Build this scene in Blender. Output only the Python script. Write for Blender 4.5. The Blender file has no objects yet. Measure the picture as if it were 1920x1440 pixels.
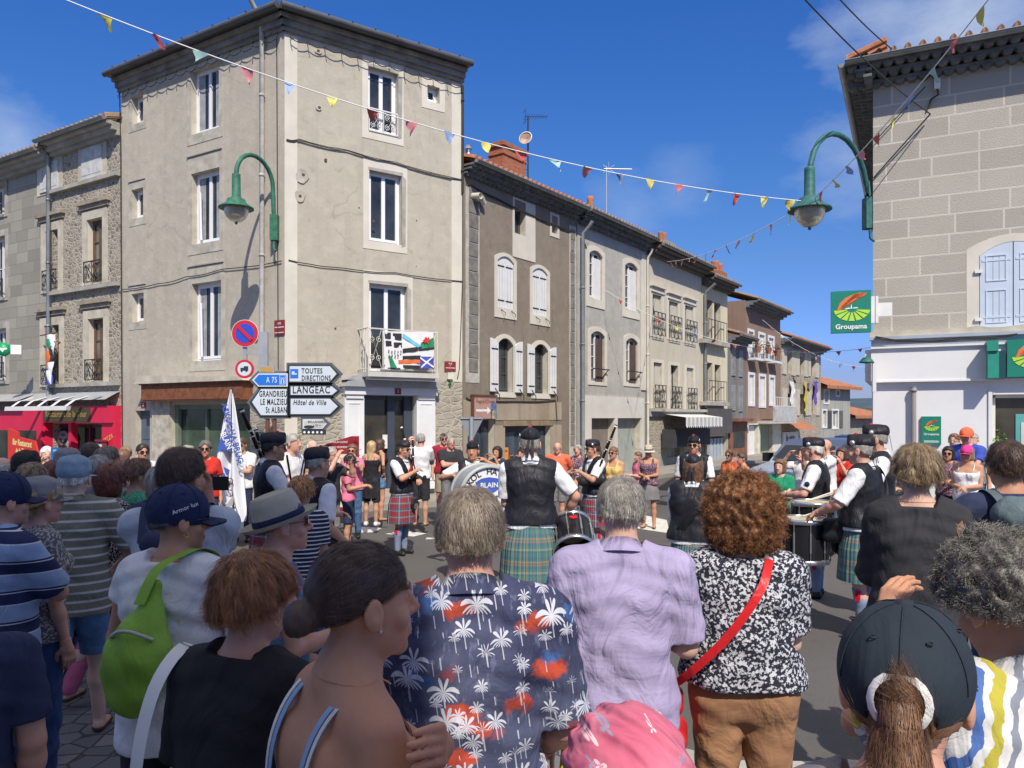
import bpy, math, random
import numpy as np
from mathutils import Vector, Matrix
random.seed(7); np.random.seed(7)
sc = bpy.context.scene
COL = sc.collection
R = math.radians
# ---------------------------------------------------------------- camera
HC, HY, FP = 1.95, 782.0, 1440.0          # eye height, horizon row, focal length (of a 1920x1440 picture)
cam = bpy.data.cameras.new('camera'); co = bpy.data.objects.new('camera', cam); COL.objects.link(co)
cam.sensor_width = 36; cam.lens = 27.0; cam.shift_y = (HY-720)/1920
cam.clip_start = .05; cam.clip_end = 6000
co.location = (0, 0, HC); co.rotation_euler = (R(90), 0, 0)
sc.camera = co
# ---------------------------------------------------------------- light
SUN_EL, SUN_AZ = R(46), math.atan2(-.29, -.957)       # sun stands behind the viewer, a little to the right
sdir = Vector((.24*math.cos(SUN_EL), -.971*math.cos(SUN_EL), math.sin(SUN_EL))).normalized()
sun = bpy.data.lights.new('sun', 'SUN'); so = bpy.data.objects.new('sun', sun); COL.objects.link(so)
sun.energy = 3.35; sun.angle = R(.55); sun.color = (1, .925, .80)
so.rotation_euler = sdir.to_track_quat('Z', 'Y').to_euler()
w = bpy.data.worlds.new('World'); sc.world = w; w.use_nodes = True
nt = w.node_tree; nt.nodes.clear()
wo = nt.nodes.new('ShaderNodeOutputWorld'); bg = nt.nodes.new('ShaderNodeBackground')
sky = nt.nodes.new('ShaderNodeTexSky'); sky.sky_type = 'NISHITA'; sky.sun_disc = False
sky.sun_elevation = SUN_EL; sky.sun_rotation = math.atan2(sdir.x, sdir.y); sky.altitude = 1000
sky.air_density = 1.0; sky.dust_density = .2; sky.ozone_density = 3.5
hs = nt.nodes.new('ShaderNodeHueSaturation'); hs.inputs['Saturation'].default_value = 1.34
tc = nt.nodes.new('ShaderNodeTexCoord'); mp = nt.nodes.new('ShaderNodeMapping'); mp.inputs['Scale'].default_value = (1, 1, 2.2)
nz = nt.nodes.new('ShaderNodeTexNoise'); nz.inputs['Scale'].default_value = 1.25; nz.inputs['Detail'].default_value = 7; nz.inputs['Roughness'].default_value = .55
mp.inputs['Location'].default_value = (3.1, 1.7, .4)
cr = nt.nodes.new('ShaderNodeValToRGB'); cr.color_ramp.elements[0].position = .64; cr.color_ramp.elements[1].position = .95
cr.color_ramp.elements[1].color = (.75, .75, .75, 1)
mx = nt.nodes.new('ShaderNodeMixRGB'); mx.inputs[2].default_value = (2.6, 3.0, 3.7, 1)
L = nt.links.new
L(tc.outputs['Generated'], mp.inputs[0]); L(mp.outputs[0], nz.inputs['Vector']); L(nz.outputs['Fac'], cr.inputs[0])
L(sky.outputs[0], hs.inputs['Color']); tn = nt.nodes.new('ShaderNodeMixRGB'); tn.blend_type = 'MULTIPLY'; tn.inputs[0].default_value = 1; 
sx_ = nt.nodes.new('ShaderNodeSeparateXYZ'); L(tc.outputs['Generated'], sx_.inputs[0]); rp = nt.nodes.new('ShaderNodeValToRGB'); L(sx_.outputs[2], rp.inputs[0]); el = rp.color_ramp.elements
for i_, (e_, c_) in enumerate([(.0, (.20, .22, .40)), (.052, (.30, .288, .469)), (.091, (.416, .41, .616)), (.195, (.68, .506, .58)), (.305, (.90, .585, .666)), (.446, (1.11, .61, .75)), (.7, (1.2, .7, .8))]):
    if i_ > 1: el.new(e_)
    el[i_].position = e_; el[i_].color = (c_[0]/1.25, c_[1]/1.25, c_[2]/1.25, 1)
vm = nt.nodes.new('ShaderNodeVectorMath'); vm.operation = 'SCALE'; vm.inputs[3].default_value = 1.15; L(rp.outputs[0], vm.inputs[0]); L(vm.outputs[0], tn.inputs[2])
L(hs.outputs[0], tn.inputs[1]); up2 = nt.nodes.new('ShaderNodeMapRange'); up2.inputs[1].default_value = .50; up2.inputs[2].default_value = .66; up2.inputs[4].default_value = .75; skyfill = nt.nodes.new('ShaderNodeMixRGB'); skyfill.inputs[2].default_value = (3.6, 3.4, 3.4, 1); L(up2.outputs[0], skyfill.inputs[0]); L(tn.outputs[0], skyfill.inputs[1]); L(skyfill.outputs[0], mx.inputs[1]); L(sx_.outputs[2], up2.inputs[0])  # sky above the view mixed paler and brighter: added fill for the shaded crowd
acc = cr.outputs[0]; nz2 = nt.nodes.new('ShaderNodeTexNoise'); nz2.inputs['Scale'].default_value = 7; nz2.inputs['Detail'].default_value = 8; nz2.inputs['Roughness'].default_value = .6; L(mp.outputs[0], nz2.inputs['Vector'])
def wm(op, a, b):
    q = nt.nodes.new('ShaderNodeMath'); q.operation = op
    for i_, v_ in enumerate((a, b)):
        if isinstance(v_, (int, float)): q.inputs[i_].default_value = v_
        else: L(v_, q.inputs[i_])
    return q.outputs[0]
for cx_, cy_, rad_, st_ in ((1800, 10, .14, .75), (1660, 30, .09, .6), (20, 262, .06, .5), (1600, 300, .07, .45), (1180, 410, .06, .25), (1270, 350, .05, .2)):
    dv = Vector(((cx_-960)/FP, 1, (HY-cy_)/FP)).normalized(); vd = nt.nodes.new('ShaderNodeVectorMath'); vd.operation = 'DISTANCE'; L(tc.outputs['Generated'], vd.inputs[0]); vd.inputs[1].default_value = dv
    k_ = wm('SUBTRACT', 1.0, wm('DIVIDE', vd.outputs['Value'], rad_)); k_ = wm('ADD', k_, wm('MULTIPLY', wm('SUBTRACT', nz2.outputs['Fac'], .5), 2.2)); k_ = wm('MINIMUM', wm('MAXIMUM', wm('MULTIPLY', k_, .9), 0), 1); acc = wm('MAXIMUM', acc, wm('MULTIPLY', k_, st_))
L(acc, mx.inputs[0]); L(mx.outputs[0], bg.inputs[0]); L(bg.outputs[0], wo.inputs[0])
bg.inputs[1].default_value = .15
sc.view_settings.view_transform = 'Standard'; sc.view_settings.look = 'None'; sc.view_settings.gamma = 1
sc.view_settings.exposure = 0.60
sc.cycles.max_bounces = 5; sc.cycles.transparent_max_bounces = 6

def P(px, py, Y):                       # the point seen at a place of the picture, at a real distance Y
    return Vector(((px-960)/FP*Y, Y, HC-(py-HY)/FP*Y))
# ---------------------------------------------------------------- objects
def thing(name, label, cat, loc=(0, 0, 0), rotz=0, group=None):
    o = bpy.data.objects.new(name, None); COL.objects.link(o); o.empty_display_size = .2
    o.location = loc; o.rotation_euler = (0, 0, rotz); o['label'] = label; o['category'] = cat
    if group: o['group'] = group
    return o
def tag(o, label, cat, group=None, kind=None):
    if label: o['label'] = label; o['category'] = cat
    if group: o['group'] = group
    if kind: o['kind'] = kind
    return o
class MB:
    def __init__(s): s.v = []; s.f = []; s.m = []; s.sm = []; s.ch = []
    def add(s, vs, fs, m=0, sm=False):
        b = len(s.v); s.ch.append((b, len(s.f))); s.v += [tuple(p) for p in vs]
        for f in fs: s.f.append([i+b for i in f]); s.m.append(m); s.sm.append(sm)
    def poly(s, pts, m=0): s.add(pts, [range(len(pts))], m)
    def box(s, x0, x1, y0, y1, z0, z1, m=0):
        s.add([(x0,y0,z0),(x1,y0,z0),(x1,y1,z0),(x0,y1,z0),(x0,y0,z1),(x1,y0,z1),(x1,y1,z1),(x0,y1,z1)],
              [(0,3,2,1),(4,5,6,7),(0,1,5,4),(1,2,6,5),(2,3,7,6),(3,0,4,7)], m)
    def prism(s, pts, y0, y1, m=0):     # outline in x,z (counter-clockwise seen from -y) thickened along y
        n = len(pts)
        s.add([(p[0], y0, p[1]) for p in pts]+[(p[0], y1, p[1]) for p in pts],
              [list(range(n)), list(range(2*n-1, n-1, -1))]+[(i, i+n, (i+1) % n+n, (i+1) % n) for i in range(n)], m)
    def ring(s, outer, inner, y0, y1, m=0):   # plate with a hole: two outlines of equal count
        n = len(outer)
        vs = [(p[0], y0, p[1]) for p in outer]+[(p[0], y0, p[1]) for p in inner]+[(p[0], y1, p[1]) for p in outer]+[(p[0], y1, p[1]) for p in inner]
        fs = []
        for i in range(n):
            j = (i+1) % n
            fs += [(i, j, n+j, n+i), (i, 2*n+i, 2*n+j, j), (n+i, n+j, 3*n+j, 3*n+i), (2*n+i, 3*n+i, 3*n+j, 2*n+j)]
        s.add(vs, fs, m)
    def tube(s, pts, r, n=8, m=0, cap=True):
        pts = [Vector(p) for p in pts]; k = len(pts)
        rs = r if isinstance(r, (list, tuple)) else [r]*k
        vs = []; u = None
        for i, p in enumerate(pts):
            t = (pts[min(i+1, k-1)]-pts[max(i-1, 0)])
            if t.length < 1e-9: t = Vector((0, 0, 1))
            t.normalize()
            if u is None:
                u = t.orthogonal().normalized()
            u = (u-t*u.dot(t)); u = u.normalized() if u.length > 1e-6 else t.orthogonal().normalized()
            w_ = t.cross(u)
            for j in range(n):
                a = 2*math.pi*j/n; vs.append(p+(u*math.cos(a)+w_*math.sin(a))*rs[i])
        fs = [(i*n+j, i*n+(j+1) % n, (i+1)*n+(j+1) % n, (i+1)*n+j) for i in range(k-1) for j in range(n)]
        s.add(vs, fs, m, True)
        if cap: s.add(vs[:n][::-1], [range(n)], m); s.add(vs[-n:], [range(n)], m)
    def lathe(s, prof, c=(0, 0, 0), n=24, m=0, ax='z', sx=1, sy=1):
        vs = []
        for (r, z) in prof:
            for j in range(n):
                a = 2*math.pi*j/n; x, y = r*math.cos(a)*sx, r*math.sin(a)*sy
                p = (x, y, z) if ax == 'z' else ((x, -z, y) if ax == 'y' else (z, x, y))
                vs.append((p[0]+c[0], p[1]+c[1], p[2]+c[2]))
        s.add(vs, [(i*n+j, i*n+(j+1) % n, (i+1)*n+(j+1) % n, (i+1)*n+j) for i in range(len(prof)-1) for j in range(n)], m, True)
    def objs(s, name, mats, parent=None, mtx=None):      # one part for each piece
        c = s.ch+[(len(s.v), len(s.f))]
        for (v0, f0), (v1, f1) in zip(c[:-1], c[1:]):
            q = MB(); q.v = s.v[v0:v1]; q.f = [[i-v0 for i in f] for f in s.f[f0:f1]]; q.m = s.m[f0:f1]; q.sm = s.sm[f0:f1]; q.obj(name, mats, parent, mtx)
    def obj(s, name, mats, parent=None, mtx=None):
        me = bpy.data.meshes.new(name); me.from_pydata(s.v, [], s.f)
        if not isinstance(mats, (list, tuple)): mats = [mats]
        for q in mats: me.materials.append(q)
        me.polygons.foreach_set('material_index', s.m); me.polygons.foreach_set('use_smooth', s.sm); me.update()
        o = bpy.data.objects.new(name, me); COL.objects.link(o)
        if parent: o.parent = parent
        if mtx is not None: o.matrix_local = mtx
        return o
def text_obj(name, body, size, m, parent, mtx, ext=.002, bold=.0, align='CENTER', shear=0, space=1, sx=1):
    c = bpy.data.curves.new('t', 'FONT'); c.body = body; c.size = size; c.extrude = ext; c.offset = bold; c.align_x = align; c.align_y = 'CENTER'
    c.shear = shear; c.space_character = space; c.resolution_u = 3
    t = bpy.data.objects.new('t', c); COL.objects.link(t)
    dg = bpy.context.evaluated_depsgraph_get(); me = bpy.data.meshes.new_from_object(t.evaluated_get(dg))
    bpy.data.objects.remove(t); me.name = name; me.materials.clear(); me.materials.append(m)
    if sx != 1:
        for v in me.vertices: v.co.x *= sx
    o = bpy.data.objects.new(name, me); COL.objects.link(o); o.parent = parent; o.matrix_local = mtx
    return o
UP = Matrix.Rotation(R(90), 4, 'X')      # stands a flat text upright, facing -y
def T(x, y, z): return Matrix.Translation((x, y, z))
# ---------------------------------------------------------------- materials
MC = {}
class NB:
    def __init__(s, name, rough=.8, metal=0, spec=.4):
        s.mat = bpy.data.materials.new(name); s.mat.use_nodes = True; s.nt = s.mat.node_tree
        s.b = s.nt.nodes['Principled BSDF']; s.b.inputs['Roughness'].default_value = rough; s.b.inputs['Metallic'].default_value = metal
        s.b.inputs['Specular IOR Level'].default_value = spec
        s.tc = s.nt.nodes.new('ShaderNodeTexCoord'); s.o = s.tc.outputs['Object']
    def l(s, a, b): s.nt.links.new(a, b)
    def _in(s, sock, v):
        if v is None: return
        if isinstance(v, bpy.types.NodeSocket): s.l(v, sock)
        elif isinstance(v, (tuple, list)) and len(v) == 3 and sock.type == 'RGBA': sock.default_value = (*v, 1)
        else: sock.default_value = v
    def m(s, op, a, b=None, c=None):
        n = s.nt.nodes.new('ShaderNodeMath'); n.operation = op; s._in(n.inputs[0], a); s._in(n.inputs[1], b); s._in(n.inputs[2], c); return n.outputs[0]
    def xyz(s, v=None):
        n = s.nt.nodes.new('ShaderNodeSeparateXYZ'); s.l(v or s.o, n.inputs[0]); return n.outputs
    def comb(s, x, y, z):
        n = s.nt.nodes.new('ShaderNodeCombineXYZ')
        for i, q in enumerate((x, y, z)): s._in(n.inputs[i], q)
        return n.outputs[0]
    def map(s, sc=(1, 1, 1), loc=(0, 0, 0), rot=(0, 0, 0), v=None):
        n = s.nt.nodes.new('ShaderNodeMapping'); s.l(v or s.o, n.inputs[0]); n.inputs['Scale'].default_value = sc; n.inputs['Location'].default_value = loc
        n.inputs['Rotation'].default_value = rot; return n.outputs[0]
    def noise(s, scale, detail=4, v=None, rough=.55, out='Fac', dist=0):
        n = s.nt.nodes.new('ShaderNodeTexNoise'); n.inputs['Scale'].default_value = scale; n.inputs['Detail'].default_value = detail
        n.inputs['Roughness'].default_value = rough; n.inputs['Distortion'].default_value = dist; s.l(v or s.o, n.inputs['Vector']); return n.outputs[out]
    def vor(s, scale, feature='F1', v=None, out='Distance', rnd=1):
        n = s.nt.nodes.new('ShaderNodeTexVoronoi'); n.feature = feature; n.inputs['Scale'].default_value = scale; n.inputs['Randomness'].default_value = rnd
        s.l(v or s.o, n.inputs['Vector']); return n.outputs[out] if out else n.outputs
    def ramp(s, f, st, const=False):
        n = s.nt.nodes.new('ShaderNodeValToRGB'); e = n.color_ramp.elements; s.l(f, n.inputs[0])
        if const: n.color_ramp.interpolation = 'CONSTANT'
        while len(e) < len(st): e.new(.5)
        for i, (p, c) in enumerate(st):
            e[i].position = p; e[i].color = (c, c, c, 1) if isinstance(c, (int, float)) else (*c[:3], 1)
        return n.outputs[0]
    def mix(s, f, a, b, mode='MIX'):
        n = s.nt.nodes.new('ShaderNodeMixRGB'); n.blend_type = mode; s._in(n.inputs[0], f); s._in(n.inputs[1], a); s._in(n.inputs[2], b); return n.outputs[0]
    def bump(s, h, strength=.3, dist=.01, prev=None):
        n = s.nt.nodes.new('ShaderNodeBump'); n.inputs['Strength'].default_value = strength; n.inputs['Distance'].default_value = dist
        s.l(h, n.inputs['Height'])
        if prev: s.l(prev, n.inputs['Normal'])
        return n.outputs[0]
    def fin(s, col=None, nrm=None, rough=None):
        s._in(s.b.inputs['Base Color'], col)
        if nrm: s.l(nrm, s.b.inputs['Normal'])
        if rough: s.l(rough, s.b.inputs['Roughness'])
        return s.mat
def sc3(c, k): return tuple(min(1, x*k) for x in c)
def mat(name, col, rough=.75, var=.14, scale=3, bump=.15, bscale=90, metal=0, spec=.4):
    if name in MC: return MC[name]
    n = NB(name, rough, metal, spec)
    f = n.noise(scale, 5)
    c = n.mix(n.ramp(f, [(.3, 0.), (.7, 1.)]), sc3(col, 1-var), sc3(col, 1+var))
    nb = n.bump(n.noise(bscale, 3), bump, .004) if bump else None
    MC[name] = n.fin(c, nb); return MC[name]
def plaster(name, col, stain=.35, rgh=.5, dark=None):
    n = NB(name, .92, 0, .2)
    big = n.noise(.55, 6, rough=.6); med = n.noise(3.2, 6, rough=.65); strk = n.noise(1.0, 5, v=n.map((3.2, 3.2, .22))); fine = n.noise(55, 4)
    dk = dark or sc3(col, .62)
    c = n.mix(n.ramp(big, [(.38, 0.), (.66, stain)]), col, dk)
    c = n.mix(n.ramp(strk, [(.46, 0.), (.78, stain*1.3)]), c, sc3(dk, .9))
    c = n.mix(n.ramp(med, [(.52, 0.), (.72, .35)]), c, sc3(col, 1.18))
    c = n.mix(n.ramp(fine, [(.3, .0), (.7, .14)]), c, sc3(col, .6))
    nb = n.bump(fine, rgh, .008, n.bump(med, .35, .02))
    MC[name] = n.fin(c, nb); return MC[name]
def weathered(name, col, dark, ca=.45):
    n = NB(name, .92, 0, .2); x = n.xyz()
    big = n.noise(.5, 7, rough=.62); med = n.noise(2.6, 7, rough=.68); strk = n.noise(1.0, 6, v=n.map((4.2, 4.2, .2)), rough=.6); fine = n.noise(60, 4); sp = n.vor(1.6, 'F1', None, 'Distance')
    c = n.mix(n.ramp(big, [(.40, 0.), (.64, .40)]), col, dark); c = n.mix(n.ramp(strk, [(.52, 0.), (.76, .45)]), c, sc3(dark, .88)); c = n.mix(n.ramp(med, [(.50, 0.), (.60, .45)]), c, sc3(col, 1.16))
    c = n.mix(n.ramp(med, [(.36, .5), (.42, 0.)]), c, sc3(dark, .92))
    v = n.mix(.22, n.o, n.noise(2.2, 5, out='Color'), 'ADD'); e = n.vor(.42, 'DISTANCE_TO_EDGE', v); ck = n.m('MULTIPLY', n.ramp(e, [(0, 1.), (.006, 0.)]), n.ramp(n.noise(.8, 3), [(.48, 0.), (.56, .8)])); c = n.mix(n.m('MULTIPLY', ck, ca), c, sc3(dark, .4))
    c = n.mix(n.ramp(sp, [(.012, .8), (.022, 0.)]), c, sc3(dark, .4))
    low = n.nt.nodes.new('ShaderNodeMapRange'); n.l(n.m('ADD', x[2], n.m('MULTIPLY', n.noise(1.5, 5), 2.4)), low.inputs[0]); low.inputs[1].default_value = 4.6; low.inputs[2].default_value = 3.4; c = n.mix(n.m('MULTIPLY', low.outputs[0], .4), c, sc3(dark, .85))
    c = n.mix(n.ramp(fine, [(.3, 0.), (.7, .18)]), c, sc3(col, .6)); MC[name] = n.fin(c, n.bump(fine, .5, .008, n.bump(med, .6, .03, n.bump(ck, -.6, .02)))); return MC[name]
def rubble(name, c1, c2, mortar, scale=4.2, sq=1.5, cover=.42):
    n = NB(name, .95, 0, .2)
    v = n.map((1, 1, sq)); vd = n.mix(.08, v, n.noise(5, 3, out='Color'), 'ADD')
    o = n.vor(scale, 'F1', vd, None); e = n.vor(scale, 'DISTANCE_TO_EDGE', vd)
    cell = n.ramp(n.xyz(o['Color'])[0], [(0, c1), (.5, c2), (1, sc3(c1, .55))])
    cell = n.mix(n.ramp(n.noise(28, 5), [(.35, 0.), (.7, .5)]), cell, sc3(c2, .6))
    ed = n.m('ADD', e, n.m('MULTIPLY', n.m('SUBTRACT', n.noise(9, 4), .5), .12))
    k = n.ramp(ed, [(cover*.12, 0.), (cover*.28, 1.)])
    pat = n.ramp(n.noise(1.1, 5), [(.5, 0.), (.66, .75)])
    k = n.m('MULTIPLY', k, n.m('SUBTRACT', 1., pat))
    c = n.mix(k, n.mix(n.noise(18, 4), mortar, sc3(mortar, .75)), cell)
    nb = n.bump(k, .55, .04, n.bump(n.noise(40, 4), .5, .01))
    MC[name] = n.fin(c, nb); return MC[name]
def ashlar(name, col, joint, bw=1.05, bh=.36, mort=.028, bumpy=.5, var=.12, off=(0, 0)):
    n = NB(name, .92, 0, .2)
    x = n.xyz(); v = n.comb(n.m('ADD', x[0], off[0]), n.m('ADD', x[2], off[1]), 0.)
    b = n.nt.nodes.new('ShaderNodeTexBrick'); n.l(v, b.inputs['Vector']); b.inputs['Scale'].default_value = 1; b.inputs['Brick Width'].default_value = bw
    b.inputs['Row Height'].default_value = bh; b.inputs['Mortar Size'].default_value = mort/2; b.inputs['Mortar Smooth'].default_value = .15; b.offset = .5; b.squash = .8; b.squash_frequency = 3
    b.inputs['Color1'].default_value = (*sc3(col, 1-var), 1); b.inputs['Color2'].default_value = (*sc3(col, 1+var), 1); b.inputs['Mortar'].default_value = (*joint, 1)
    g = n.noise(38, 6, v=n.map((1, 1, 1.7)), rough=.7)
    c = n.mix(n.ramp(g, [(.35, 0.), (.75, .35)]), b.outputs['Color'], sc3(col, .62))
    c = n.mix(b.outputs['Fac'], c, joint)
    c = n.mix(n.ramp(n.noise(.8, 5), [(.4, 0.), (.75, .3)]), c, sc3(col, .7))
    nb = n.bump(n.m('SUBTRACT', 1., b.outputs['Fac']), .5, .012, n.bump(g, bumpy, .02))
    MC[name] = n.fin(c, nb); return MC[name]
def glassm(name, col, rough=.08):
    n = NB(name, rough, 0, .6); c = n.mix(n.ramp(n.noise(1.3, 3), [(.35, 0.), (.65, 1.)]), sc3(col, .55), sc3(col, 1.5)); n.b.inputs['IOR'].default_value = 1.5
    MC[name] = n.fin(c, n.bump(n.noise(1.7, 2), .06, .02)); return MC[name]
WHITE = mat('white_paint', (.72, .72, .70), .5, .05, 4, .05)
PVC = mat('white_frame_paint', (.80, .81, .84), .35, .03)
GLASS = glassm('window_glass', (.035, .04, .045))
CURT = mat('grey_net_curtain', (.30, .32, .33), .9, .25, 5)
ZINC = mat('weathered_zinc', (.30, .32, .33), .45, .25, 2, .05, metal=.5)
IRON = mat('black_wrought_iron', (.03, .032, .035), .5, .2)
BROWNW = mat('brown_window_wood', (.13, .075, .045), .6, .3, 6)
STONE = mat('pale_dressed_stone', (.50, .46, .38), .9, .2, 3, .6, 40)
GREYST = mat('grey_dressed_stone', (.36, .345, .31), .92, .25, 2.5, .6, 35)
DARKIN = mat('dark_interior', (.018, .018, .02), .9, .3, 2, 0)
CABLE = mat('black_cable_sheath', (.035, .033, .03), .7, .2)
# ================================================================ the setting
class Fac:                               # a street front between two real points
    def __init__(s, a, b):
        s.a = Vector(a); s.b = Vector(b); d = s.b-s.a; s.L = d.length; s.u = d/s.L
        s.M = Matrix.Translation((s.a.x, s.a.y, 0)) @ Matrix.Rotation(math.atan2(s.u.y, s.u.x), 4, 'Z')
    def sz(s, px, py, out=0.0):          # along / up, of the front (or of a plane `out` metres before it)
        n = Vector((s.u.y, -s.u.x)); a = s.a+n*out
        dx = (px-960)/FP; det = s.u.x*(-1)-s.u.y*(-dx)
        # a + u*t = (dx,1)*Y
        Y = (a.y*s.u.x-a.x*s.u.y)/(s.u.x-dx*s.u.y); t = (Vector((dx*Y, Y))-a).dot(s.u)
        return t, HC-(py-HY)/FP*Y
    def rect(s, x0, x1, yt, yb):
        a = s.sz(x0, yt)[0]; b = s.sz(x1, yt)[0]; c = (x0+x1)/2
        return [a, b, s.sz(c, yb)[1], s.sz(c, yt)[1]]
def g2(px, Y): return ((px-960)/FP*Y, Y)
def wall(L, z0, z1, holes, depth=.28, x0=0):
    xs = sorted({x0, L, *[h[0] for h in holes], *[h[1] for h in holes]}); zs = sorted({z0, z1, *[h[2] for h in holes], *[h[3] for h in holes]})
    xs = [x for x in xs if x0 <= x <= L]; zs = [z for z in zs if z0 <= z <= z1]
    mb = MB()
    for i in range(len(xs)-1):
        for k in range(len(zs)-1):
            cx, cz = (xs[i]+xs[i+1])/2, (zs[k]+zs[k+1])/2
            if any(h[0] < cx < h[1] and h[2] < cz < h[3] for h in holes): continue
            mb.poly([(xs[i], 0, zs[k]), (xs[i+1], 0, zs[k]), (xs[i+1], 0, zs[k+1]), (xs[i], 0, zs[k+1])])
    for h in holes:
        a, b, c, d = h[:4]; D = h[4] if len(h) > 4 else depth
        for q in ([(a,0,c),(a,D,c),(a,D,d),(a,0,d)], [(b,0,c),(b,0,d),(b,D,d),(b,D,c)], [(a,0,d),(a,D,d),(b,D,d),(b,0,d)], [(a,0,c),(b,0,c),(b,D,c),(a,D,c)]): mb.poly(q, 1)
    return mb
def shell_back(L, z0, z1, D, m, parent, M, name='rear_wall'):
    mb = MB(); mb.poly([(0,.001,z0),(0,D,z0),(0,D,z1),(0,.001,z1)]); mb.poly([(L,.001,z0),(L,.001,z1),(L,D,z1),(L,D,z0)]); mb.poly([(0,D,z0),(L,D,z0),(L,D,z1),(0,D,z1)])
    return mb.obj(name, m, parent, M)
def arc_outline(a, b, c, d, rise, n=8):
    pts = [(a, c), (b, c)]
    for i in range(n+1):
        t = i/n; x = b+(a-b)*t; pts.append((x, d-rise+rise*4*t*(1-t)))
    return pts
def surround(h, parent, M, m, wd=.14, top=None, rise=0, proud=.02, sill=.12, name='window_surround'):
    a, b, c, d = h[:4]; top = wd if top is None else top
    mb = MB()
    inn = arc_outline(a, b, c, d, rise) if rise else [(a, c), (b, c), (b, d), (a, d)]
    if rise:
        out = arc_outline(a-wd, b+wd, c-sill, d+top, rise)
    else: out = [(a-wd, c-sill), (b+wd, c-sill), (b+wd, d+top), (a-wd, d+top)]
    mb.ring(out, inn, -proud, .03 if rise else 0.004)
    return mb.obj(name, m, parent, M)
def casement(h, parent, M, kind='pvc', y=.2, leaves=2, bars=0, ajar=0, glass=None, curtain=True, rise=0):
    a, b, c, d = h[:4]; fm = {'pvc': PVC, 'brown': BROWNW, 'grey': MC['dark_grey_frame'], 'white': WHITE}[kind]
    t = .06; mb = MB(); gl = MB()
    mb.box(a, a+t, y, y+.06, c, d); mb.box(b-t, b, y, y+.06, c, d); mb.box(a+t, b-t, y, y+.06, c, c+t); mb.box(a+t, b-t, y, y+.06, d-t, d)
    w = (b-a-2*t)/leaves
    for i in range(leaves):
        x0 = a+t+i*w; x1 = x0+w; f = .05; yy = y-.015
        mb.box(x0, x0+f, yy, yy+.05, c+t, d-t); mb.box(x1-f, x1, yy, yy+.05, c+t, d-t); mb.box(x0+f, x1-f, yy, yy+.05, c+t, c+t+f*1.3); mb.box(x0+f, x1-f, yy, yy+.05, d-t-f, d-t)
        for k in range(bars):
            z = c+t+(d-c-2*t)*(k+1)/(bars+1); mb.box(x0+f, x1-f, yy+.005, yy+.04, z-.014, z+.014)
        gl.poly([(x0+f, y+.02, c+t), (x1-f, y+.02, c+t), (x1-f, y+.02, d-t), (x0+f, y+.02, d-t)], 0)
    o = mb.obj('window', fm, parent, M); gl.obj('pane', glass or GLASS, o)
    if curtain:
        cb = MB()
        for side in (0, 1):
            n = 10; ww = (b-a)*.26; x0 = a+t if side == 0 else b-t-ww
            for i in range(n):
                xa = x0+ww*i/n; xb = x0+ww*(i+1)/n; ya = y+.016-.0*i; yb = ya
                ya = y+.008+.007*(i % 2); yb = y+.008+.007*((i+1) % 2); cb.poly([(xa, ya, c+t+.05), (xb, yb, c+t+.05), (xb, yb, d-t-.03), (xa, ya, d-t-.03)])
        cb.obj('curtain', CURT, o)
    return o
def leaf(x0, x1, z0, z1, y=-.05, th=.035, rise=0, ang=0, hinge=None, boards=3, up=None):
    mb = MB(); n = 6
    top = [(x1, z1-(rise if up != 'r' else 0)), (x0, z1-(rise if up != 'l' else 0))] if not rise else [(x0+(x1-x0)*(1-i/n), z1-rise*((i/n) if up == 'l' else (1-i/n) if up == 'r' else 0)**2) for i in range(n+1)]
    mb.prism([(x0, z0), (x1, z0)]+top, y, y+th)
    for i in range(1, boards):
        x = x0+(x1-x0)*i/boards; mb.box(x-.004, x+.004, y-.004, y, z0+.05, z1-rise-.06, 1)
    for z in (z0+(z1-z0)*.14, z0+(z1-z0)*.80): mb.box(x0+.03, x1-.03, y-.008, y, z-.02, z+.02, 2)
    return mb
def railing(a, b, z0, z1, y, parent, M, m, name='balcony_railing', dense=5, scroll=True):
    mb = MB(); mb.box(a, b, y-.015, y+.015, z1-.03, z1); mb.box(a, b, y-.01, y+.01, z0, z0+.02)
    k = max(2, int((b-a)/.34)); w = (b-a)/k
    for i in range(k+1): mb.box(a+w*i-.009, a+w*i+.009, y-.009, y+.009, z0, z1)
    if scroll:
        for i in range(k):
            cx = a+w*(i+.5); hh = z1-z0
            for (cz, rr, sg) in ((z0+hh*.72, min(w, hh)*.2, 1), (z0+hh*.28, min(w, hh)*.2, -1)):
                for s2 in (-1, 1):
                    pts = []
                    for q in range(15):
                        t = q/14; rad = rr*(1-.75*t); an = sg*s2*(math.pi*.5+t*math.pi*2.6)
                        pts.append((cx+s2*w*.22+rad*math.cos(an), y, cz+rad*math.sin(an)))
                    mb.tube(pts, .009, 4)
            mb.tube([(cx-w*.4, y, z0+.03), (cx, y, z0+hh*.5), (cx+w*.4, y, z0+.03)], .008, 4); mb.tube([(cx-w*.4, y, z1-.03), (cx, y, z0+hh*.5), (cx+w*.4, y, z1-.03)], .008, 4)
    return mb.obj(name, m, parent, M)
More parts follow.
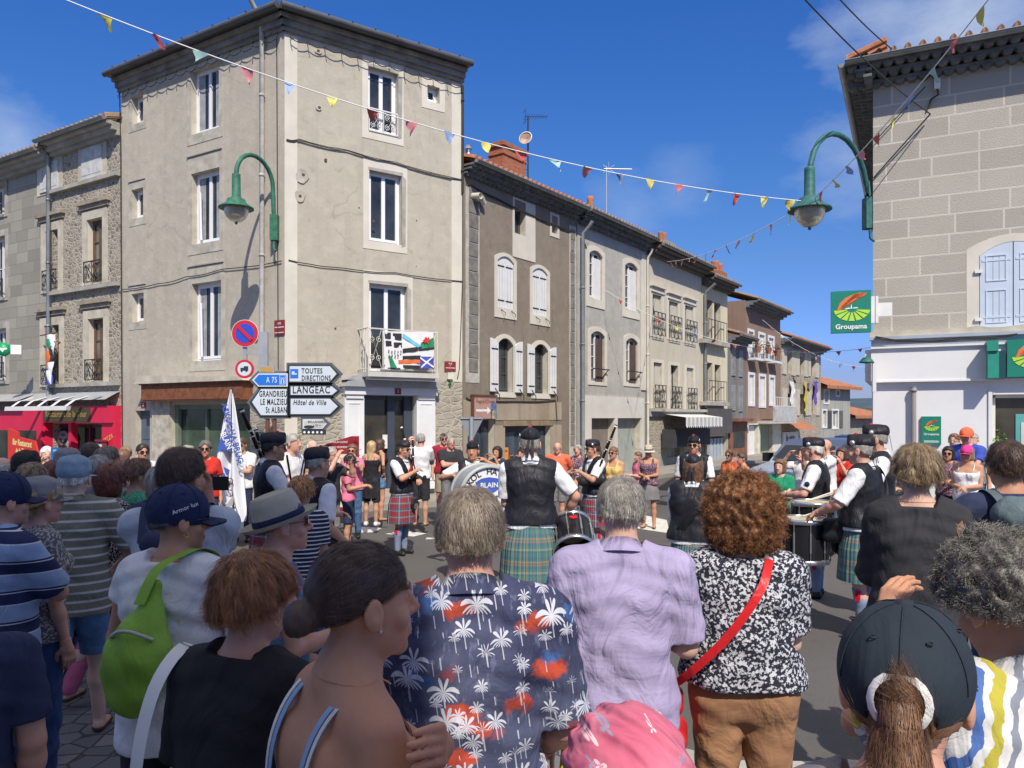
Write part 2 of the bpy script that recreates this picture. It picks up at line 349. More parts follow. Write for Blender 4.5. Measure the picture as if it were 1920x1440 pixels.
def canal_roof(L, zE, D, over, slope, m, parent, M, x0=0, gut=True, genoise=True, gm=None, soff=.38, tiles=True):
    """tile sheet rising from the eave, scalloped cornice below it and a gutter"""
    mb = MB(); w = .24; n = int((L-x0)/w)+1; q = 6
    y0 = -over; D2 = D
    for i in range(n):
        xa = x0+i*w
        prev = None
        for j in range(q+1):
            t = j/q; x = xa+w*t; bump = .05+math.sin(math.pi*((t*1.6) % 1))*.10 if t < .63 else -math.sin(math.pi*(t-.63)/.37)*.03
            cur = (x, bump)
            if prev:
                mb.add([(prev[0], y0, zE+prev[1]), (x, y0, zE+bump), (x, D2, zE+bump+(D2-y0)*slope), (prev[0], D2, zE+prev[1]+(D2-y0)*slope)], [(0, 1, 2, 3)], 0, False)
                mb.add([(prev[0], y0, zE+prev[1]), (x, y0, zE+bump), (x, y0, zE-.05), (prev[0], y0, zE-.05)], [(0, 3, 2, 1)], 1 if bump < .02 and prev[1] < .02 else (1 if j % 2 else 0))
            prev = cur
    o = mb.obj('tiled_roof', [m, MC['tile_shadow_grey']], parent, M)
    c = MB(); gm = gm or MC['grey_genoise']
    zb = zE-.05
    if genoise:
        rows = 3; hstep = soff/rows
        for r_ in range(rows):
            yy = -over+.08+(over-.08)*(rows-1-r_)/rows if False else -over*(1-(r_)/rows)
            zt = zb-hstep*r_
            c.box(x0, L, yy, .0, zt-.05, zt)
            ww = .2; k = int((L-x0)/ww)
            for i in range(k):
                cx = x0+ww*(i+.5+(.5 if r_ % 2 else 0))
                if cx+ww*.45 > L: continue
                pts = [(cx-ww*.44, zt-.05), (cx-ww*.3, zt-.05-hstep*.45), (cx, zt-.05-hstep*.62), (cx+ww*.3, zt-.05-hstep*.45), (cx+ww*.44, zt-.05)]
                ys = yy+.02; ye = min(0, yy+over/rows+.03)
                c.add([(p[0], ys, p[1]) for p in pts]+[(p[0], ye, p[1]) for p in pts], [(4,3,2,1,0), (0,1,6,5),(1,2,7,6),(2,3,8,7),(3,4,9,8)], 0)
    else:
        c.box(x0, L, -over+.02, 0, zb-.1, zb); c.box(x0, L, -over*.62, 0, zb-.22, zb-.1); c.box(x0, L, -over*.3, 0, zb-.34, zb-.22)
    c.obj('eave_cornice', gm, parent, M)
    if gut:
        g = MB(); pts = []
        prof = [(math.cos(a)*.075, math.sin(a)*.075) for a in [math.pi+math.pi*i/6 for i in range(7)]]
        vs = [(x0-.02, -over-.07+p[0], zE-.02+p[1]) for p in prof]+[(L+.02, -over-.07+p[0], zE-.02+p[1]) for p in prof]
        g.add(vs, [(i, i+1, i+8, i+7) for i in range(6)], 0, True); g.add(vs[:7], [range(7)]); g.add(vs[7:], [range(7)])
        g.tube([(x0-.02, -over-.145, zE-.02), (L+.02, -over-.145, zE-.02)], .012, 6)
        g.obj('gutter', ZINC, parent, M)
    return o
def downpipe(parent, M, x, z0, z1, y=-.09, r=.045, over=0, m=None):
    mb = MB(); pts = [(x, y, z0), (x, y, z1)]
    if over: pts += [(x, y-over*.5, z1+.2), (x, -over, z1+.34)]
    mb.tube(pts, r, 10)
    z = z0+.6
    while z < z1: mb.lathe([(r, z-.03), (r+.012, z-.03), (r+.012, z+.03), (r, z+.03)], (x, y, 0), 10); mb.box(x-.012, x+.012, y, 0, z-.015, z+.015); z += 1.9
    return mb.obj('downpipe', m or ZINC, parent, M)
def cable_run(label, F, pts, out=.04, r=.016, n=1):
    t = []
    for (px, py) in pts:
        s_, z_ = F.sz(px, py); t.append(F.M @ Vector((s_, -out, z_)))
    mb = MB(); c0 = t[0]
    for k in range(n):
        q = []
        for i in range(len(t)-1):
            for j in range(5):
                p = t[i].lerp(t[i+1], j/5)-c0; p.z -= .03*math.sin(math.pi*j/5)+.025*k+random.uniform(-.006, .006); q.append(p)
        q.append(t[-1]-c0); mb.tube(q, r, 5)
    o = mb.obj('wall_cable', CABLE); o.location = c0; return tag(o, label, 'cable')
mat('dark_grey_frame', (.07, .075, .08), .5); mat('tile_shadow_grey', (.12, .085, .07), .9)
mat('grey_genoise', (.15, .155, .165), .9, .35, 4, .5, 30)
def tilem(name, c1, c2):
    n = NB(name, .9, 0, .2); f = n.noise(3.1, 2, v=n.map((1.4, 1, 1))); g = n.noise(22, 4)
    c = n.mix(n.ramp(f, [(.3, 0.), (.7, 1.)]), c1, c2); c = n.mix(n.ramp(g, [(.45, 0.), (.75, .6)]), c, sc3(c1, .5))
    x = n.xyz(); wv = n.m('FRACT', n.m('MULTIPLY', x[1], 2.6))
    MC[name] = n.fin(c, n.bump(wv, .6, .03)); return MC[name]
TILE = tilem('terracotta_tiles', (.34, .13, .07), (.48, .22, .12)); TILEG = tilem('old_lichen_tiles', (.24, .17, .12), (.33, .24, .17))

# ---- ground
def gz(X, Y):
    if Y < 5.2-.35*X if X < -0.2 else Y < 4.2: return 0.0
    return -.2
n = NB('asphalt', .9, 0, .25)
c = n.mix(n.ramp(n.noise(.35, 5), [(.35, 0.), (.7, 1.)]), (.080, .077, .075), (.108, .103, .099)); c = n.mix(n.ramp(n.noise(90, 3), [(.4, 0.), (.75, .6)]), c, (.18, .17, .165))
c = n.mix(n.ramp(n.noise(6, 5), [(.55, 0.), (.8, .4)]), c, (.06, .058, .057))
pt = n.ramp(n.vor(.22, 'F1', None, 'Distance'), [(.30, 0.), (.31, .25)]); 
ASPH = n.fin(c, n.bump(n.noise(160, 3), .5, .006))
n = NB('pavement_setts', .85, 0, .3)
v = n.map((1, 1, 1)); o_ = n.vor(6.5, 'F1', v, None, rnd=.45); e = n.vor(6.5, 'DISTANCE_TO_EDGE', v, rnd=.45)
c = n.ramp(n.xyz(o_['Color'])[0], [(0, (.15, .155, .165)), (.5, (.21, .21, .21)), (1, (.12, .125, .135))]); c = n.mix(n.ramp(n.noise(70, 3), [(.4, 0.), (.7, .5)]), c, (.10, .10, .105))
k = n.ramp(e, [(.02, 0.), (.06, 1.)]); SETT = n.fin(n.mix(k, (.06, .058, .055), c), n.bump(k, .6, .02))
n = NB('concrete_pavement', .9, 0, .25)
c = n.mix(n.ramp(n.noise(.9, 5), [(.35, 0.), (.7, 1.)]), (.27, .255, .23), (.36, .34, .31)); c = n.mix(n.ramp(n.noise(80, 3), [(.4, 0.), (.7, .35)]), c, (.2, .19, .175))
CONC = n.fin(c, n.bump(n.noise(100, 3), .4, .006))
mb = MB(); mb.poly([(-3000, -60, -.3), (3000, -60, -.3), (3000, 4500, -60), (-3000, 4500, -60)])
mat('ground_grass', (.10, .12, .06), .95, .3, .02)
tag(mb.obj('ground', MC['ground_grass']), None, None, kind='structure')
mb = MB(); mb.poly([(-40, -30, -.2), (60, -30, -.2), (60, 75, -.2), (-40, 75, -.2)])
tag(mb.obj('road', ASPH), None, None, kind='structure')
# near pavement with kerb
EDGE = [(-14, 10.1), (-3.2, 6.3), (-.6, 5.4), (1.2, 4.2), (7, 4.0), (7, -9), (-14, -9)]
mb = MB(); mb.poly([(x, y, 0) for x, y in EDGE][::-1]); tag(mb.obj('pavement_near', SETT), None, None, kind='structure')
mb = MB()
for i in range(4):
    a, b = Vector(EDGE[i]), Vector(EDGE[i+1]); d = (b-a).normalized(); nn = Vector((-d.y, d.x))*.16
    k = max(1, int((b-a).length/1.0))
    for j in range(k):
        p = a.lerp(b, j/k); q = a.lerp(b, (j+1)/k)-d*.012
        mb.add([(p.x, p.y, -.3), (q.x, q.y, -.3), (q.x+nn.x, q.y+nn.y, -.3), (p.x+nn.x, p.y+nn.y, -.3), (p.x, p.y, .004), (q.x, q.y, .004), (q.x+nn.x, q.y+nn.y, .004), (p.x+nn.x, p.y+nn.y, .004)],
               [(4, 5, 6, 7), (2, 3, 7, 6), (0, 1, 5, 4), (1, 2, 6, 5), (3, 0, 4, 7)])
tag(mb.obj('kerb_near', GREYST), None, None, kind='structure')
# pavement in front of the houses
FL = Fac(g2(228, 21.4), g2(533, 18.0)); FR = Fac(g2(533, 18.0), g2(867, 20.8))
A0 = Vector(g2(-500, 34)); 
FS = Fac(FL.a-FL.u*3.55, FL.a)            # stone house, same building line
FS0 = Fac(FS.a-FS.u*6.0, FS.a)
FB = Fac(g2(868, 20.95), g2(1080, 25.7)); FG = Fac(g2(1083, 25.8), g2(1212, 30.2)); FC = Fac(g2(1214, 30.3), g2(1315, 35.2))
FD = Fac(g2(1316, 35.3), g2(1364, 38.0)); FE = Fac(g2(1365, 38.1), g2(1397, 40.5)); FF = Fac(g2(1398, 40.6), g2(1463, 45.9)); FH = Fac(g2(1464, 46.0), g2(1539, 54.0))
RW = Fac(g2(1637, 14.75), g2(2300, 12.4))
def strip(name, line, wdt, z, m, k=1.0):
    pts = [Vector(p) for p in line]; off = []
    for i, p in enumerate(pts):
        d = (pts[min(i+1, len(pts)-1)]-pts[max(i-1, 0)]).normalized(); off.append(p+Vector((d.y, -d.x))*wdt)
    mb = MB()
    for i in range(len(pts)-1):
        a, b, c, d = pts[i], pts[i+1], off[i+1], off[i]
        mb.poly([(d.x, d.y, z), (c.x, c.y, z), (b.x, b.y, z), (a.x, a.y, z)]); mb.poly([(d.x, d.y, -.25), (c.x, c.y, -.25), (c.x, c.y, z), (d.x, d.y, z)])
    o = mb.obj(name, m); return tag(o, None, None, kind='structure')
strip('pavement_far', [FS0.a, FL.a, FL.b+(FL.u-FR.u)*.0, FR.b, FB.b, FC.b, FF.b, FH.b], 1.9, -.06, CONC)
strip('pavement_right', [RW.a+Vector((.46, .888))*14, RW.a, RW.b], 1.6, -.06, CONC)
MARK = mat('road_marking_paint', (.62, .62, .58), .8, .25, 12)
mb = MB()
def gp(px, py, z=-.196):
    Y = (HC-z)*FP/(py-HY); return ((px-960)/FP*Y, Y, z)
for q in ([(640, 993), (668, 987), (716, 990), (700, 998), (660, 999)], [(722, 1001), (755, 995), (800, 1000), (775, 1006)], [(1050, 1001), (1100, 990), (1104, 992), (1058, 1003)], [(800, 1008), (822, 1008), (821, 1011), (798, 1011)],
          [(955, 1062), (1010, 1052), (1014, 1056), (960, 1067)], [(1190, 962), (1250, 975), (1256, 1000), (1190, 990)]):
    mb.poly([gp(*p) for p in q][::-1])
tag(mb.obj('road_markings', MARK), None, None, kind='structure')
# distant hills
def hills(name, Y, h, seed, col, x0, x1):
    rnd = np.random.RandomState(seed); mb = MB(); N = 60; vs = []
    for i in range(N+1):
        x = x0+(x1-x0)*i/N; zz = h*(.72+.18*math.sin(i*.23+seed)+.1*math.sin(i*.61+2*seed)+.02*rnd.rand())
        vs += [(x, Y, -60), (x, Y+300, zz*.75), (x, Y+700, zz), (x, Y+1500, -60)]
    mb.add(vs, [(4*i+j, 4*i+4+j, 4*i+5+j, 4*i+1+j) for i in range(N) for j in range(3)], 0, True)
    return tag(mb.obj(name, mat(name+'_woodland', col, .95, .35, .01, .0)), None, None, kind='structure')
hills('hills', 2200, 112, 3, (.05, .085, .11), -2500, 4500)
hills('hills_near', 500, 24, 5, (.05, .075, .04), -300, 1500)
# building behind the viewer, whose shade falls over the near crowd
bb = thing('corner_house', 'pale rendered house behind the viewer whose shade lies over the near crowd', 'house', (1.42, -4.6, 0))
mat('behind_render', (.72, .68, .6), .9); mb = MB(); mb.box(-7.5, 0, -9, 0, 0, 15.0); mb.obj('wall', MC['behind_render'], bb)
mb = MB(); mb.box(-7.8, .3, -9.4, .3, 15.0, 15.2); mb.obj('roof', TILE, bb)
# ================================================================ buildings
PL = weathered('grey_beige_render', (.485, .445, .37), (.37, .335, .275), .35)
PLW = mat('smooth_pale_render', (.62, .585, .51), .9, .1, 1.5, .2, 60)
RUB = rubble('rubble_stone_wall', (.34, .31, .26), (.42, .385, .32), (.46, .42, .345), 3.6, 1.9, .42)
RUBL = rubble('rubble_lava_and_tan_stone', (.25, .215, .18), (.39, .35, .29), (.48, .43, .35), 6.2, 1.4, .55)
def windows(F, B, lst, kind='pvc', depth=.26, rise=0, **k):
    pass
# ---------------- big corner house
B = thing('corner_house', 'tall grey beige four storey corner house carrying the road signs at its corner', 'house', (FL.b.x, FL.b.y, -.06))
O = Matrix.Translation(-Vector(B.location))
ML, MR = O @ FL.M, O @ FR.M
ztL = 11.35
hl = {}
bigL = [FL.rect(358, 411, 124, 246), FL.rect(359, 412, 320, 455), FL.rect(360, 415, 529, 676)]
smL = [FL.rect(247, 269, 178, 231), FL.rect(247, 269, 354, 409), FL.rect(247, 270, 550, 604)]
doorL = FL.rect(254, 281, 770, 960); doorL[2] = -.06
shopL = FL.rect(322, 470, 758, 962); shopL[2] = .25; shopL += [.4]
shopL.append(0)
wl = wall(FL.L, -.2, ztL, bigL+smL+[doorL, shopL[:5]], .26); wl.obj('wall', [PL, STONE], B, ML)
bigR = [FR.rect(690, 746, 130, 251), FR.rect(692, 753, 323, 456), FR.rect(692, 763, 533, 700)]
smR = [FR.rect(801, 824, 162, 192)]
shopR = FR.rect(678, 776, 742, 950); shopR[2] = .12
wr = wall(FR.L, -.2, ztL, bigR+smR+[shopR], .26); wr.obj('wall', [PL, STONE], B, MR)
# flanks and back
mb = MB(); p = [FL.a, FL.b, FR.b, FR.b+Vector((-FR.u.y, FR.u.x))*9, FL.a+Vector((-FL.u.y, FL.u.x))*9]
for i in (2, 3, 4):
    a, b = p[i], p[(i+1) % 5]; mb.poly([(a.x, a.y, -.2), (b.x, b.y, -.2), (b.x, b.y, ztL), (a.x, a.y, ztL)])
mb.obj('flank_wall', PL, B, O)
for F, M_ in ((FL, ML), (FR, MR)):
    # cornice: stepped mouldings
    e = 0.35
    mb = MB()
    for (o_, z0, z1, m_) in ((.07, ztL-.36, ztL-.26, 0), (.14, ztL-.26, ztL-.12, 0), (.24, ztL-.12, ztL-.02, 0)):
        x0, x1 = (-.1, F.L+o_*.66) if F is FL else (-o_*.66, F.L+.02)
        mb.box(x0, x1, -o_, 0, z0, z1)
    mb.obj('eave_cornice', mat('soot_grey_cornice', (.23, .215, .19), .9, .35, 3, .5, 30), B, M_)
    mb = MB(); o_ = .32
    x0, x1 = (-.18, F.L+.20) if F is FL else (-.20, F.L+.08)
    vs = [(x0, -o_, ztL), (x1, -o_, ztL), (x1, -o_, ztL+.09), (x0, -o_, ztL+.09), (x0 if F is FR else 1.0, 5, ztL+1.1), (x1 if F is FL else F.L-1.0, 5, ztL+1.1)]
    mb.box(x0, x1, -o_, 0, ztL, ztL+.06)
    mb.tube([(x0, -o_-.07, ztL+.05), (x1, -o_-.07, ztL+.05)], .085, 10)
    for i in range(int(F.L/.6)): mb.box(.3+i*.6, .33+i*.6, -o_-.165, -o_, ztL+.11, ztL+.125)
    mb.obj('gutter', mat('dark_slate_grey_gutter', (.075, .08, .09), .5, .2), B, M_)
    mb = MB()
    mb.poly([(x0, -o_, ztL+.07), (x1, -o_, ztL+.07), (x1-2.2, 4.6, ztL+1.5), (x0+2.2 if F is FR else x0, 4.6, ztL+1.5)]) 
    mb.obj('roof', mat('dark_roof_sheet', (.10, .095, .095), .8), B, M_)
# festoon cable hooks under the cornice
for F, M_ in ((FL, ML), (FR, MR)):
    mb = MB(); n_ = int(F.L/.42); pp = []
    for i in range(n_*4+1):
        t = i/(n_*4); x = .1+(F.L-.2)*t; z = ztL-.52-.07*abs(math.sin(math.pi*i/4)); pp.append((x, -.13, z))
        if i % 4 == 0: mb.tube([(x, -.1, ztL-.40), (x, -.16, ztL-.52), (x+.02, -.18, ztL-.6)], .012, 4)
    mb.tube(pp, .012, 4); mb.obj('festoon_cable', CABLE, B, M_)
# surrounds, windows
mat('worn_surround_render', (.44, .41, .35), .95, .3, 3, .8, 25)
for i, h in enumerate(bigL):
    surround(h, B, ML, MC['worn_surround_render'], .14, .42, 0, .012, .26)
    mb = MB(); mb.box(h[0]-.16, h[1]+.10, -.045, 0, h[3]+.44, h[3]+.47); mb.obj('drip_line', GREYST, B, ML)
    o = casement(h, B, ML, 'pvc', .17)
    if i > 0:   # one leaf tilted open
        mb = MB(); x0, x1 = h[0]+.1, (h[0]+h[1])/2-.05; zz0, zz1 = h[2]+.12, h[3]-.5
        mb.tube([(x0+.16, .10, zz0), (x0+.42*(x1-x0), .06, zz1), ], .035, 6); mb.obj('open_leaf', PVC, B, ML)
for h in smL:
    surround(h, B, ML, MC['worn_surround_render'], .13, .2, 0, .010, .2)
    mb = MB(); mb.box(h[0]-.14, h[1]+.10, -.035, 0, h[3]+.22, h[3]+.245); mb.obj('drip_line', GREYST, B, ML)
    casement(h, B, ML, 'pvc', .17, 1, curtain=False)
for i, h in enumerate(bigR):
    surround(h, B, MR, PLW, .16, .3, 0, .012, .2 if i < 2 else .02); mb = MB()
    mb.prism([(h[1]+.0, h[2]-.05), (h[1]+.10, h[2]), (h[1]+.12, h[3]-.1), (h[1]+.0, h[3])], -.02, .0); mb.prism([(h[0]-.02, h[3]-.02), (h[1]+.02, h[3]-.02), (h[1]+.03, h[3]+.07), (h[0]-.03, h[3]+.05)], -.022, 0)
    mb.objs('chipped_edge', GREYST, B, MR)
    casement(h, B, MR, 'pvc', .15, 2, curtain=(i == 9))
surround(smR[0], B, MR, PLW, .16, .18, 0, .012, .2); casement(smR[0], B, MR, 'pvc', .17, 1, curtain=False)
h = bigR[0]; railing(h[0]+.02, h[1]-.02, h[2]+.0, FR.sz(718, 208)[1], -.03, B, MR, WHITE, 'window_railing')
# pale corner strips, chamfer quoins, patches
mb = MB(); s1 = FR.sz(557, 400)[0]; mb.box(-.0, s1, -.022, 0, .9, ztL-.42); s2 = FR.sz(846, 400)[0]; mb.box(s2, FR.L-.02, -.02, 0, 2.9, ztL-.42)
mb.obj('corner_strip', PLW, B, MR)
def blob(cx, cz, rx, rz, n=14, seed=0, j=.18):
    rr = random.Random(seed); return [(cx+math.cos(a)*rx*(1+rr.uniform(-j, j)), cz+math.sin(a)*rz*(1+rr.uniform(-j, j))) for a in [2*math.pi*i/n for i in range(n)]]
mb = MB()
for q, (px, py, rx, rz) in enumerate([(566, 330, .15, .17), (562, 368, .13, .15), (596, 97, .08, .06), (597, 203, .07, .06)]):
    s_, z_ = FR.sz(px, py); mb.prism(blob(s_, z_, rx, rz, seed=q), -.028, 0)
mb.objs('mortar_patch', MC['worn_surround_render'], B, MR)
mb = MB()
for (px, py) in ((596, 96), (598, 202), (568, 328), (562, 368), (610, 300), (700, 415)):
    s_, z_ = FR.sz(px, py); mb.prism(blob(s_, z_, .04, .035, 8, 3), -.035, -.02)
for (px, py, w_, h_) in ((627, 618, .05, .05), (780, 500, .02, .03), (672, 391, .03, .04), (780, 415, .03, .04)):
    s_, z_ = FR.sz(px, py); mb.box(s_, s_+w_, -.004, 0, z_, z_+h_)
mb.objs('wall_anchor', mat('rusty_iron', (.12, .06, .035), .8), B, MR)
# rubble at the foot of the right front
mb = MB(); zt = FR.sz(700, 712)[1]
for (a, b, top) in ((0, FR.sz(640, 800)[0], zt+.06), (FR.sz(812, 800)[0], FR.L-.01, zt+.05)):
    pts = [(a, -.15), (b, -.15), (b, top)]+[(b+(a-b)*i/7, top+random.uniform(-.09, .07)) for i in range(1, 7)]+[(a, top)]
    mb.prism(pts, -.016, 0)
mb.objs('bared_stone', RUB, B, MR)
mb = MB(); a, b = FL.sz(288, 800)[0], FL.sz(321, 800)[0]; mb.box(a, b, -.05, 0, -.1, FL.sz(300, 752)[1]); mb.obj('stone_pier', mat('pitted_stone_pier', (.42, .39, .32), .95, .35, 5, 1., 14), B, ML)
mb = MB(); a, b = FL.sz(470, 800)[0], FL.L; mb.box(a, b, -.02, 0, -.1, FL.sz(300, 752)[1]-.1); mb.obj('bared_stone', RUB, B, ML)
# left shop: brown fascia, glass, door
a, b = FL.sz(284, 735)[0], FL.sz(474, 735)[0]; z0, z1 = FL.sz(380, 751)[1], FL.sz(380, 720)[1]
mb = MB(); mb.box(a, b, -.30, .0, z0, z1); mb.box(a-.05, b+.05, -.33, 0, z1, z1+.035)
mb.box(a+.1, b-.1, -.315, -.30, z0+.03, z0+.05); o = mb.obj('shop_fascia', mat('rust_brown_painted_wood', (.20, .075, .035), .7, .35, 7, .4, 40), B, ML)
mb = MB(); mb.prism([(a-.22, z1+.035), (b+.12, z1+.035), (b+.05, z1+.12), (a, z1+.26), (a-.1, z1+.1)], -.40, 0); mb.obj('fascia_ledge', STONE, B, ML)
h = shopL[:4]
mb = MB(); mb.box(h[0], h[0]+.13, .1, .2, h[2], h[3]); mb.box(h[0]+.05+(h[1]-h[0])*.36, h[0]+.12+(h[1]-h[0])*.36, .16, .24, h[2], h[3]); mb.box(h[0], h[1], .1, .2, h[2], h[2]+.25); mb.box(h[0], h[1], .12, .2, h[3]-.12, h[3])
o = mb.obj('shop_window', mat('dull_green_frame', (.16, .20, .15), .6), B, ML)
mb = MB(); mb.poly([(h[0], .22, h[2]), (h[1], .22, h[2]), (h[1], .22, h[3]), (h[0], .22, h[3])]); mb.obj('pane', glassm('green_shop_glass', (.05, .075, .055), .06), o)
mb = MB(); h = doorL; mb.box(h[0], h[1], .17, .24, h[2], h[3]); mb.box(h[0]+.08, h[1]-.08, .155, .17, .2, 1.2); mb.box(h[0]+.08, h[1]-.08, .155, .17, 1.35, h[3]-.12)
o = mb.obj('door', mat('blue_grey_door', (.09, .12, .15), .5), B, ML)
def plate(parent, M, x, z, w_, h_, y, m, name='house_number_plate', rim=None, words=(), tm=None, th=.012):
    mb = MB(); mb.box(x-w_/2, x+w_/2, y-th, y, z-h_/2, z+h_/2)
    o = mb.obj(name, m, parent, M)
    for (t_, dx, dz, size, mm, kw) in words:
        text_obj('lettering', t_, size, mm, o, T(x+dx, y-th-.003, z+dz) @ UP, **kw)
    return o
MAROON = mat('maroon_enamel', (.24, .03, .035), .4, .1); WLET = mat('white_lettering', (.8, .8, .78), .6, .02, bump=0); BLET = mat('black_lettering', (.02, .02, .025), .6, .02, bump=0)
plate(B, ML, (doorL[0]+doorL[1])/2+.05, doorL[3]+.16, .2, .16, -.005, MAROON, words=[('3', 0, 0, .13, WLET, {})])
# right shop: white surround, grey cornice, dark blue door
z0 = FR.sz(730, 741)[1]; z1 = FR.sz(730, 727)[1]; z2 = FR.sz(730, 713)[1]; xa, xb = FR.sz(640, 728)[0], FR.sz(812, 728)[0]
WB = mat('white_painted_shopfront', (.70, .71, .72), .55, .06, 3)
mb = MB(); mb.box(xa, xb, -.24, 0, z0, z1); mb.box(xa+.02, shopR[0], -.16, 0, .08, z0); mb.box(shopR[1], xb-.02, -.16, 0, .08, z0)
for (p0, p1) in ((xa+.1, shopR[0]-.08), (shopR[1]+.08, xb-.1)):
    for (q0, q1) in ((.3, 1.05), (1.15, z0-.2)):
        mb.ring([(p0, q0), (p1, q0), (p1, q1), (p0, q1)], [(p0+.03, q0+.03), (p1-.03, q0+.03), (p1-.03, q1-.03), (p0+.03, q1-.03)], -.175, -.16)
    mb.box(p0-.05, p1+.05, -.2, -.16, z0-.1, z0)
mb.obj('shop_surround', WB, B, MR)
mb = MB(); mb.prism([(xa-.06, z1), (xb+.04, z1), (xb+.05, z2-.02), (xa+.3, z2-.02), (xa+.05, z2-.06)], -.34, 0); mb.prism([(xa, z2-.03), (xa+1.0, z2-.03), (xa+.5, z2+.1), (xa+.2, z2+.08)], -.3, 0); mb.obj('shop_cornice', mat('grey_zinc_cornice', (.33, .34, .35), .6, .12), B, MR)
plate(B, MR, FR.sz(738, 735)[0], (z0+z1)/2, .17, .15, -.245, MAROON, words=[('1', 0, 0, .12, WLET, {})])
h = shopR; fr = mat('dark_blue_shop_frame', (.05, .065, .09), .4); mb = MB(); xm = h[0]+(h[1]-h[0])*.53
mb.box(h[0], h[1], .14, .2, h[2], h[2]+.55); mb.box(h[0], h[0]+.05, .14, .2, h[2], h[3]); mb.box(xm-.02, xm+.18, .10, .18, h[2], h[3]); mb.box(h[1]-.24, h[1], .08, .18, h[2], h[3]); mb.box(h[0], h[1], .14, .2, h[3]-.1, h[3])
mb.box(xm+.18, h[1]-.24, .12, .18, h[2], h[2]+.3)
o = mb.obj('shop_window', fr, B, MR); mb = MB(); mb.poly([(h[0], .19, h[2]), (h[1], .19, h[2]), (h[1], .19, h[3]), (h[0], .19, h[3])]); mb.obj('pane', glassm('dark_shop_glass', (.045, .04, .032), .04), o)
mb = MB(); mb.box(xm-.16, xm-.03, .08, .1, 1.15, 1.5); mb.obj('notice', WHITE, B, MR)
# balcony
h = bigR[2]; ba = FR.sz(691, 700, .62)[0]; bb_ = FR.sz(820, 700, .62)[0]; zs = FR.sz(750, 706, .62)[1]; zr = FR.sz(750, 618, .62)[1]
mb = MB(); mb.box(ba-.03, bb_+.03, -.66, 0, zs-.02, zs+.10); mb.box(ba+.05, bb_-.05, -.6, 0, zs-.09, zs-.02); o = mb.obj('balcony_slab', mat('pale_painted_concrete', (.52, .51, .47), .8, .12), B, MR)
CR = mat('cream_painted_iron', (.62, .60, .53), .5, .1)
railing(ba, bb_, zs+.16, zr, -.62, B, MR, CR)
for xx in (ba, bb_):
    mb = MB(); mb.tube([(xx, -.62, zr), (xx, 0, zr)], .02, 5); mb.tube([(xx, -.62, zs+.17), (xx, 0, zs+.17)], .014, 5); mb.tube([(xx, -.62, zs+.1), (xx, -.62, zr)], .02, 5)
    for yy in (-.45, -.3, -.15): mb.tube([(xx, yy, zs+.17), (xx, yy, zr)], .01, 4)
    pts = [(xx, -.31+.17*(1-q/20)*math.cos(q*.55), (zs+zr)/2+.15+.17*(1-q/20)*math.sin(q*.55)) for q in range(16)]; mb.tube(pts, .01, 4)
    mb.obj('balcony_side_railing', CR, B, MR)
downpipe(B, ML, FL.sz(497, 500)[0], 3.3, FL.sz(497, 40)[1], -.1, .055, .45, mat('pale_painted_pipe', (.42, .41, .40), .6, .25, 4))
downpipe(B, MR, FR.L-.03, 8.0, ztL-.45, -.06, .035, 0, CABLE)
# plates on the corner
nm = thing('street_nameplate', 'maroon enamel street nameplate left of the corner strip above the blue road sign', 'street sign', FL.M @ Vector((FL.sz(526, 614)[0], -.02, FL.sz(526, 614)[1])), FL.M.to_euler().z)
mb = MB(); mb.box(-.17, .17, -.02, 0, -.17, .17); mb.obj('plate', MAROON, nm); text_obj('lettering', 'RUE', .07, WLET, nm, T(0, -.023, .09) @ UP); text_obj('lettering', 'THÉODORE ROUSSEL', .033, WLET, nm, T(0, -.023, 0) @ UP, bold=.001)
mb = MB(); mb.box(-.15, .15, -.022, -.02, -.13, -.115); mb.obj('line', WLET, nm)
nm = thing('street_nameplate', 'maroon enamel street nameplate on the wall right of the balcony with flags', 'street sign', FR.M @ Vector((FR.sz(843, 687)[0], -.02, FR.sz(843, 687)[1])), FR.M.to_euler().z)
mb = MB(); mb.box(-.17, .17, -.02, 0, -.13, .13); mb.obj('plate', MAROON, nm); text_obj('lettering', 'RUE', .06, WLET, nm, T(0, -.023, .07) @ UP); text_obj('lettering', 'DE', .03, WLET, nm, T(0, -.023, .015) @ UP); text_obj('lettering', "L'HÔTEL DE VILLE", .036, WLET, nm, T(0, -.023, -.045) @ UP, bold=.001)
s_, z_ = FR.sz(842, 705); bx = thing('junction_box', 'small cream wall box with green cable below the nameplate', 'box', FR.M @ Vector((s_, 0, z_)), FR.M.to_euler().z)
mb = MB(); mb.box(-.08, .08, -.08, 0, -.09, .09); mb.obj('casing', CR, bx); mb = MB(); mb.tube([(0, -.05, -.09), (.03, -.07, -.17), (-.03, -.04, -.22), (.02, -.03, -.3)], .02, 5); mb.obj('cable', mat('green_cable', (.03, .2, .06), .6), bx)
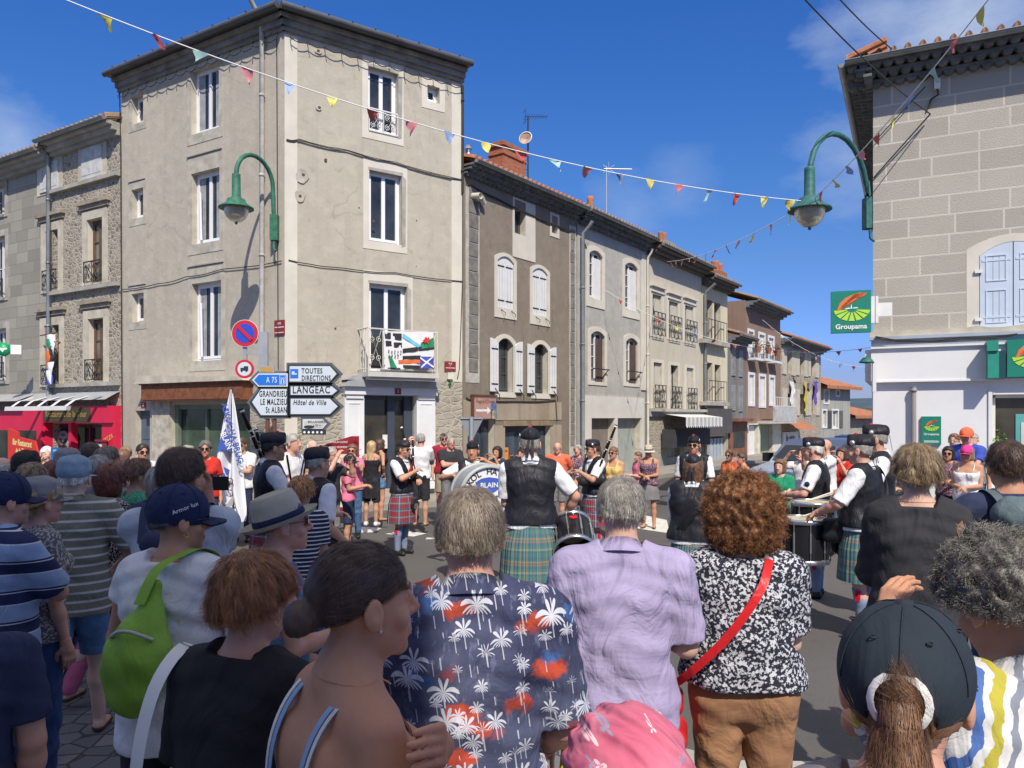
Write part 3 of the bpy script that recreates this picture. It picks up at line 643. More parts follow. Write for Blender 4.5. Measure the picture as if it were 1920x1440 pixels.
# flags tied to the balcony
fb = thing('banner', 'patchwork of black and white, green, orange and blue flags tied to the balcony', 'flag', FR.M @ Vector((ba, -.66, zs)), FR.M.to_euler().z)
fx = [FR.sz(p_, 650, .66)[0]-ba for p_ in (719, 753, 786, 813)]; z_a = [FR.sz(750, y_, .66)[1]-zs for y_ in (623, 648, 665, 690)]
def cloth(name, pts, m, seed=0, y=-.012, sub=8, amp=.02, parent=None):    # pts: 4 corners bl br tr tl in x,z
    mb = MB(); n = sub; vs = []
    for i in range(n+1):
        for j in range(n+1):
            u, v_ = i/n, j/n
            bx_ = (pts[0][0]*(1-u)+pts[1][0]*u)*(1-v_)+(pts[3][0]*(1-u)+pts[2][0]*u)*v_; bz = (pts[0][1]*(1-u)+pts[1][1]*u)*(1-v_)+(pts[3][1]*(1-u)+pts[2][1]*u)*v_
            vs.append((bx_, y-amp*math.sin(9*bx_+6*bz+seed)-.4*amp*math.sin(23*bx_-11*bz), bz))
    mb.add(vs, [(i*(n+1)+j, (i+1)*(n+1)+j, (i+1)*(n+1)+j+1, i*(n+1)+j+1) for i in range(n) for j in range(n)], 0, True)
    return mb.obj(name, m, parent)
KB = mat('black_flag_cloth', (.03, .03, .035), .85); KW = mat('white_flag_cloth', (.75, .75, .76), .85, .06); KG = mat('green_flag_cloth', (.03, .25, .12), .85); KO = mat('orange_flag_cloth', (.75, .16, .03), .85)
KU = mat('blue_flag_cloth', (.06, .09, .42), .85); KS = mat('sky_blue_flag_cloth', (.15, .5, .75), .85); KR = mat('red_flag_cloth', (.6, .04, .05), .85)
W_, H_ = fx[3]-fx[0], z_a[0]-z_a[3]
def uvp(u, v_): return (fx[0]+W_*u+.05*(1-v_)*(1-u), z_a[3]+H_*v_-.02*math.sin(3.1*u)*v_+.06*u*v_)
def fq(name, u0, v0, u1, v1, m, du=0, dv=0, y=-.012): cloth(name, [uvp(u0, v0), uvp(u1, v0+dv), uvp(u1+du, v1+dv), uvp(u0+du, v1)], m, 0, y, 8, .02, fb)
fq('white_field', 0, 0, 1, 1, KW, y=.0)
for (u0, v0, u1, v1) in ((.02, .80, .14, .97), (.18, .78, .34, .96), (.02, .60, .15, .74), (.19, .57, .35, .71)): fq('black_square', u0, v0, u1, v1, KB)
fq('blue_band', .36, .86, .40, .95, KS); cloth('blue_band', [uvp(.35, .86), uvp(.74, .53), uvp(.76, .62), uvp(.38, .96)], KS, 0, -.013, 8, .02, fb)
fq('green_field', .72, .56, 1., .66, KG, dv=.06); cloth('green_field', [uvp(.72, .55), uvp(1, .6), uvp(1, .86), uvp(.74, .72)], KG, 0, -.013, 8, .02, fb)
mb = MB(); cx, cz = uvp(.84, .78); mb.prism([(cx+x_*.12, cz+z__*.10) for x_, z__ in ((-1, -.2), (-.6, -.3), (-.5, -.8), (-.2, -.4), (.3, -.9), (.4, -.3), (.9, .1), (.5, .5), (.6, 1), (.2, .5), (-.2, .9), (-.5, .3))], -.05, -.03); mb.obj('red_dragon_shape', KR, fb)
fq('black_stripe', .36, .42, 1, .54, KB, dv=.12); fq('black_stripe', .36, .24, .72, .34, KB, dv=.03); fq('orange_band', .26, .12, .73, .22, KO, dv=.03); fq('blue_field', .70, .02, 1, .34, KU, y=-.02)
for d_ in ((.70, .30, 1, .06), (.72, .04, .98, .34)):
    a_, b_ = uvp(d_[0], d_[1]), uvp(d_[2], d_[3]); cloth('saltire_arm', [(a_[0], a_[1]-.025), (b_[0], b_[1]-.025), (b_[0], b_[1]+.025), (a_[0], a_[1]+.025)], KW, 0, -.034, 8, .02, fb)
cloth('green_band', [uvp(.10, .0), uvp(.22, .0), uvp(.12, .3), uvp(.06, .33)], KG, 0, -.02, 8, .02, fb); fq('black_stripe', .36, .0, .7, .09, KB)
mb = MB()
for i in range(9):
    cx, cz = uvp(.07+.06*(i % 5), .46-.12*(i//5)-.02*(i % 2)); mb.prism([(cx, cz+.04), (cx-.015, cz-.03), (cx+.015, cz-.03)], -.05, -.04); mb.prism([(cx-.02, cz+.0), (cx+.02, cz), (cx, cz+.02)], -.051, -.04)
mb.obj('ermine_spot', KB, fb)
# ---------------- brown rendered house
PLB = weathered('dark_brown_render', (.265, .225, .185), (.19, .155, .12), .2)
B = thing('house', 'dark brown rendered house with white shutters and brick chimney right of the tall corner house', 'house', (FB.a.x, FB.a.y, -.06)); O = T(-B.location.x, -B.location.y, .06); M_ = O @ FB.M
zE = FB.sz(900, 318)[1]
upB = [FB.rect(932, 963, 481, 578), FB.rect(998, 1026, 503, 592)]; loB = [FB.rect(932, 962, 634, 735), FB.rect(1000, 1027, 645, 738)]
atB = [FB.rect(964, 985, 392, 440), FB.rect(1034, 1045, 420, 438)]
grB = [FB.rect(946, 1032, 797, 935), FB.rect(876, 926, 788, 940)]
for g_ in grB: g_[2] = -.15
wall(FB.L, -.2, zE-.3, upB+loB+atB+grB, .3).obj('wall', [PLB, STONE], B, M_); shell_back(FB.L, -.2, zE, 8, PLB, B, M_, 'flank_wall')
canal_roof(FB.L, zE, 7, .42, .3, TILE, B, M_, soff=.30)
for h in upB:
    surround(h, B, M_, PLW, .13, .1, .16, .025, .3)
    mb = leaf(h[0], (h[0]+h[1])/2-.005, h[2], h[3], .02, .04, .16, up='l'); mb.obj('closed_shutter', [WB, GREYST, IRON], B, M_)
    mb = leaf((h[0]+h[1])/2+.005, h[1], h[2], h[3], .02, .04, .16, up='r'); mb.obj('closed_shutter', [WB, GREYST, IRON], B, M_)
    mb = MB()
    for x_ in (h[0]+.15, h[1]-.15): mb.tube([(x_, -.03, h[2]-.06), (x_+.1, -.12, h[2]-.16), (x_+.05, -.14, h[2]-.24)], .012, 4)
    mb.objs('shutter_stay', IRON, B, M_)
for i, h in enumerate(loB):
    surround(h, B, M_, PLW, .12, .12, .2, .025, .16); casement(h, B, M_, 'grey', .2, 2, 2, curtain=False)
    ws = .36
    for (x0, x1, up) in ((h[0]-ws-.03, h[0]-.03, 'l'), (h[1]+.03, h[1]+ws+.03, 'r')):
        leaf(x0, x1, h[2], h[3]-.05, -.08, .04, .14, up='r' if up == 'l' else 'l').obj('open_shutter', [WB, GREYST, IRON], B, M_)
        MBs = MB(); MBs.tube([((x0+x1)/2, -.09, h[2]+.1), ((x0+x1)/2+.12, -.16, h[2]-.1), ((x0+x1)/2+.2, -.1, h[2]-.24)], .012, 4); MBs.obj('shutter_stay', IRON, B, M_)
mb = MB(); a, b = FB.sz(961, 400)[0], FB.sz(1003, 400)[0]; mb.ring([(a, FB.sz(980, 486)[1]), (b, FB.sz(980, 486)[1]), (b, zE-.4), (a, zE-.4)], [(atB[0][0], atB[0][2]), (atB[0][1], atB[0][2]), (atB[0][1], zE-.45), (atB[0][0], zE-.45)], -.02, 0)
a, b = FB.sz(1031, 430)[0], FB.sz(1048, 430)[0]; mb.ring([(a, atB[1][2]-.12), (b, atB[1][2]-.12), (b, zE-.42), (a, zE-.42)], [(atB[1][0], atB[1][2]), (atB[1][1], atB[1][2]), (atB[1][1], zE-.5), (atB[1][0], zE-.5)], -.02, 0); mb.obj('window_surround', PLW, B, M_)
for h in atB: casement(h, B, M_, 'grey', .2, 1, curtain=False)
# quoins
mb = MB(); z = 3.2; k = 0; xa = FB.sz(878, 500)[0]; xb = FB.sz(896, 500)[0]
mb.box(xa-.12, xb+.06, -.012, 0, 2.9, zE-.6, 1)
while z < zE-.7:
    mb.box(xa+random.uniform(0, .03), xb-random.uniform(0, .04), -.03, 0, z, z+.36); z += .40
mb.obj('corner_stones', [mat('dark_lava_quoins', (.20, .185, .165), .95, .3, 4, .9, 20), mat('pale_pointing', (.45, .43, .38), .95, .2, 5, .6)], B, M_); mb = MB(); xa2 = FB.L-.38
z = 1.0; mb.box(xa2-.05, FB.L-.02, -.012, 0, .5, zE-.6, 1)
while z < zE-.7: mb.box(xa2+random.uniform(0, .04), FB.L-.1-random.uniform(0, .04), -.03, 0, z, z+.34); z += .38
mb.obj('corner_stones', [mat('dark_lava_quoins', (.20, .185, .165), .95, .3, 4, .9, 20), mat('pale_pointing', (.45, .43, .38), .95, .2, 5, .6)], B, M_)
mb = MB(); a, b = FB.sz(868, 760)[0], FB.sz(1052, 760)[0]; zt = FB.sz(960, 752)[1]
for q in ((a, grB[1][0]), (grB[1][1], grB[0][0]), (grB[0][1], b)): mb.box(q[0], q[1], -.02, 0, -.15, min(grB[0][3], grB[1][3])-.0)
mb.box(a, b, -.02, 0, max(grB[0][3], grB[1][3])+.0, zt); mb.obj('patched_ground_floor', plaster('patched_stone_render', (.40, .345, .27), .8, .9, (.27, .20, .15)), B, M_)
mb = MB(); mb.box(grB[0][0]-.1, grB[0][1]+.1, -.05, .1, grB[0][3]-.02, grB[0][3]+.14); mb.obj('lintel', mat('old_wood_lintel', (.24, .18, .12), .9, .3, 4), B, M_)
for h in grB:
    mb = MB(); mb.box(h[0], h[1], .2, .26, h[2], h[3]); o = mb.obj('door', mat('dark_blue_grey_shutter', (.05, .06, .075), .5), B, M_); mb = MB(); w_ = (h[1]-h[0])
    for i in range(3): mb.box(h[0]+w_*(.06+.32*i), h[0]+w_*(.30+.32*i), .185, .2, h[2]+.9, h[3]-.2)
    mb.obj('pane', glassm('blue_door_glass', (.05, .07, .10)), o)
# brick chimney, flue
def chimney(parent, M, x, y, z0, z1, w_, d_, m, pots=(), name='chimney', pm=None, cap=True):
    mb = MB(); mb.box(x-w_/2, x+w_/2, y-d_/2, y+d_/2, z0, z1)
    if cap: mb.box(x-w_/2-.04, x+w_/2+.04, y-d_/2-.04, y+d_/2+.04, z1-.42, z1-.36); mb.box(x-w_/2-.07, x+w_/2+.07, y-d_/2-.07, y+d_/2+.07, z1-.14, z1)
    o = mb.obj(name, m, parent, M)
    for (dx, r_, hh) in pots:
        mb = MB(); mb.lathe([(r_, z1), (r_*.85, z1+hh*.8), (r_, z1+hh), (r_*.7, z1+hh), (r_*.6, z1+.1)], (x+dx, y, 0), 14); mb.obj('chimney_pot', pm or TILE, o)
    return o
n = NB('red_brick', .9, 0, .2); x_ = n.xyz(); v = n.comb(n.m('ADD', x_[0], x_[1]), x_[2], 0.); bt = n.nt.nodes.new('ShaderNodeTexBrick'); n.l(v, bt.inputs['Vector']); bt.inputs['Scale'].default_value = 1; bt.inputs['Brick Width'].default_value = .22; bt.inputs['Row Height'].default_value = .07; bt.inputs['Mortar Size'].default_value = .006
bt.inputs['Color1'].default_value = (.34, .10, .05, 1); bt.inputs['Color2'].default_value = (.42, .15, .08, 1); bt.inputs['Mortar'].default_value = (.3, .22, .17, 1)
BRICK = n.fin(n.mix(n.ramp(n.noise(9, 4), [(.45, 0.), (.7, .5)]), bt.outputs['Color'], (.2, .09, .06)), n.bump(bt.outputs['Fac'], -.5, .01))
def at_px(F, px, py, back):               # point of a plane lying `back` metres behind the front
    return F.sz(px, py, -back)
s0, z0 = at_px(FB, 924, 300, 2.2); s1, z1 = at_px(FB, 978, 293, 2.2); chimney(B, M_, (s0+s1)/2, 2.2, zE-.3, z1+.05, (s1-s0)*.8, .6, BRICK)
sA, zA = at_px(FB, 874, 300, 1.0); mb = MB(); zt_ = at_px(FB, 873, 270, 1.)[1]; mb.tube([(sA+.1, 1, zE), (sA+.1, 1, zt_-.12)], .085, 12); mb.lathe([(.12, zt_-.12), (.06, zt_), (.0, zt_+.02)], (sA+.1, 1, 0), 12); mb.lathe([(.1, zt_-.35), (.11, zt_-.3), (.1, zt_-.25)], (sA+.1, 1, 0), 12); mb.obj('steel_flue', mat('shiny_steel', (.6, .6, .6), .25, .1, metal=1), B, M_)
s_, z_ = at_px(FB, 1108, 383, 1.5); 
# antenna with dish
am = thing('rooftop_antenna', 'tall mast with a rusty satellite dish and comb aerial beside the brick chimney', 'antenna', B.location+(M_ @ Vector((at_px(FB, 990, 300, 2.6)[0], 2.6, 0)))-Vector((0, 0, 0)))
zb_, zt_ = at_px(FB, 990, 336, 2.6)[1]-.0, at_px(FB, 990, 218, 2.6)[1]; zd = at_px(FB, 990, 262, 2.6)[1]; bz = am.location.z
mb = MB(); mb.tube([(0, 0, zb_-bz-.5), (0, 0, zt_-bz)], .028, 6); mb.tube([(-.35, -.0, zb_-bz+.35), (0, 0, zb_-bz+.35)], .018, 4); mb.tube([(-.35, 0, zb_-bz), (0, 0, zb_-bz)], .018, 4); mb.obj('mast', IRON, am)
mb = MB(); mb.lathe([(.0, -.06), (.1, -.05), (.2, 0), (.24, .04), (.2, .02), (.0, -.03)], (0, 0, 0), 24, ax='y'); o = mb.obj('dish', mat('rusty_dish', (.42, .28, .2), .7, .5, 4, .2, 20), am, T(-.08, -.12, zd-bz) @ Matrix.Rotation(R(-20), 4, 'Z') @ Matrix.Rotation(R(-14), 4, 'X')); mb = MB(); mb.lathe([(.225, .04), (.25, .04), (.25, .055), (.225, .055)], (0, 0, 0), 24, ax='y'); mb.obj('rim', WHITE, o)
def yagi(parent, z, L_, m, rot, k=9, w0=.3):
    mb = MB(); mb.tube([(-L_*.15, 0, z), (L_*.85, 0, z+L_*.07)], .013, 5)
    for i in range(k): x = -L_*.1+L_*.92*i/(k-1); mb.tube([(x, -w0*(1-.05*i), z+x*.08), (x, w0*(1-.05*i), z+x*.08)], .007, 4)
    mb.tube([(-L_*.12, 0, z-.22), (-L_*.12, 0, z+.25)], .01, 4); mb.tube([(-L_*.15, -.25, z+.22), (-L_*.15, .25, z+.22)], .008, 4); mb.tube([(-L_*.15, -.25, z-.2), (-L_*.15, .25, z-.2)], .008, 4)
    mb.obj('comb_aerial', m, parent, Matrix.Rotation(rot, 4, 'Z'))
yagi(am, zt_-bz-.02, .85, IRON, R(12))
# wall lamps on the quoin of the brown house
fl = thing('floodlight', 'pair of cream tube floodlights clamped high on the brown house corner', 'light', FB.M @ Vector((FB.sz(888, 370)[0], -.14, FB.sz(888, 370)[1])), FB.M.to_euler().z)
mb = MB(); mb.tube([(.04, .14, 0), (.04, 0, 0)], .02, 5); mb.obj('bracket', IRON, fl)
for (a_, b_) in (((-.06, -.16, -.02), (-.06, .12, .02)), ((.12, -.02, .02), (.32, .04, -.12))):
    mb = MB(); mb.tube([a_, b_], .085, 14, cap=False); mb.tube([a_, Vector(a_).lerp(Vector(b_), .08)], .092, 14, cap=False); q = Vector(a_).lerp(Vector(b_), .25); mb.tube([q, q+(Vector(b_)-Vector(a_))*.02], .08, 14); mb.obj('lamp_tube', CR, fl)
# shop board on the brown house
sg = thing('shop_board', 'faded pink board with an arrow and an arched blue picture on the brown house', 'sign', FB.M @ Vector((FB.sz(904, 768)[0], -.08, FB.sz(904, 785)[1])), FB.M.to_euler().z)
wS = FB.sz(925, 760)[0]-FB.sz(884, 760)[0]; hS = FB.sz(904, 750)[1]-FB.sz(904, 792)[1]
mb = MB(); mb.box(-wS/2, wS/2, -.03, .03, 0, hS); mb.obj('board', mat('faded_pink_paint', (.42, .26, .22), .8, .2, 3), sg)
mb = MB(); mb.box(-wS/2-.06, wS/2+.06, -.05, .05, hS, hS+.04); [mb.box(-wS/2+.06*i, -wS/2+.03+.06*i, -.055, -.05, hS-.03, hS+.02) for i in range(int(wS/.06))]; mb.box(-wS/2-.05, -wS/2, -.04, .04, 0, hS); mb.obj('frame', mat('dark_brown_trim', (.12, .06, .04), .7), sg)
text_obj('lettering', "Regard d'Orient", .155, mat('dark_pink_lettering', (.2, .07, .07), .8), sg, T(0, -.034, hS-.15) @ UP, sx=.78); text_obj('lettering', 'à 50 m', .09, WLET, sg, T(-.2, -.034, hS-.42) @ UP)
mb = MB(); mb.prism([(-.4, .2), (0.1, .2), (.1, .13), (.24, .23), (.1, .33), (.1, .26), (-.4, .26)], -.036, -.03); mb.obj('arrow', WLET, sg); mb = MB(); mb.prism(arc_outline(.25, .52, .0, .5, .12), -.034, -.03); mb.obj('arched_picture', mat('blue_arch_picture', (.10, .14, .28), .6, .6, 9), sg)
mb = MB(); mb.prism(arc_outline(.31, .47, .0, .24, .06), -.038, -.034); mb.obj('arched_picture', mat('ochre_arch_picture', (.35, .3, .2), .6, .6, 9), sg)
# ---------------- grey arched house
PLG = weathered('mottled_grey_render', (.46, .45, .42), (.30, .295, .27), .3)
def house(label, F, zE, m, holes=(), depth=9, base=-.15):
    B = thing('house', label, 'house', (F.a.x, F.a.y, -.1)); M_ = T(-F.a.x, -F.a.y, .1) @ F.M
    wall(F.L, base, zE-.2, list(holes), .28).obj('wall', [m, STONE], B, M_); shell_back(F.L, base, zE, depth, m, B, M_, 'flank_wall'); return B, M_
zE = FG.sz(1150, 424)[1]
up = [FG.rect(1104, 1129, 470, 561), FG.rect(1171, 1195, 493, 582)]; lo = [FG.rect(1107, 1133, 621, 716), FG.rect(1173, 1195, 634, 719)]
gr = [FG.rect(1106, 1150, 784, 935), FG.rect(1155, 1200, 787, 925)]
for g_ in gr: g_[2] = -.12
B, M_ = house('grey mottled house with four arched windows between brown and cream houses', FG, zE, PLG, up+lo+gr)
canal_roof(FG.L, zE, 7, .45, .3, TILEG, B, M_, soff=.42)
for i, h in enumerate(up+lo):
    surround(h, B, M_, PLW, .17, .16, .16, .03, .3 if i < 2 else .12); casement(h, B, M_, 'white', .12, 2, 3, curtain=False)
    mb = MB(); xm = (h[0]+h[1])/2; mb.box(xm+.02, h[1]-.02, .06, .10, h[2]+.02, h[3]-.25); mb.obj('half_closed_shutter', WB if i < 2 else mat('dark_brown_shutter', (.09, .06, .055), .7, .2), B, M_)
    if i > 1: mb = MB(); mb.box(h[0]-.08, h[1]+.12, -.16, -.13, h[2]+.42, h[2]+.46); mb.tube([(h[1]+.05, -.14, h[2]+.44), (h[1]-.1, 0, h[2]+.2)], .015, 4); mb.tube([(h[0], -.14, h[2]+.44), (h[0], 0, h[2]+.42)], .015, 4); mb.obj('window_guard_bar', IRON, B, M_)
mb = MB(); a, b = FG.sz(1092, 760)[0], FG.sz(1205, 760)[0]; z0, z1 = gr[0][3]+.0, FG.sz(1150, 744)[1]; mb.box(a, b, -.07, 0, z0, z1)
for (x0, x1) in ((a, gr[0][0]), (gr[0][1], gr[1][0]), (gr[1][1], b)): mb.box(x0, x1, -.07, 0, -.12, z0)
mb.obj('shop_surround', mat('off_white_shop_panel', (.60, .58, .54), .7, .08, 2), B, M_)
mb = MB(); mb.box(FG.L-.5, FG.L-.05, -.05, 0, 3, zE-.6); mb.obj('corner_strip', PLW, B, M_)
for k, h in enumerate(gr):
    mb = MB(); mb.box(h[0], h[1], .22, .28, h[2], h[3]) ; mb.box(h[0], h[0]+.1, .1, .22, h[2], h[3]); mb.obj('door', [mat('brown_grey_panel', (.20, .17, .15), .7), mat('pale_green_grey_door', (.33, .36, .34), .6)][k] if k < 2 else WB, B, M_)
downpipe(B, M_, .12, 0, zE-.75, -.14, .06, .5, mat('blue_grey_pipe', (.24, .26, .28), .5, .2)); downpipe(B, M_, FG.L-.12, 0, zE-.7, -.12, .05, .3, CR)
s_, z_ = FG.sz(1107, 405, -1.5); chimney(B, M_, s_, 1.5, zE-.2, zE+.75, .9, .7, RUB, ((0, .14, .8),), cap=False)
am = thing('rooftop_antenna', 'slim pale mast with a short horizontal aerial above the grey arched house', 'antenna', FG.M @ Vector((FG.sz(1137, 400, -2)[0], 2, zE)))
zt_ = FG.sz(1137, 312, -2)[1]-zE; mb = MB(); mb.tube([(0, 0, -.4), (0, 0, zt_)], .025, 6); mb.tube([(-.1, 0, zt_-.1), (1.05, 0, zt_-.12)], .028, 6)
for a_ in (-.6, .6, 1.6): mb.tube([(.1-.28*math.cos(a_), 0, zt_-.1-.28*math.sin(a_)), (.1+.28*math.cos(a_), 0, zt_-.1+.28*math.sin(a_))], .012, 4)
mb.obj('mast', mat('galvanised_mast', (.5, .52, .55), .4, .1, metal=.4), am)
# ---------------- cream house
PLC = plaster('pale_cream_render', (.58, .53, .44), .22, .25)
zE = FC.sz(1265, 482)[1]
up = [FC.rect(1223, 1240, 553, 630), FC.rect(1254, 1271, 566, 636), FC.rect(1284, 1300, 574, 642)]; lo = [FC.rect(1225, 1241, 680, 766), FC.rect(1257, 1271, 685, 767), FC.rect(1287, 1300, 690, 768)]
gr = [FC.rect(1238, 1282, 812, 925)]; gr[0][2] = -.1
B, M_ = house('cream rendered house with six black balconettes and a white scalloped awning', FC, zE, PLC, up+lo+gr)
canal_roof(FC.L, zE, 7, .6, .3, TILEG, B, M_, genoise=False, gm=mat('dark_timber_soffit', (.12, .11, .10), .9))
mat('cream_shutter', (.55, .51, .43), .7, .08)
for i, h in enumerate(up+lo):
    if i < 3: mb = MB(); mb.box(h[0]-.25, h[1]+.25, -.16, 0, h[3]+.28, h[3]+.36); mb.box(h[0]-.18, h[1]+.18, -.07, 0, h[3]+.08, h[3]+.28); mb.obj('window_hood', PLW, B, M_)
    surround(h, B, M_, PLW, .2, .12, 0, .02, .06); casement(h, B, M_, 'grey' if i in (4, ) else 'white', .22, 2, 0, curtain=i % 2 == 0)
    if i not in (4,): mb = MB(); mb.box((h[0]+h[1])/2-.1, h[1]-.02, .08, .12, h[2], h[3]-.02); mb.obj('half_closed_shutter', MC['cream_shutter'], B, M_)
    railing(h[0]-.12, h[1]+.12, h[2]+.02, h[2]+.95, -.14, B, M_, IRON, 'window_railing')
mb = MB(); z_ = FC.sz(1265, 772)[1]; mb.box(-.02, FC.L, -.3, 0, z_, z_+.12); mb.box(-.02, FC.L, -.15, 0, z_-.2, z_); mb.obj('string_course', GREYST, B, M_)
mb = MB(); mb.box(0, gr[0][0]-.02, -.03, 0, -.12, z_-.2); mb.box(gr[0][1], FC.L, -.03, 0, -.12, z_-.2); mb.box(gr[0][0], gr[0][1], -.03, 0, gr[0][3], z_-.2); mb.objs('bared_stone', RUB, B, M_)
h = gr[0]; mb = MB(); mb.box(h[0], h[0]+.9, .1, .16, h[2], h[3]); mb.box(h[0]+.95, h[1], .14, .2, h[2], h[2]+.35); o = mb.obj('shop_window', mat('grey_green_frame', (.25, .28, .25), .6), B, M_); mb = MB(); mb.poly([(h[0], .19, h[2]), (h[1], .19, h[2]), (h[1], .19, h[3]), (h[0], .19, h[3])]); mb.obj('pane', glassm('grey_green_glass', (.14, .17, .15)), o)
mb = MB(); a, b = FC.sz(1238, 785)[0], FC.sz(1310, 785)[0]; za, zb_ = FC.sz(1270, 778)[1], FC.sz(1270, 793)[1]
mb.poly([(a, -.05, za+.05), (a, -1.1, za-.1), (b, -1.1, za-.1), (b, -.05, za+.05)]); k = int((b-a)/.22)
for i in range(k):
    x0 = a+(b-a)*i/k; x1 = a+(b-a)*(i+1)/k; xm = (x0+x1)/2; mb.poly([(x0, -1.1, za-.1), (x0, -1.1, zb_-.1), (xm, -1.12, zb_-.2), (x1, -1.1, zb_-.1), (x1, -1.1, za-.1)], i % 2)
mb.obj('awning', [WHITE, mat('grey_awning_stripe', (.45, .46, .46), .8)], B, M_)
mb = MB(); mb.box(a+.1, b+.1, -.5, 0, zb_-1.0, zb_-.25); mb.obj('dark_blind_box', mat('dark_blind', (.05, .05, .055), .8), B, M_)
# ---------------- yellow house
PLY = plaster('pale_yellow_render', (.66, .60, .44), .15, .25); zE = FD.sz(1340, 528)[1]
up = [FD.rect(1324, 1336, 562, 641), FD.rect(1339, 1351, 568, 643)]; lo = [FD.rect(1325, 1336, 680, 752), FD.rect(1340, 1351, 684, 754)]; gr = [FD.rect(1330, 1362, 818, 918)]; gr[0][2] = -.1
B, M_ = house('narrow pale yellow house with paired tall dark windows and railings', FD, zE, PLY, up+lo+gr)
canal_roof(FD.L, zE, 7, .6, .3, TILEG, B, M_, genoise=False, gm=MC['dark_timber_soffit'])
for i, h in enumerate(up+lo):
    casement(h, B, M_, 'grey', .24, 2, 1, curtain=False)
    if i % 2: railing(up[0][0]-.2 if i < 2 else lo[0][0]-.2, h[1]+.3, h[2]+.05, h[2]+1, -.2, B, M_, IRON, 'window_railing', scroll=False); mb = MB(); mb.box(h[0]-2, h[1]+.35, -.35, 0, h[2]-.18, h[2]); mb.obj('window_ledge', GREYST, B, M_)
z_ = FD.sz(1340, 766)[1]; z1_ = FD.sz(1340, 813)[1]; mb = MB(); mb.box(0, FD.L, -.25, 0, z1_, z_); mb.obj('shop_fascia', mat('dark_slate_fascia', (.085, .08, .08), .8), B, M_)
mb = MB(); mb.box(0, gr[0][0], -.03, 0, -.1, z1_); mb.box(gr[0][1], FD.L, -.03, 0, -.1, z1_); mb.objs('bared_stone', RUB, B, M_)
h = gr[0]; mb = MB()
for i in range(10): mb.box(h[0]+(h[1]-h[0])*i/10, h[0]+(h[1]-h[0])*(i+.7)/10, .12+.03*(i % 2), .2, h[2], h[3]-.1)
mb.obj('shop_curtain', mat('blue_grey_curtain', (.36, .42, .46), .8), B, M_)
downpipe(B, M_, .1, 0, zE-.7, -.14, .07, .6)
# ---------------- narrow grey house
zE = FE.sz(1381, 632)[1]
hs_ = [FE.rect(1371, 1378, 655, 705), FE.rect(1385, 1392, 657, 707), FE.rect(1371, 1378, 722, 770), FE.rect(1385, 1392, 724, 772)]
B, M_ = house('low narrow grey house with closed grey shutters beside the yellow house', FE, zE, plaster('dark_grey_render', (.24, .235, .23), .8, .5), [])
canal_roof(FE.L, zE, 5, .6, .3, TILEG, B, M_, genoise=False)
mb = MB()
for h in hs_:
    k = 12
    o = MB(); o.box(h[0], h[1], -.04, 0, h[2], h[3]); [o.box(h[0]+.05, h[1]-.05, -.055, -.04, h[2]+(h[3]-h[2])*(i+.2)/k, h[2]+(h[3]-h[2])*(i+.6)/k) for i in range(k)]; o.obj('closed_shutter', mat('faded_grey_shutter', (.28, .28, .28), .8, .2), B, M_)
mb = MB(); zz = FE.sz(1380, 790)[1]; mb.box(0, FE.L, -.12, 0, -.1, zz); mb.box(0, FE.L, -.5, 0, zz, zz+.15); mb.obj('shop_front', mat('brown_wood_shopfront', (.22, .10, .06), .7, .3), B, M_)
mb = MB(); mb.box(.5, FE.L-.5, -.14, -.12, .4, zz-.5); mb.obj('pane', GLASS, B, M_)
mb = MB(); mb.box(-.1, FE.L+1.2, 3.0, 9, -.1, zE+3.4); mb.obj('rear_wing', plaster('beige_grey_render', (.38, .36, .32), .5), B, M_)
chimney(B, M_, FE.L*.5+.4, 4.2, zE+2.8, FE.sz(1380, 524, -4.2)[1], 1.0, .9, plaster('grey_chimney_render', (.36, .35, .31), .5), ((-.25, .15, .55), (.22, .15, .6)))
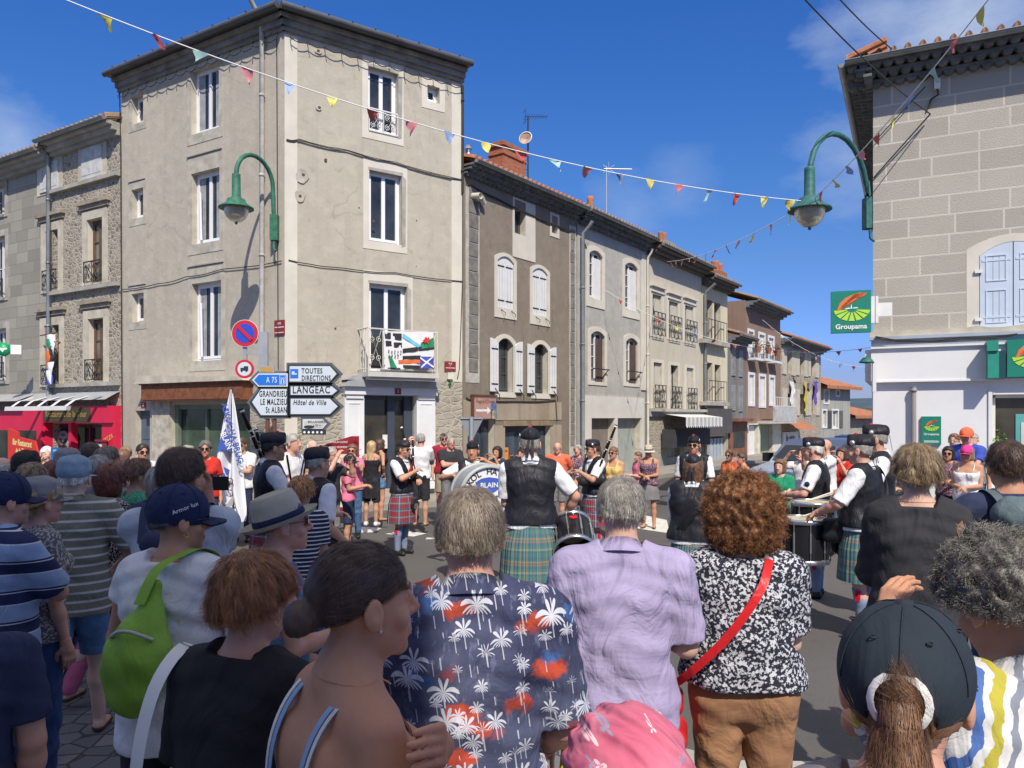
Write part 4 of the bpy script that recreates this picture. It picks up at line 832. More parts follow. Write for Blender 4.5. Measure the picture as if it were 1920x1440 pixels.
# ---------------- second brown house
zE = FF.sz(1430, 575)[1]
up = [FF.rect(1403, 1412, 622, 672), FF.rect(1423, 1433, 628, 674), FF.rect(1441, 1450, 634, 678)]; lo = [FF.rect(1404, 1413, 703, 757), FF.rect(1424, 1434, 706, 760), FF.rect(1443, 1451, 708, 757)]
gr = [FF.rect(1402, 1421, 798, 900), FF.rect(1424, 1448, 796, 895)]; [g_.__setitem__(2, -.1) for g_ in gr]
B, M_ = house('reddish brown house with white window frames, flower pots and white balcony', FF, zE, plaster('reddish_brown_render', (.28, .195, .155), .3, .3), up+lo+gr)
canal_roof(FF.L, zE, 6, .65, .35, TILEG, B, M_, genoise=False)
POT = mat('terracotta_pot', (.35, .13, .07), .8); PLANT = mat('red_flower_leaves', (.16, .07, .05), .8, .6, 14)
for i, h in enumerate(up+lo):
    surround(h, B, M_, WB, .14, .14, 0, .04, .14); casement(h, B, M_, 'white', .16, 2, 0, curtain=True)
    mb = MB(); mb.box((h[0]+h[1])/2-.05, h[1], .06, .1, h[2], h[3]); mb.obj('half_closed_shutter', WB, B, M_)
    if i < 3:
        railing(h[0]-.1, h[1]+.1, h[2], h[2]+.8, -.3, B, M_, IRON, 'window_railing', scroll=False)
        o = MB(); o.lathe([(.12, h[2]+.3), (.2, h[2]+.6)], ((h[0]+h[1])/2, -.38, 0), 10); pt_ = o.obj('flower_pot', POT, B, M_); o = MB()
        for q in range(90):
            a_ = random.uniform(0, 6.3); r_ = random.uniform(0, .42); c_ = Vector(((h[0]+h[1])/2+r_*math.cos(a_), -.38+.6*r_*math.sin(a_), h[2]+.55+random.uniform(0, .42))); d_ = [Vector((random.uniform(-1, 1), random.uniform(-1, 1), random.uniform(-1, 1)))*.07 for _ in range(3)]; o.poly([c_+x for x in d_])
        o.obj('flowers', PLANT, pt_)
        mb = MB(); mb.box(h[0]-.2, h[1]+.2, -.45, 0, h[2]-.12, h[2]); mb.obj('window_ledge', WB, B, M_)
a, b = FF.sz(1420, 775)[0], FF.L+.1; z0, z1 = FF.sz(1440, 790)[1], FF.sz(1440, 762)[1]; mb = MB(); mb.box(a, b, -.95, -.85, z0, z1); mb.box(a, b, -.95, 0, z0-.12, z0+.02); mb.obj('balcony', mat('grey_white_concrete', (.45, .45, .43), .8, .2), B, M_); railing(a, b, z1, z1+.5, -.9, B, M_, WHITE, scroll=False)
mb = MB(); [mb.box(x0, x1, -.05, 0, -.1, z0-.1) for x0, x1 in ((0, gr[0][0]), (gr[0][1], gr[1][0]), (gr[1][1], FF.L))]; mb.box(0, FF.L, -.05, 0, max(g_[3] for g_ in gr), z0-.1); mb.obj('shop_surround', mat('cream_white_shopfront', (.62, .6, .5), .7), B, M_)
for k_, h in enumerate(gr): mb = MB(); mb.box(h[0], h[1], .2, .26, h[2], h[3]); mb.obj('door', [WB, mat('pale_olive_door', (.28, .32, .2), .7)][k_], B, M_)
chimney(B, M_, FF.L*.62, 3.0, zE+.6, FF.sz(1438, 552, -3)[1], 1.3, .8, BRICK, ((-.35, .25, .6), (.3, .25, .55)), cap=False)
# ---------------- far stone house with hanging flags
zE = FH.sz(1500, 643)[1]
ws_ = [FH.rect(c_-4, c_+4, y0, y1) for c_, y0, y1 in ((1479, 664, 700), (1503, 668, 702), (1524, 671, 704), (1480, 738, 776), (1503, 739, 776), (1525, 741, 776))]
B, M_ = house('far stone house with six shuttered windows and hanging coloured ribbons', FH, zE, RUBL, ws_)
canal_roof(FH.L, zE, 6, .65, .35, TILE, B, M_, genoise=False)
mat('pale_stone_shutter', (.50, .46, .37), .8, .15)
for h in ws_:
    casement(h, B, M_, 'brown', .2, 2, 3, curtain=True)
    for x0 in (h[0]-1.0, h[1]+.05): mb = MB(); mb.box(x0, x0+.9, -.06, 0, h[2]-.1, h[3]+.3); mb.obj('open_shutter', MC['pale_stone_shutter'], B, M_)
mb = MB(); a = FH.sz(1478, 800)[0]; z_ = FH.sz(1480, 790)[1]; mb.add([(0, -.02, z_+.1), (a+2.2, -.02, z_+.1), (a+2.4, -1.2, z_-.5), (-.2, -1.2, z_-.5)], [(0, 3, 2, 1)]); mb.obj('porch_roof', TILE, B, M_)
mb = MB(); mb.box(.3, a+2, -.08, -.0, z_-1.4, z_-.65); o = mb.obj('shop_sign', WB, B, M_); text_obj('lettering', 'le yazu', .7, BLET, o, T(a*.5+1, -.1, z_-1.03) @ UP)
mb = MB(); mb.box(a-.5, a+1.2, -.03, 0, .3, z_-1.6); mb.obj('door', BROWNW, B, M_)
chimney(B, M_, FH.L*.25, 3, zE+.5, FH.sz(1475, 622, -3)[1], 1.5, .8, RUBL, ((-.45, .2, .7), (0, .2, .6), (.45, .2, .7)), cap=False)
for px_, m_, lb, yy in ((1481, KW, 'black and white ribbon flag hanging on the far stone house', 1), (1507, mat('yellow_ribbon', (.55, .45, .08), .9), 'long yellow and violet ribbon flag hanging on the far stone house', 0), (1525, mat('violet_ribbon', (.15, .08, .4), .9), 'violet and white ribbon flag hanging on the far stone house', 1)):
    s_, zt_ = FH.sz(px_, 718); zb2 = FH.sz(px_, 770 if yy == 0 else 752)[1]; rb = thing('ribbon_flag', lb, 'flag', FH.M @ Vector((s_, -.1, zt_)), FH.M.to_euler().z, 'flags hanging on the far stone house')
    cloth('cloth', [(-.35, zb2-zt_), (.15, zb2-zt_-.3), (.5, 0), (-.3, .1)], m_, 1, -.05, 8, .06, rb); cloth('tail', [(.1, zb2-zt_+1.5), (.5, zb2-zt_+1.2), (.55, .0), (.1, 0)], KB if yy else MC['violet_ribbon'], 2, -.12, 8, .06, rb)
# ---------------- last houses down the street
H1 = Fac(g2(1539, 57), g2(1594, 61)); H2 = Fac(g2(1594, 64), g2(1655, 68))
zE = H1.sz(1560, 724)[1]; ws_ = [H1.rect(1545, 1553, 732, 755), H1.rect(1567, 1573, 733, 741), H1.rect(1542, 1549, 770, 800), H1.rect(1560, 1571, 770, 802)]
B, M_ = house('small far grey house with orange hipped roof below the far stone house', H1, zE, plaster('far_grey_render', (.38, .38, .35), .5), ws_)
for h in ws_: surround(h, B, M_, WB, .12, .12, 0, .05, .12); casement(h, B, M_, 'white', .15, 2, 0)
for x0 in (ws_[3][0]-.9, ws_[3][1]+.1, ws_[2][1]+.1): mb = MB(); mb.box(x0, x0+.75, -.06, 0, ws_[3][2], ws_[3][3]); mb.obj('open_shutter', mat('dark_green_grey_shutter', (.10, .11, .10), .8), B, M_)
mb = MB(); zp = H1.sz(1540, 694, -3)[1]; mb.add([(-.5, -.7, zE), (H1.L+.7, -.7, zE), (H1.L*.35, 3.5, zp), (-.5, 3.5, zp), (H1.L+.7, 8, zE), (-.5, 8, zE), (-.5, -.7, zE-.25), (H1.L+.7, -.7, zE-.25)], [(0, 1, 2, 3), (1, 4, 2), (4, 5, 3, 2), (6, 7, 1, 0)]); mb.obj('tiled_roof', TILE, B, M_)
zE = H2.sz(1625, 779)[1]; B, M_ = house('low far stone house with orange roof at the end of the street', H2, zE, RUB, [])
mb = MB(); zp = H2.sz(1600, 752, -4)[1]; mb.add([(-.5, -.7, zE), (H2.L+.7, -.7, zE), (H2.L*.4, 4, zp), (-.5, 4, zp), (H2.L+.7, 8, zE), (-.5, -.7, zE-.25), (H2.L+.7, -.7, zE-.25)], [(0, 1, 2, 3), (1, 4, 2), (5, 6, 1, 0)]); mb.obj('tiled_roof', TILE, B, M_)
# ================ left: stone house with the restaurant
zE = FS.sz(130, 262)[1]
at = [FS.rect(77, 111, 304, 360), FS.rect(155, 193, 275, 335)]; up = [FS.rect(86, 110, 432, 545), FS.rect(164, 193, 410, 530)]; lo = [FS.rect(84, 112, 610, 722), FS.rect(166, 195, 597, 714)]
gr = [FS.rect(48, 205, 795, 960)]; gr[0][2] = .1
B = thing('house', 'rubble stone house above the pink restaurant front with brown windows', 'house', (FS.a.x, FS.a.y, -.06)); M_ = T(-FS.a.x, -FS.a.y, .06) @ FS.M
wall(FS.L, -.2, zE-.15, up+lo+gr, .28).obj('wall', [RUBL, PLW], B, M_); shell_back(FS.L, -.2, zE, 8, RUBL, B, M_, 'flank_wall')
canal_roof(FS.L, zE, 7, .45, .3, TILEG, B, M_, genoise=False, gm=GREYST)
SHW = mat('weathered_white_shutter', (.52, .53, .52), .7, .2, 5)
for h in at:
    surround([h[0], h[1], h[2], h[3]], B, M_, STONE, .2, .12, 0, .02, .05); mb = leaf(h[0]+.01, h[1]-.01, h[2]+.02, h[3]-.02, -.05, .05, boards=5); mb.obj('closed_shutter', [SHW, GREYST, SHW], B, M_)
mat('dusty_old_glass', (.1, .1, .09), .3)
for h in up+lo:
    surround(h, B, M_, STONE, .24, .24, 0, .03, .05); casement(h, B, M_, 'brown', .16, 2, 2, glass=glassm('dusty_glass', (.13, .12, .10), .2), curtain=False)
    mb = MB(); mb.box(h[0]-.38, h[1]+.38, -.14, 0, h[3]+.42, h[3]+.52); mb.box(h[0]-.32, h[1]+.32, -.07, 0, h[3]+.3, h[3]+.42); mb.obj('window_hood', mat('weathered_stone_hood', (.30, .26, .20), .9, .3, 4, .6), B, M_)
    railing(h[0]-.03, h[1]+.03, h[2]+.02, h[2]+.62, -.1, B, M_, IRON, 'window_railing')
for py in (352, 546, 722): mb = MB(); zc = FS.sz(134, py)[1]; mb.box(0, FS.L-.05, -.14, 0, zc-.06, zc+.05); mb.obj('string_course', GREYST, B, M_)
downpipe(B, M_, .0, 2.2, zE-.4, -.14, .055, .4)
PINK = mat('pink_red_shopfront', (.62, .02, .07), .45, .06, 3, .03)
z0, z1 = FS.sz(130, 792)[1], FS.sz(130, 762)[1]
mb = MB(); mb.box(.0, FS.L-.02, -.30, 0, z0, z1); mb.box(gr[0][1], FS.L-.02, -.22, 0, -.1, z0); mb.box(0, gr[0][0], -.22, 0, -.1, z0); mb.box((gr[0][0]+gr[0][1])/2+.35, (gr[0][0]+gr[0][1])/2+.5, -.1, .1, 0, z0); mb.obj('shop_front', PINK, B, M_)
mb = MB(); a, b = FS.sz(28, 778, .3)[0], FS.sz(170, 778, .3)[0]; mb.box(max(a, .05), b, -.315, -.30, z0+.03, z1-.04); o = mb.obj('name_board', mat('dark_olive_board', (.06, .055, .03), .7), B, M_)
text_obj('lettering', 'Restaurant de la Tour', .26, mat('tarnished_gold_lettering', (.30, .22, .08), .6), o, T((max(a, .05)+b)/2, -.325, (z0+z1)/2) @ UP, bold=.004, sx=.95)
h = gr[0]; o = MB(); o.box(h[0], h[1], .2, .3, h[2], .7); o.box(h[0], h[1], .2, .26, h[3]-.1, h[3]); [o.box(h[0]+(h[1]-h[0])*t_-.03, h[0]+(h[1]-h[0])*t_+.03, .16, .26, h[2], h[3]) for t_ in (.22, .5, .72, .9)]
o = o.obj('restaurant_window', mat('dark_plum_frame', (.10, .02, .03), .5), B, M_); mb = MB(); mb.poly([(h[0], .24, h[2]), (h[1], .24, h[2]), (h[1], .24, h[3]), (h[0], .24, h[3])]); mb.obj('pane', glassm('dark_restaurant_glass', (.03, .028, .025)), o)
# folded awning: zinc cover with white curved arms
aw = MB(); a, b = FS.sz(10, 755, .9)[0], FS.sz(218, 760, .3)[0]; zt_, zf = FS.sz(120, 744)[1], FS.sz(120, 767, 1.)[1]+.1
xw0 = -.9; aw.poly([(xw0, -.02, zt_+.12), (xw0, -.45, zt_-.12), (FS.L-.05, -.45, zt_-.12), (FS.L-.05, -.02, zt_+.12)]); aw.obj('awning_cover', mat('light_grey_sheet', (.34, .35, .36), .6, .15), B, M_)
aw = MB()
for i in range(5):
    x = .15+i*.72; pts = [(x, -.3, zt_-.02), (x-.12, -.62, zt_-.03), (x-.32, -.9, zt_-.14), (x-.5, -1.02, zt_-.30)]
    for (p, q) in zip(pts[:-1], pts[1:]): aw.add([p, (p[0]+.16, p[1], p[2]), (q[0]+.16, q[1], q[2]), q], [(0, 1, 2, 3), (3, 2, 1, 0)][:1], 0)
aw.prism([(-.55, zt_-.42), (2.75, zt_-.42), (2.8, zt_-.30), (-.5, zt_-.30)], -1.1, -.98); aw.obj('awning_arm', WHITE, B, M_)
bd = thing('menu_case', 'plum framed menu case with a white sheet beside the restaurant door', 'notice case', FS.M @ Vector((FS.sz(189, 830, .35)[0], -.33, FS.sz(189, 840, .35)[1]-.2)), FS.M.to_euler().z)
mb = MB(); mb.box(-.17, .17, -.05, .05, -.3, .38); mb.box(-.2, .2, -.08, .06, .38, .43); mb.obj('case', mat('plum_wood', (.22, .03, .06), .6), bd); mb = MB(); mb.box(-.1, .1, -.056, -.05, -.22, .3); mb.obj('menu_sheet', WHITE, bd)
text_obj('lettering', 'PIZZA', .2, mat('gold_lettering', (.7, .42, .05), .6), B, M_ @ T(FS.L-.25, -.235, FS.sz(210, 822)[1]) @ Matrix.Rotation(R(0), 4, 'Y') @ UP @ Matrix.Rotation(R(22), 4, 'Z'), sx=.85)
rs = thing('sign_board', 'round pale sign with dark leaf emblem standing in the restaurant window', 'sign', FS.M @ Vector((FS.sz(114, 828)[0], .1, FS.sz(114, 828)[1])), FS.M.to_euler().z)
mb = MB(); mb.lathe([(0, .0), (.33, 0), (.33, .03), (0, .03)], (0, 0, 0), 28, ax='y'); mb.obj('disc', mat('sage_grey_disc', (.30, .32, .27), .7), rs); mb = MB(); [mb.prism([(0, -.06), (sx_*.18, .0), (sx_*.2, .1), (sx_*.05, .06)] if sx_ > 0 else [(0, -.06), (sx_*.05, .06), (sx_*.2, .1), (sx_*.18, 0)], -.045, -.03) for sx_ in (-1, 1)]; mb.prism([(-.2, -.16), (.2, -.16), (.2, -.12), (-.2, -.12)], -.045, -.03); mb.obj('emblem', BLET, rs)
text_obj('lettering', 'BAR', .11, BLET, rs, T(0, -.035, .2) @ UP)
sb = thing('advertising_board', 'large red slanted board with gold lettering before the restaurant', 'sign', FS.M @ Vector((FS.sz(42, 850, 1.2)[0], -1.2, .0)), FS.M.to_euler().z)
zz = FS.sz(42, 818, 1.2)[1]; mb = MB(); mb.prism([(-.75, 0), (.95, 0), (.95, zz-.7), (.7, zz-.12), (-.2, zz-.02), (-.2, zz+.12), (-.75, zz+.22)], -.03, .03); mb.obj('board', mat('scarlet_board', (.62, .04, .025), .5, .05), sb); GOLD = MC['gold_lettering']; CRL = mat('cream_lettering', (.75, .62, .28), .6, .03, bump=0)
text_obj('lettering', 'Bar Restaurant', .24, CRL, sb, T(.05, -.035, zz-.2) @ UP @ Matrix.Rotation(R(-4), 4, 'Z'), bold=.006, sx=.72); text_obj('lettering', 'de la Tour', .19, CRL, sb, T(.02, -.035, zz-.42) @ UP, bold=.004, sx=.8); text_obj('lettering', 'Pizzeria', .24, WLET, sb, T(.08, -.035, zz-.66) @ UP, bold=.006, sx=.85)
# flag at the window
bf = thing('banner', 'bunch of twisted white, black, orange and blue flags hanging from the left stone house window', 'flag', FS.M @ Vector((FS.sz(97, 630, .2)[0], -.22, FS.sz(97, 722, .2)[1])), FS.M.to_euler().z)
hB = FS.sz(97, 626, .2)[1]-FS.sz(97, 722, .2)[1]; wv = .27
mb = MB(); mb.tube([(-.6, 0, hB-.02), (.35, .0, hB+.02)], .02, 5); mb.obj('pole', BROWNW, bf)
for q, (x0, z0_, x1, z1_, m_) in enumerate([(-.9, .55, .9, 1., KW), (-.6, .72, .5, .92, KG), (.1, .5, 1., .85, KB), (-.75, .30, .25, .68, KO), (-.2, .2, .9, .45, KW), (-.8, 0, .0, .32, mat('navy_flag_cloth', (.04, .06, .2), .85)), (-.1, 0, .8, .3, KW), (.3, 0, .95, .2, KU)]):
    cloth('flag_cloth', [(x0*wv+.03, z0_*hB), (x1*wv, z0_*hB+.02), (x1*wv*.8+.04, z1_*hB), (x0*wv*.8, z1_*hB-.03)], m_, q, -.02-.012*q, 6, .03, bf)
# ---------------- leftmost grey ashlar house
ASG = ashlar('grey_ashlar_wall', (.34, .325, .28), (.24, .23, .2), .7, .34, .02, .8, .2)
zE = FS0.sz(20, 312)[1]; up = [FS0.rect(-20, 11, 445, 560), FS0.rect(-20, 13, 617, 715)]; at = [FS0.rect(-20, 10, 350, 405)]
B = thing('house', 'grey ashlar house at the left edge beside the rubble stone house', 'house', (FS0.a.x, FS0.a.y, -.06)); M_ = T(-FS0.a.x, -FS0.a.y, .06) @ FS0.M
wall(FS0.L, -.2, zE-.15, up+at, .28).obj('wall', [ASG, STONE], B, M_); canal_roof(FS0.L, zE, 7, .45, .3, TILEG, B, M_, genoise=False, gm=GREYST)
for h in up+at: surround(h, B, M_, GREYST, .15, .2, 0, .03, .1); casement(h, B, M_, 'white', .18, 2, 1); railing(h[0], h[1], h[2], h[2]+.6, -.1, B, M_, IRON, 'window_railing')
mb = MB(); mb.box(0, FS0.L-.05, -.30, 0, -.1, z1-.1); mb.obj('shop_front', PINK, B, M_); mb = MB(); mb.box(2.5, FS0.L-.35, -.31, -.3, .3, z0-.25); mb.obj('pane', GLASS, B, M_)
mb = MB(); mb.poly([(0, -.02, zt_+.12), (0, -.6, zt_-.12), (FS0.L-.9, -.6, zt_-.12), (FS0.L-.9, -.02, zt_+.12)]); mb.obj('awning_cover', MC['light_grey_sheet'], B, M_)
ph = thing('pharmacy_sign', 'round green sign with white animal emblem projecting at the left edge', 'sign', P(6, 655, 22.8), R(20))
mb = MB(); mb.lathe([(0, -.06), (.2, -.06), (.2, .06), (0, .06)], (0, 0, 0), 28, ax='y'); mb.obj('disc', mat('bright_green_sign', (.0, .32, .12), .4, .05), ph); mb = MB(); mb.prism([(-.13, -.02), (-.05, -.03), (.0, -.09), (.04, -.02), (.12, .0), (.1, .05), (.0, .03), (-.1, .05)], -.07, -.06); mb.obj('emblem', WLET, ph); mb = MB(); mb.box(.2, .48, -.06, .06, -.14, .14); mb.obj('casing', WHITE, ph)
# ================ right: insurance office
ASR = ashlar('scored_beige_blocks', (.49, .46, .40), (.63, .60, .53), .95, .365, .036, .9, .10, (.15, .14))
zE = RW.sz(1780, 130)[1]+.12; win = RW.rect(1836, 1966, 452, 617); shop = RW.rect(1860, 2200, 738, 905)
B = thing('office_building', 'corner insurance office of scored beige blocks over a white ground floor', 'building', (RW.a.x, RW.a.y, -.06)); M_ = T(-RW.a.x, -RW.a.y, .06) @ RW.M
wall(RW.L, -.2, zE, [win, shop], .2).obj('wall', [ASR, PLW], B, M_)
side = Fac(RW.a+Vector((.46, .888))*14, RW.a); Ms = T(-RW.a.x, -RW.a.y, .06) @ side.M
wall(side.L, -.2, zE, [], .2).obj('side_wall', ASR, B, Ms)
canal_roof(RW.L, zE+.16, 7, .52, .3, TILE, B, M_, x0=-.44, soff=.36); canal_roof(side.L+.52, zE+.16, .25, .44, .3, TILE, B, Ms, soff=.36)
surround(win, B, M_, PLW, .20, .14, .22, .006, .02)
mb = MB(); mb.poly([(win[0], .19, win[2]), (win[1], .19, win[2]), (win[1], .19, win[3]), (win[0], .19, win[3])]); mb.poly([(win[0], .12, win[3]-.2), (win[1], .12, win[3]-.2), (win[1], .12, win[3]), (win[0], .12, win[3])]); mb.obj('window_backing', DARKIN, B, M_)
mat('pale_blue_shutter_paint', (.52, .60, .72), .55, .06); xm = (win[0]+win[1])/2
for (x0, x1, up_) in ((win[0]+.01, xm-.008, 'l'), (xm+.008, win[1]-.01, 'r')):
    mb = leaf(x0, x1, win[2]+.02, win[3], -.0, .05, .2, up=up_, boards=1)
    for (q0, q1) in ((.08, .50), (.56, .90)):
        zz0 = win[2]+(win[3]-win[2])*q0; zz1 = win[2]+(win[3]-win[2])*q1-.06
        mb.ring([(x0+.09, zz0), (x1-.09, zz0), (x1-.09, zz1), (x0+.09, zz1)], [(x0+.11, zz0+.02), (x1-.11, zz0+.02), (x1-.11, zz1-.02), (x0+.11, zz1-.02)], -.012, 0, 0)
        for k in (1, 2): xx = x0+.11+(x1-x0-.22)*k/3; mb.box(xx-.003, xx+.003, -.004, -.0, zz0, zz1, 1)
    mb.obj('closed_shutter', [MC['pale_blue_shutter_paint'], ZINC, MC['pale_blue_shutter_paint']], B, M_)
for zz in (win[2]+.2, win[3]-.5): mb = MB(); mb.box(win[0]-.07, win[0]+.05, -.05, -.02, zz-.03, zz+.03); mb.obj('hinge', WHITE, B, M_)
z0, z1 = RW.sz(1740, 713)[1], RW.sz(1740, 652)[1]
mat('white_office_render', (.72, .72, .73), .7, .04, 2, .15)
mb = MB(); mb.box(-.03, RW.L, -.14, 0, z0, z1); mb.box(-.0, shop[0], -.04, 0, -.12, z0); mb.box(shop[1], RW.L, -.04, 0, -.12, z0); mb.box(shop[0], shop[1], -.04, 0, -.12, shop[2]); mb.box(shop[0], shop[1], -.04, 0, shop[3], z0); mb.box(shop[0]-.06, shop[0], -.07, -.04, -.12, shop[3]+.1)
mb.box(-.03, RW.L, -.2, 0, z1, z1+.035); mb.box(-.03, RW.L, -.16, 0, z0-.03, z0)
mb.obj('white_ground_floor', MC['white_office_render'], B, M_)
mb = MB(); mb.box(-.03, RW.L, -.1, 0, z1+.035, z1+.17); mb.box(-.06, RW.L, -.17, 0, z1+.17, z1+.23); mb.obj('blue_grey_cornice', mat('pale_blue_grey_band', (.36, .41, .48), .7, .1), B, M_)
mb = MB(); mb.prism([(-.05, z1+.23), (RW.L, z1+.23)]+[(RW.L-(RW.L+.05)*i/24, z1+.34+random.uniform(-.03, .03)) for i in range(25)], -.12, 0); mb.obj('rough_ledge', STONE, B, M_)
mb = MB(); mb.box(-.03, side.L, -.02, 0, -.12, z0); mb.box(0, side.L, -.14, 0, z0, z1); mb.obj('white_side', MC['white_office_render'], B, Ms)
h = shop; mb = MB(); mb.box(h[0], h[0]+.06, .1, .16, h[2], h[3]); mb.box(h[0], h[1], .1, .16, h[3]-.06, h[3]); mb.box(h[0], h[1], .1, .16, h[2], h[2]+.06); o = mb.obj('shop_window', WHITE, B, M_); mb = MB(); mb.poly([(h[0], .14, h[2]), (h[1], .14, h[2]), (h[1], .14, h[3]), (h[0], .14, h[3])]); mb.obj('pane', glassm('office_glass', (.06, .055, .045), .05), o)
mb = MB(); x0 = RW.sz(1906, 800)[0]; mb.box(x0, x0+.9, .12, .13, shop[3]-1.6, shop[3]-.35); o2 = mb.obj('poster', mat('teal_poster', (.10, .38, .36), .6, .1), B, M_); mb = MB(); mb.box(x0+.08, x0+.8, .11, .12, shop[3]-1.15, shop[3]-.5); mb.prism(blob(x0+.3, shop[3]-1.3, .2, .1, seed=3), .105, .115); mb.obj('poster_field', CR, o2)
mb = MB(); rr = random.Random(4); xs_ = RW.sz(1878, 800)[0]
for q in range(260):
    c_ = Vector((xs_+rr.gauss(0, .09), .09+rr.uniform(-.03, .03), shop[3]-1.05+rr.gauss(0, .2))); d_ = [Vector((rr.uniform(-1, 1), rr.uniform(-.6, .6), rr.uniform(-1, 1)))*.035 for _ in range(3)]; mb.poly([c_+x for x in d_])
tag(mb.obj('window_plant', mat('bright_leaf_green', (.12, .30, .04), .7, .4, 20), None, B.matrix_world), None, None)
pl_ = bpy.data.objects['window_plant']; pl_.matrix_world = RW.M; tag(pl_, 'leafy green plant behind the office window glass', 'plant')
downpipe(B, M_, RW.sz(1713, 800)[0], -.05, z0-.12, -.13, .045, 0, mat('grey_brown_pipe', (.30, .28, .27), .6, .15))
# green logo signs
GRN = mat('teal_green_sign', (.015, .21, .15), .4, .06, 3, 0); LIME = mat('lime_green_rays', (.42, .68, .05), .6, .03, bump=0); ORG = mat('orange_comet', (.72, .18, .06), .6, .05, bump=0)
def logo(parent, S, y, word=True, M0=None, ox=0, oz=0, k=1.0):
    M0 = M0 or Matrix.Identity(4)
    mb = MB(); pts = []
    up_ = [(-.32, .02), (-.26, .2), (-.12, .34), (.08, .43), (.24, .46)]; dn = [(.36, .45), (.30, .38), (.20, .34), (.06, .335), (-.08, .27), (-.2, .15), (-.30, .0)]
    mb.prism([(ox+a_*S, oz+b_*S) for a_, b_ in (dn+up_[::-1])[::-1][::-1]], y-.006, y); mb.obj('comet_arc', ORG, parent, M0)
    mb = MB()
    for i in range(7):
        a0 = math.pi*(1.02+.96*i/7)+.03; a1 = math.pi*(1.02+.96*(i+1)/7)-.06
        c_ = (ox+.02*S, oz+.06*S); ri = .10*S
        mb.prism([(c_[0]+math.cos(a_)*r_*1.15, c_[1]-.0+math.sin(a_)*r_*.82) for a_, r_ in ((a0+.06, ri), (a0, .36*S), (a1, .36*S), (a1-.06, ri))], y-.006, y)
    mb.obj('field_rays', LIME, parent, M0)
    mb = MB(); mb.prism([(ox-.14*S, oz+.06*S), (ox-.03*S, oz+.065*S), (ox-.03*S, oz+.1*S), (ox-.12*S, oz+.085*S)], y-.006, y); mb.prism([(ox-.02*S, oz+.07*S), (ox+.035*S, oz+.07*S), (ox+.02*S, oz+.1*S), (ox+.005*S, oz+.19*S), (ox-.01*S, oz+.1*S)], y-.007, y); mb.prism([(ox+.045*S, oz+.07*S), (ox+.16*S, oz+.075*S), (ox+.14*S, oz+.1*S), (ox+.05*S, oz+.095*S)], y-.006, y); mb.obj('village_emblem', WLET, parent, M0)
    if word: text_obj('lettering', 'Groupama', .165*S, WLET, parent, M0 @ T(ox, y-.004, oz-.37*S) @ UP, bold=.0025*S/.7, sx=1.0)
Yg = 13.9; c_ = P(1595, 585, Yg); gs = thing('projecting_sign', 'square teal green sign with comet and field rays projecting from the office corner', 'sign', c_, R(-18))
S = 78/FP*Yg; mb = MB(); mb.box(-S*.44, S*.44, -.06, .06, -S*.5, S*.5); mb.obj('box', GRN, gs); logo(gs, S*.98, -.062)
mb = MB(); mb.box(S*.44, S*.52, -.05, .05, -.22, .26); mb.box(S*.54, S*.6, -.05, .05, -.22, .26); mb.box(S*.52, S*.54, -.03, .03, -.2, .24); mb.box(S*.6, S*.9, -.03, .03, -.1, .14); mb.obj('bracket', WHITE, gs)
mb = MB(); x0 = RW.sz(1888, 680, .2)[0]; zc = RW.sz(1920, 676, .2)[1]; mb.box(x0, x0+3.2, -.24, -.14, z0+.02, RW.sz(1890, 637, .24)[1]); o = mb.obj('office_sign', GRN, B, M_); zc = (z0+RW.sz(1890, 637, .24)[1])/2; logo(o, .74, -.242, False, Matrix.Identity(4), x0+.36, zc)
text_obj('lettering', 'Groupama', .42, WLET, o, T(x0+1.85, -.245, zc) @ UP, bold=.006)
gb = thing('shutter_box', 'teal green boxed bracket on the white band left of the large green sign', 'sign', RW.M @ Vector((RW.sz(1849, 680, .14)[0], -.14, z0)), RW.M.to_euler().z)
w2 = RW.sz(1875, 680, .2)[0]-RW.sz(1849, 680, .2)[0]; hh_ = z1-z0; mb = MB(); mb.box(0, w2*.7, -.3, 0, 0, hh_*.78); mb.box(w2*.7, w2*.8, -.3, 0, 0, hh_*.78); mb.box(-.01, w2*.75, -.34, 0, hh_*.78, hh_+.05); mb.obj('casing', mat('teal_green_casing', (.03, .27, .2), .4), gb); mb = MB(); mb.box(w2*.8, w2*1.35, -.1, 0, .0, hh_*.8); mb.obj('dark_slot', mat('dark_teal', (.01, .06, .08), .5), gb)
pq = thing('office_plaque', 'small teal green wall plaque with the rayed field logo beside the downpipe', 'sign', RW.M @ Vector((RW.sz(1746, 807, .05)[0], -.06, RW.sz(1746, 807, .05)[1])), RW.M.to_euler().z)
S = .5; mb = MB(); mb.box(-.16, .16, -.04, .02, -.26, .26); mb.obj('plate', GRN, pq); logo(pq, .3, -.042, False, Matrix.Identity(4), 0, .06); text_obj('lettering', 'Groupama', .058, WLET, pq, T(0, -.045, -.07) @ UP, bold=.001); mb = MB(); [mb.box(-.12, .12, -.043, -.04, -.2-.02*i, -.19-.02*i) for i in range(2)]; mb.obj('small_print', WLET, pq)
cl = thing('corner_lamp', 'small green hooded lamp on a white panel at the office corner', 'light', P(1625, 680, 14.4), R(-20)); mb = MB(); mb.lathe([(.0, .1), (.07, .09), (.12, .03), (.14, -.0), (.0, -.02)], (0, 0, 0), 16); mb.obj('hood', mat('green_lamp_paint', (.03, .16, .11), .45, .1), cl); mb = MB(); mb.box(.1, .16, -.05, .2, -.55, .04); mb.obj('panel', WHITE, cl)
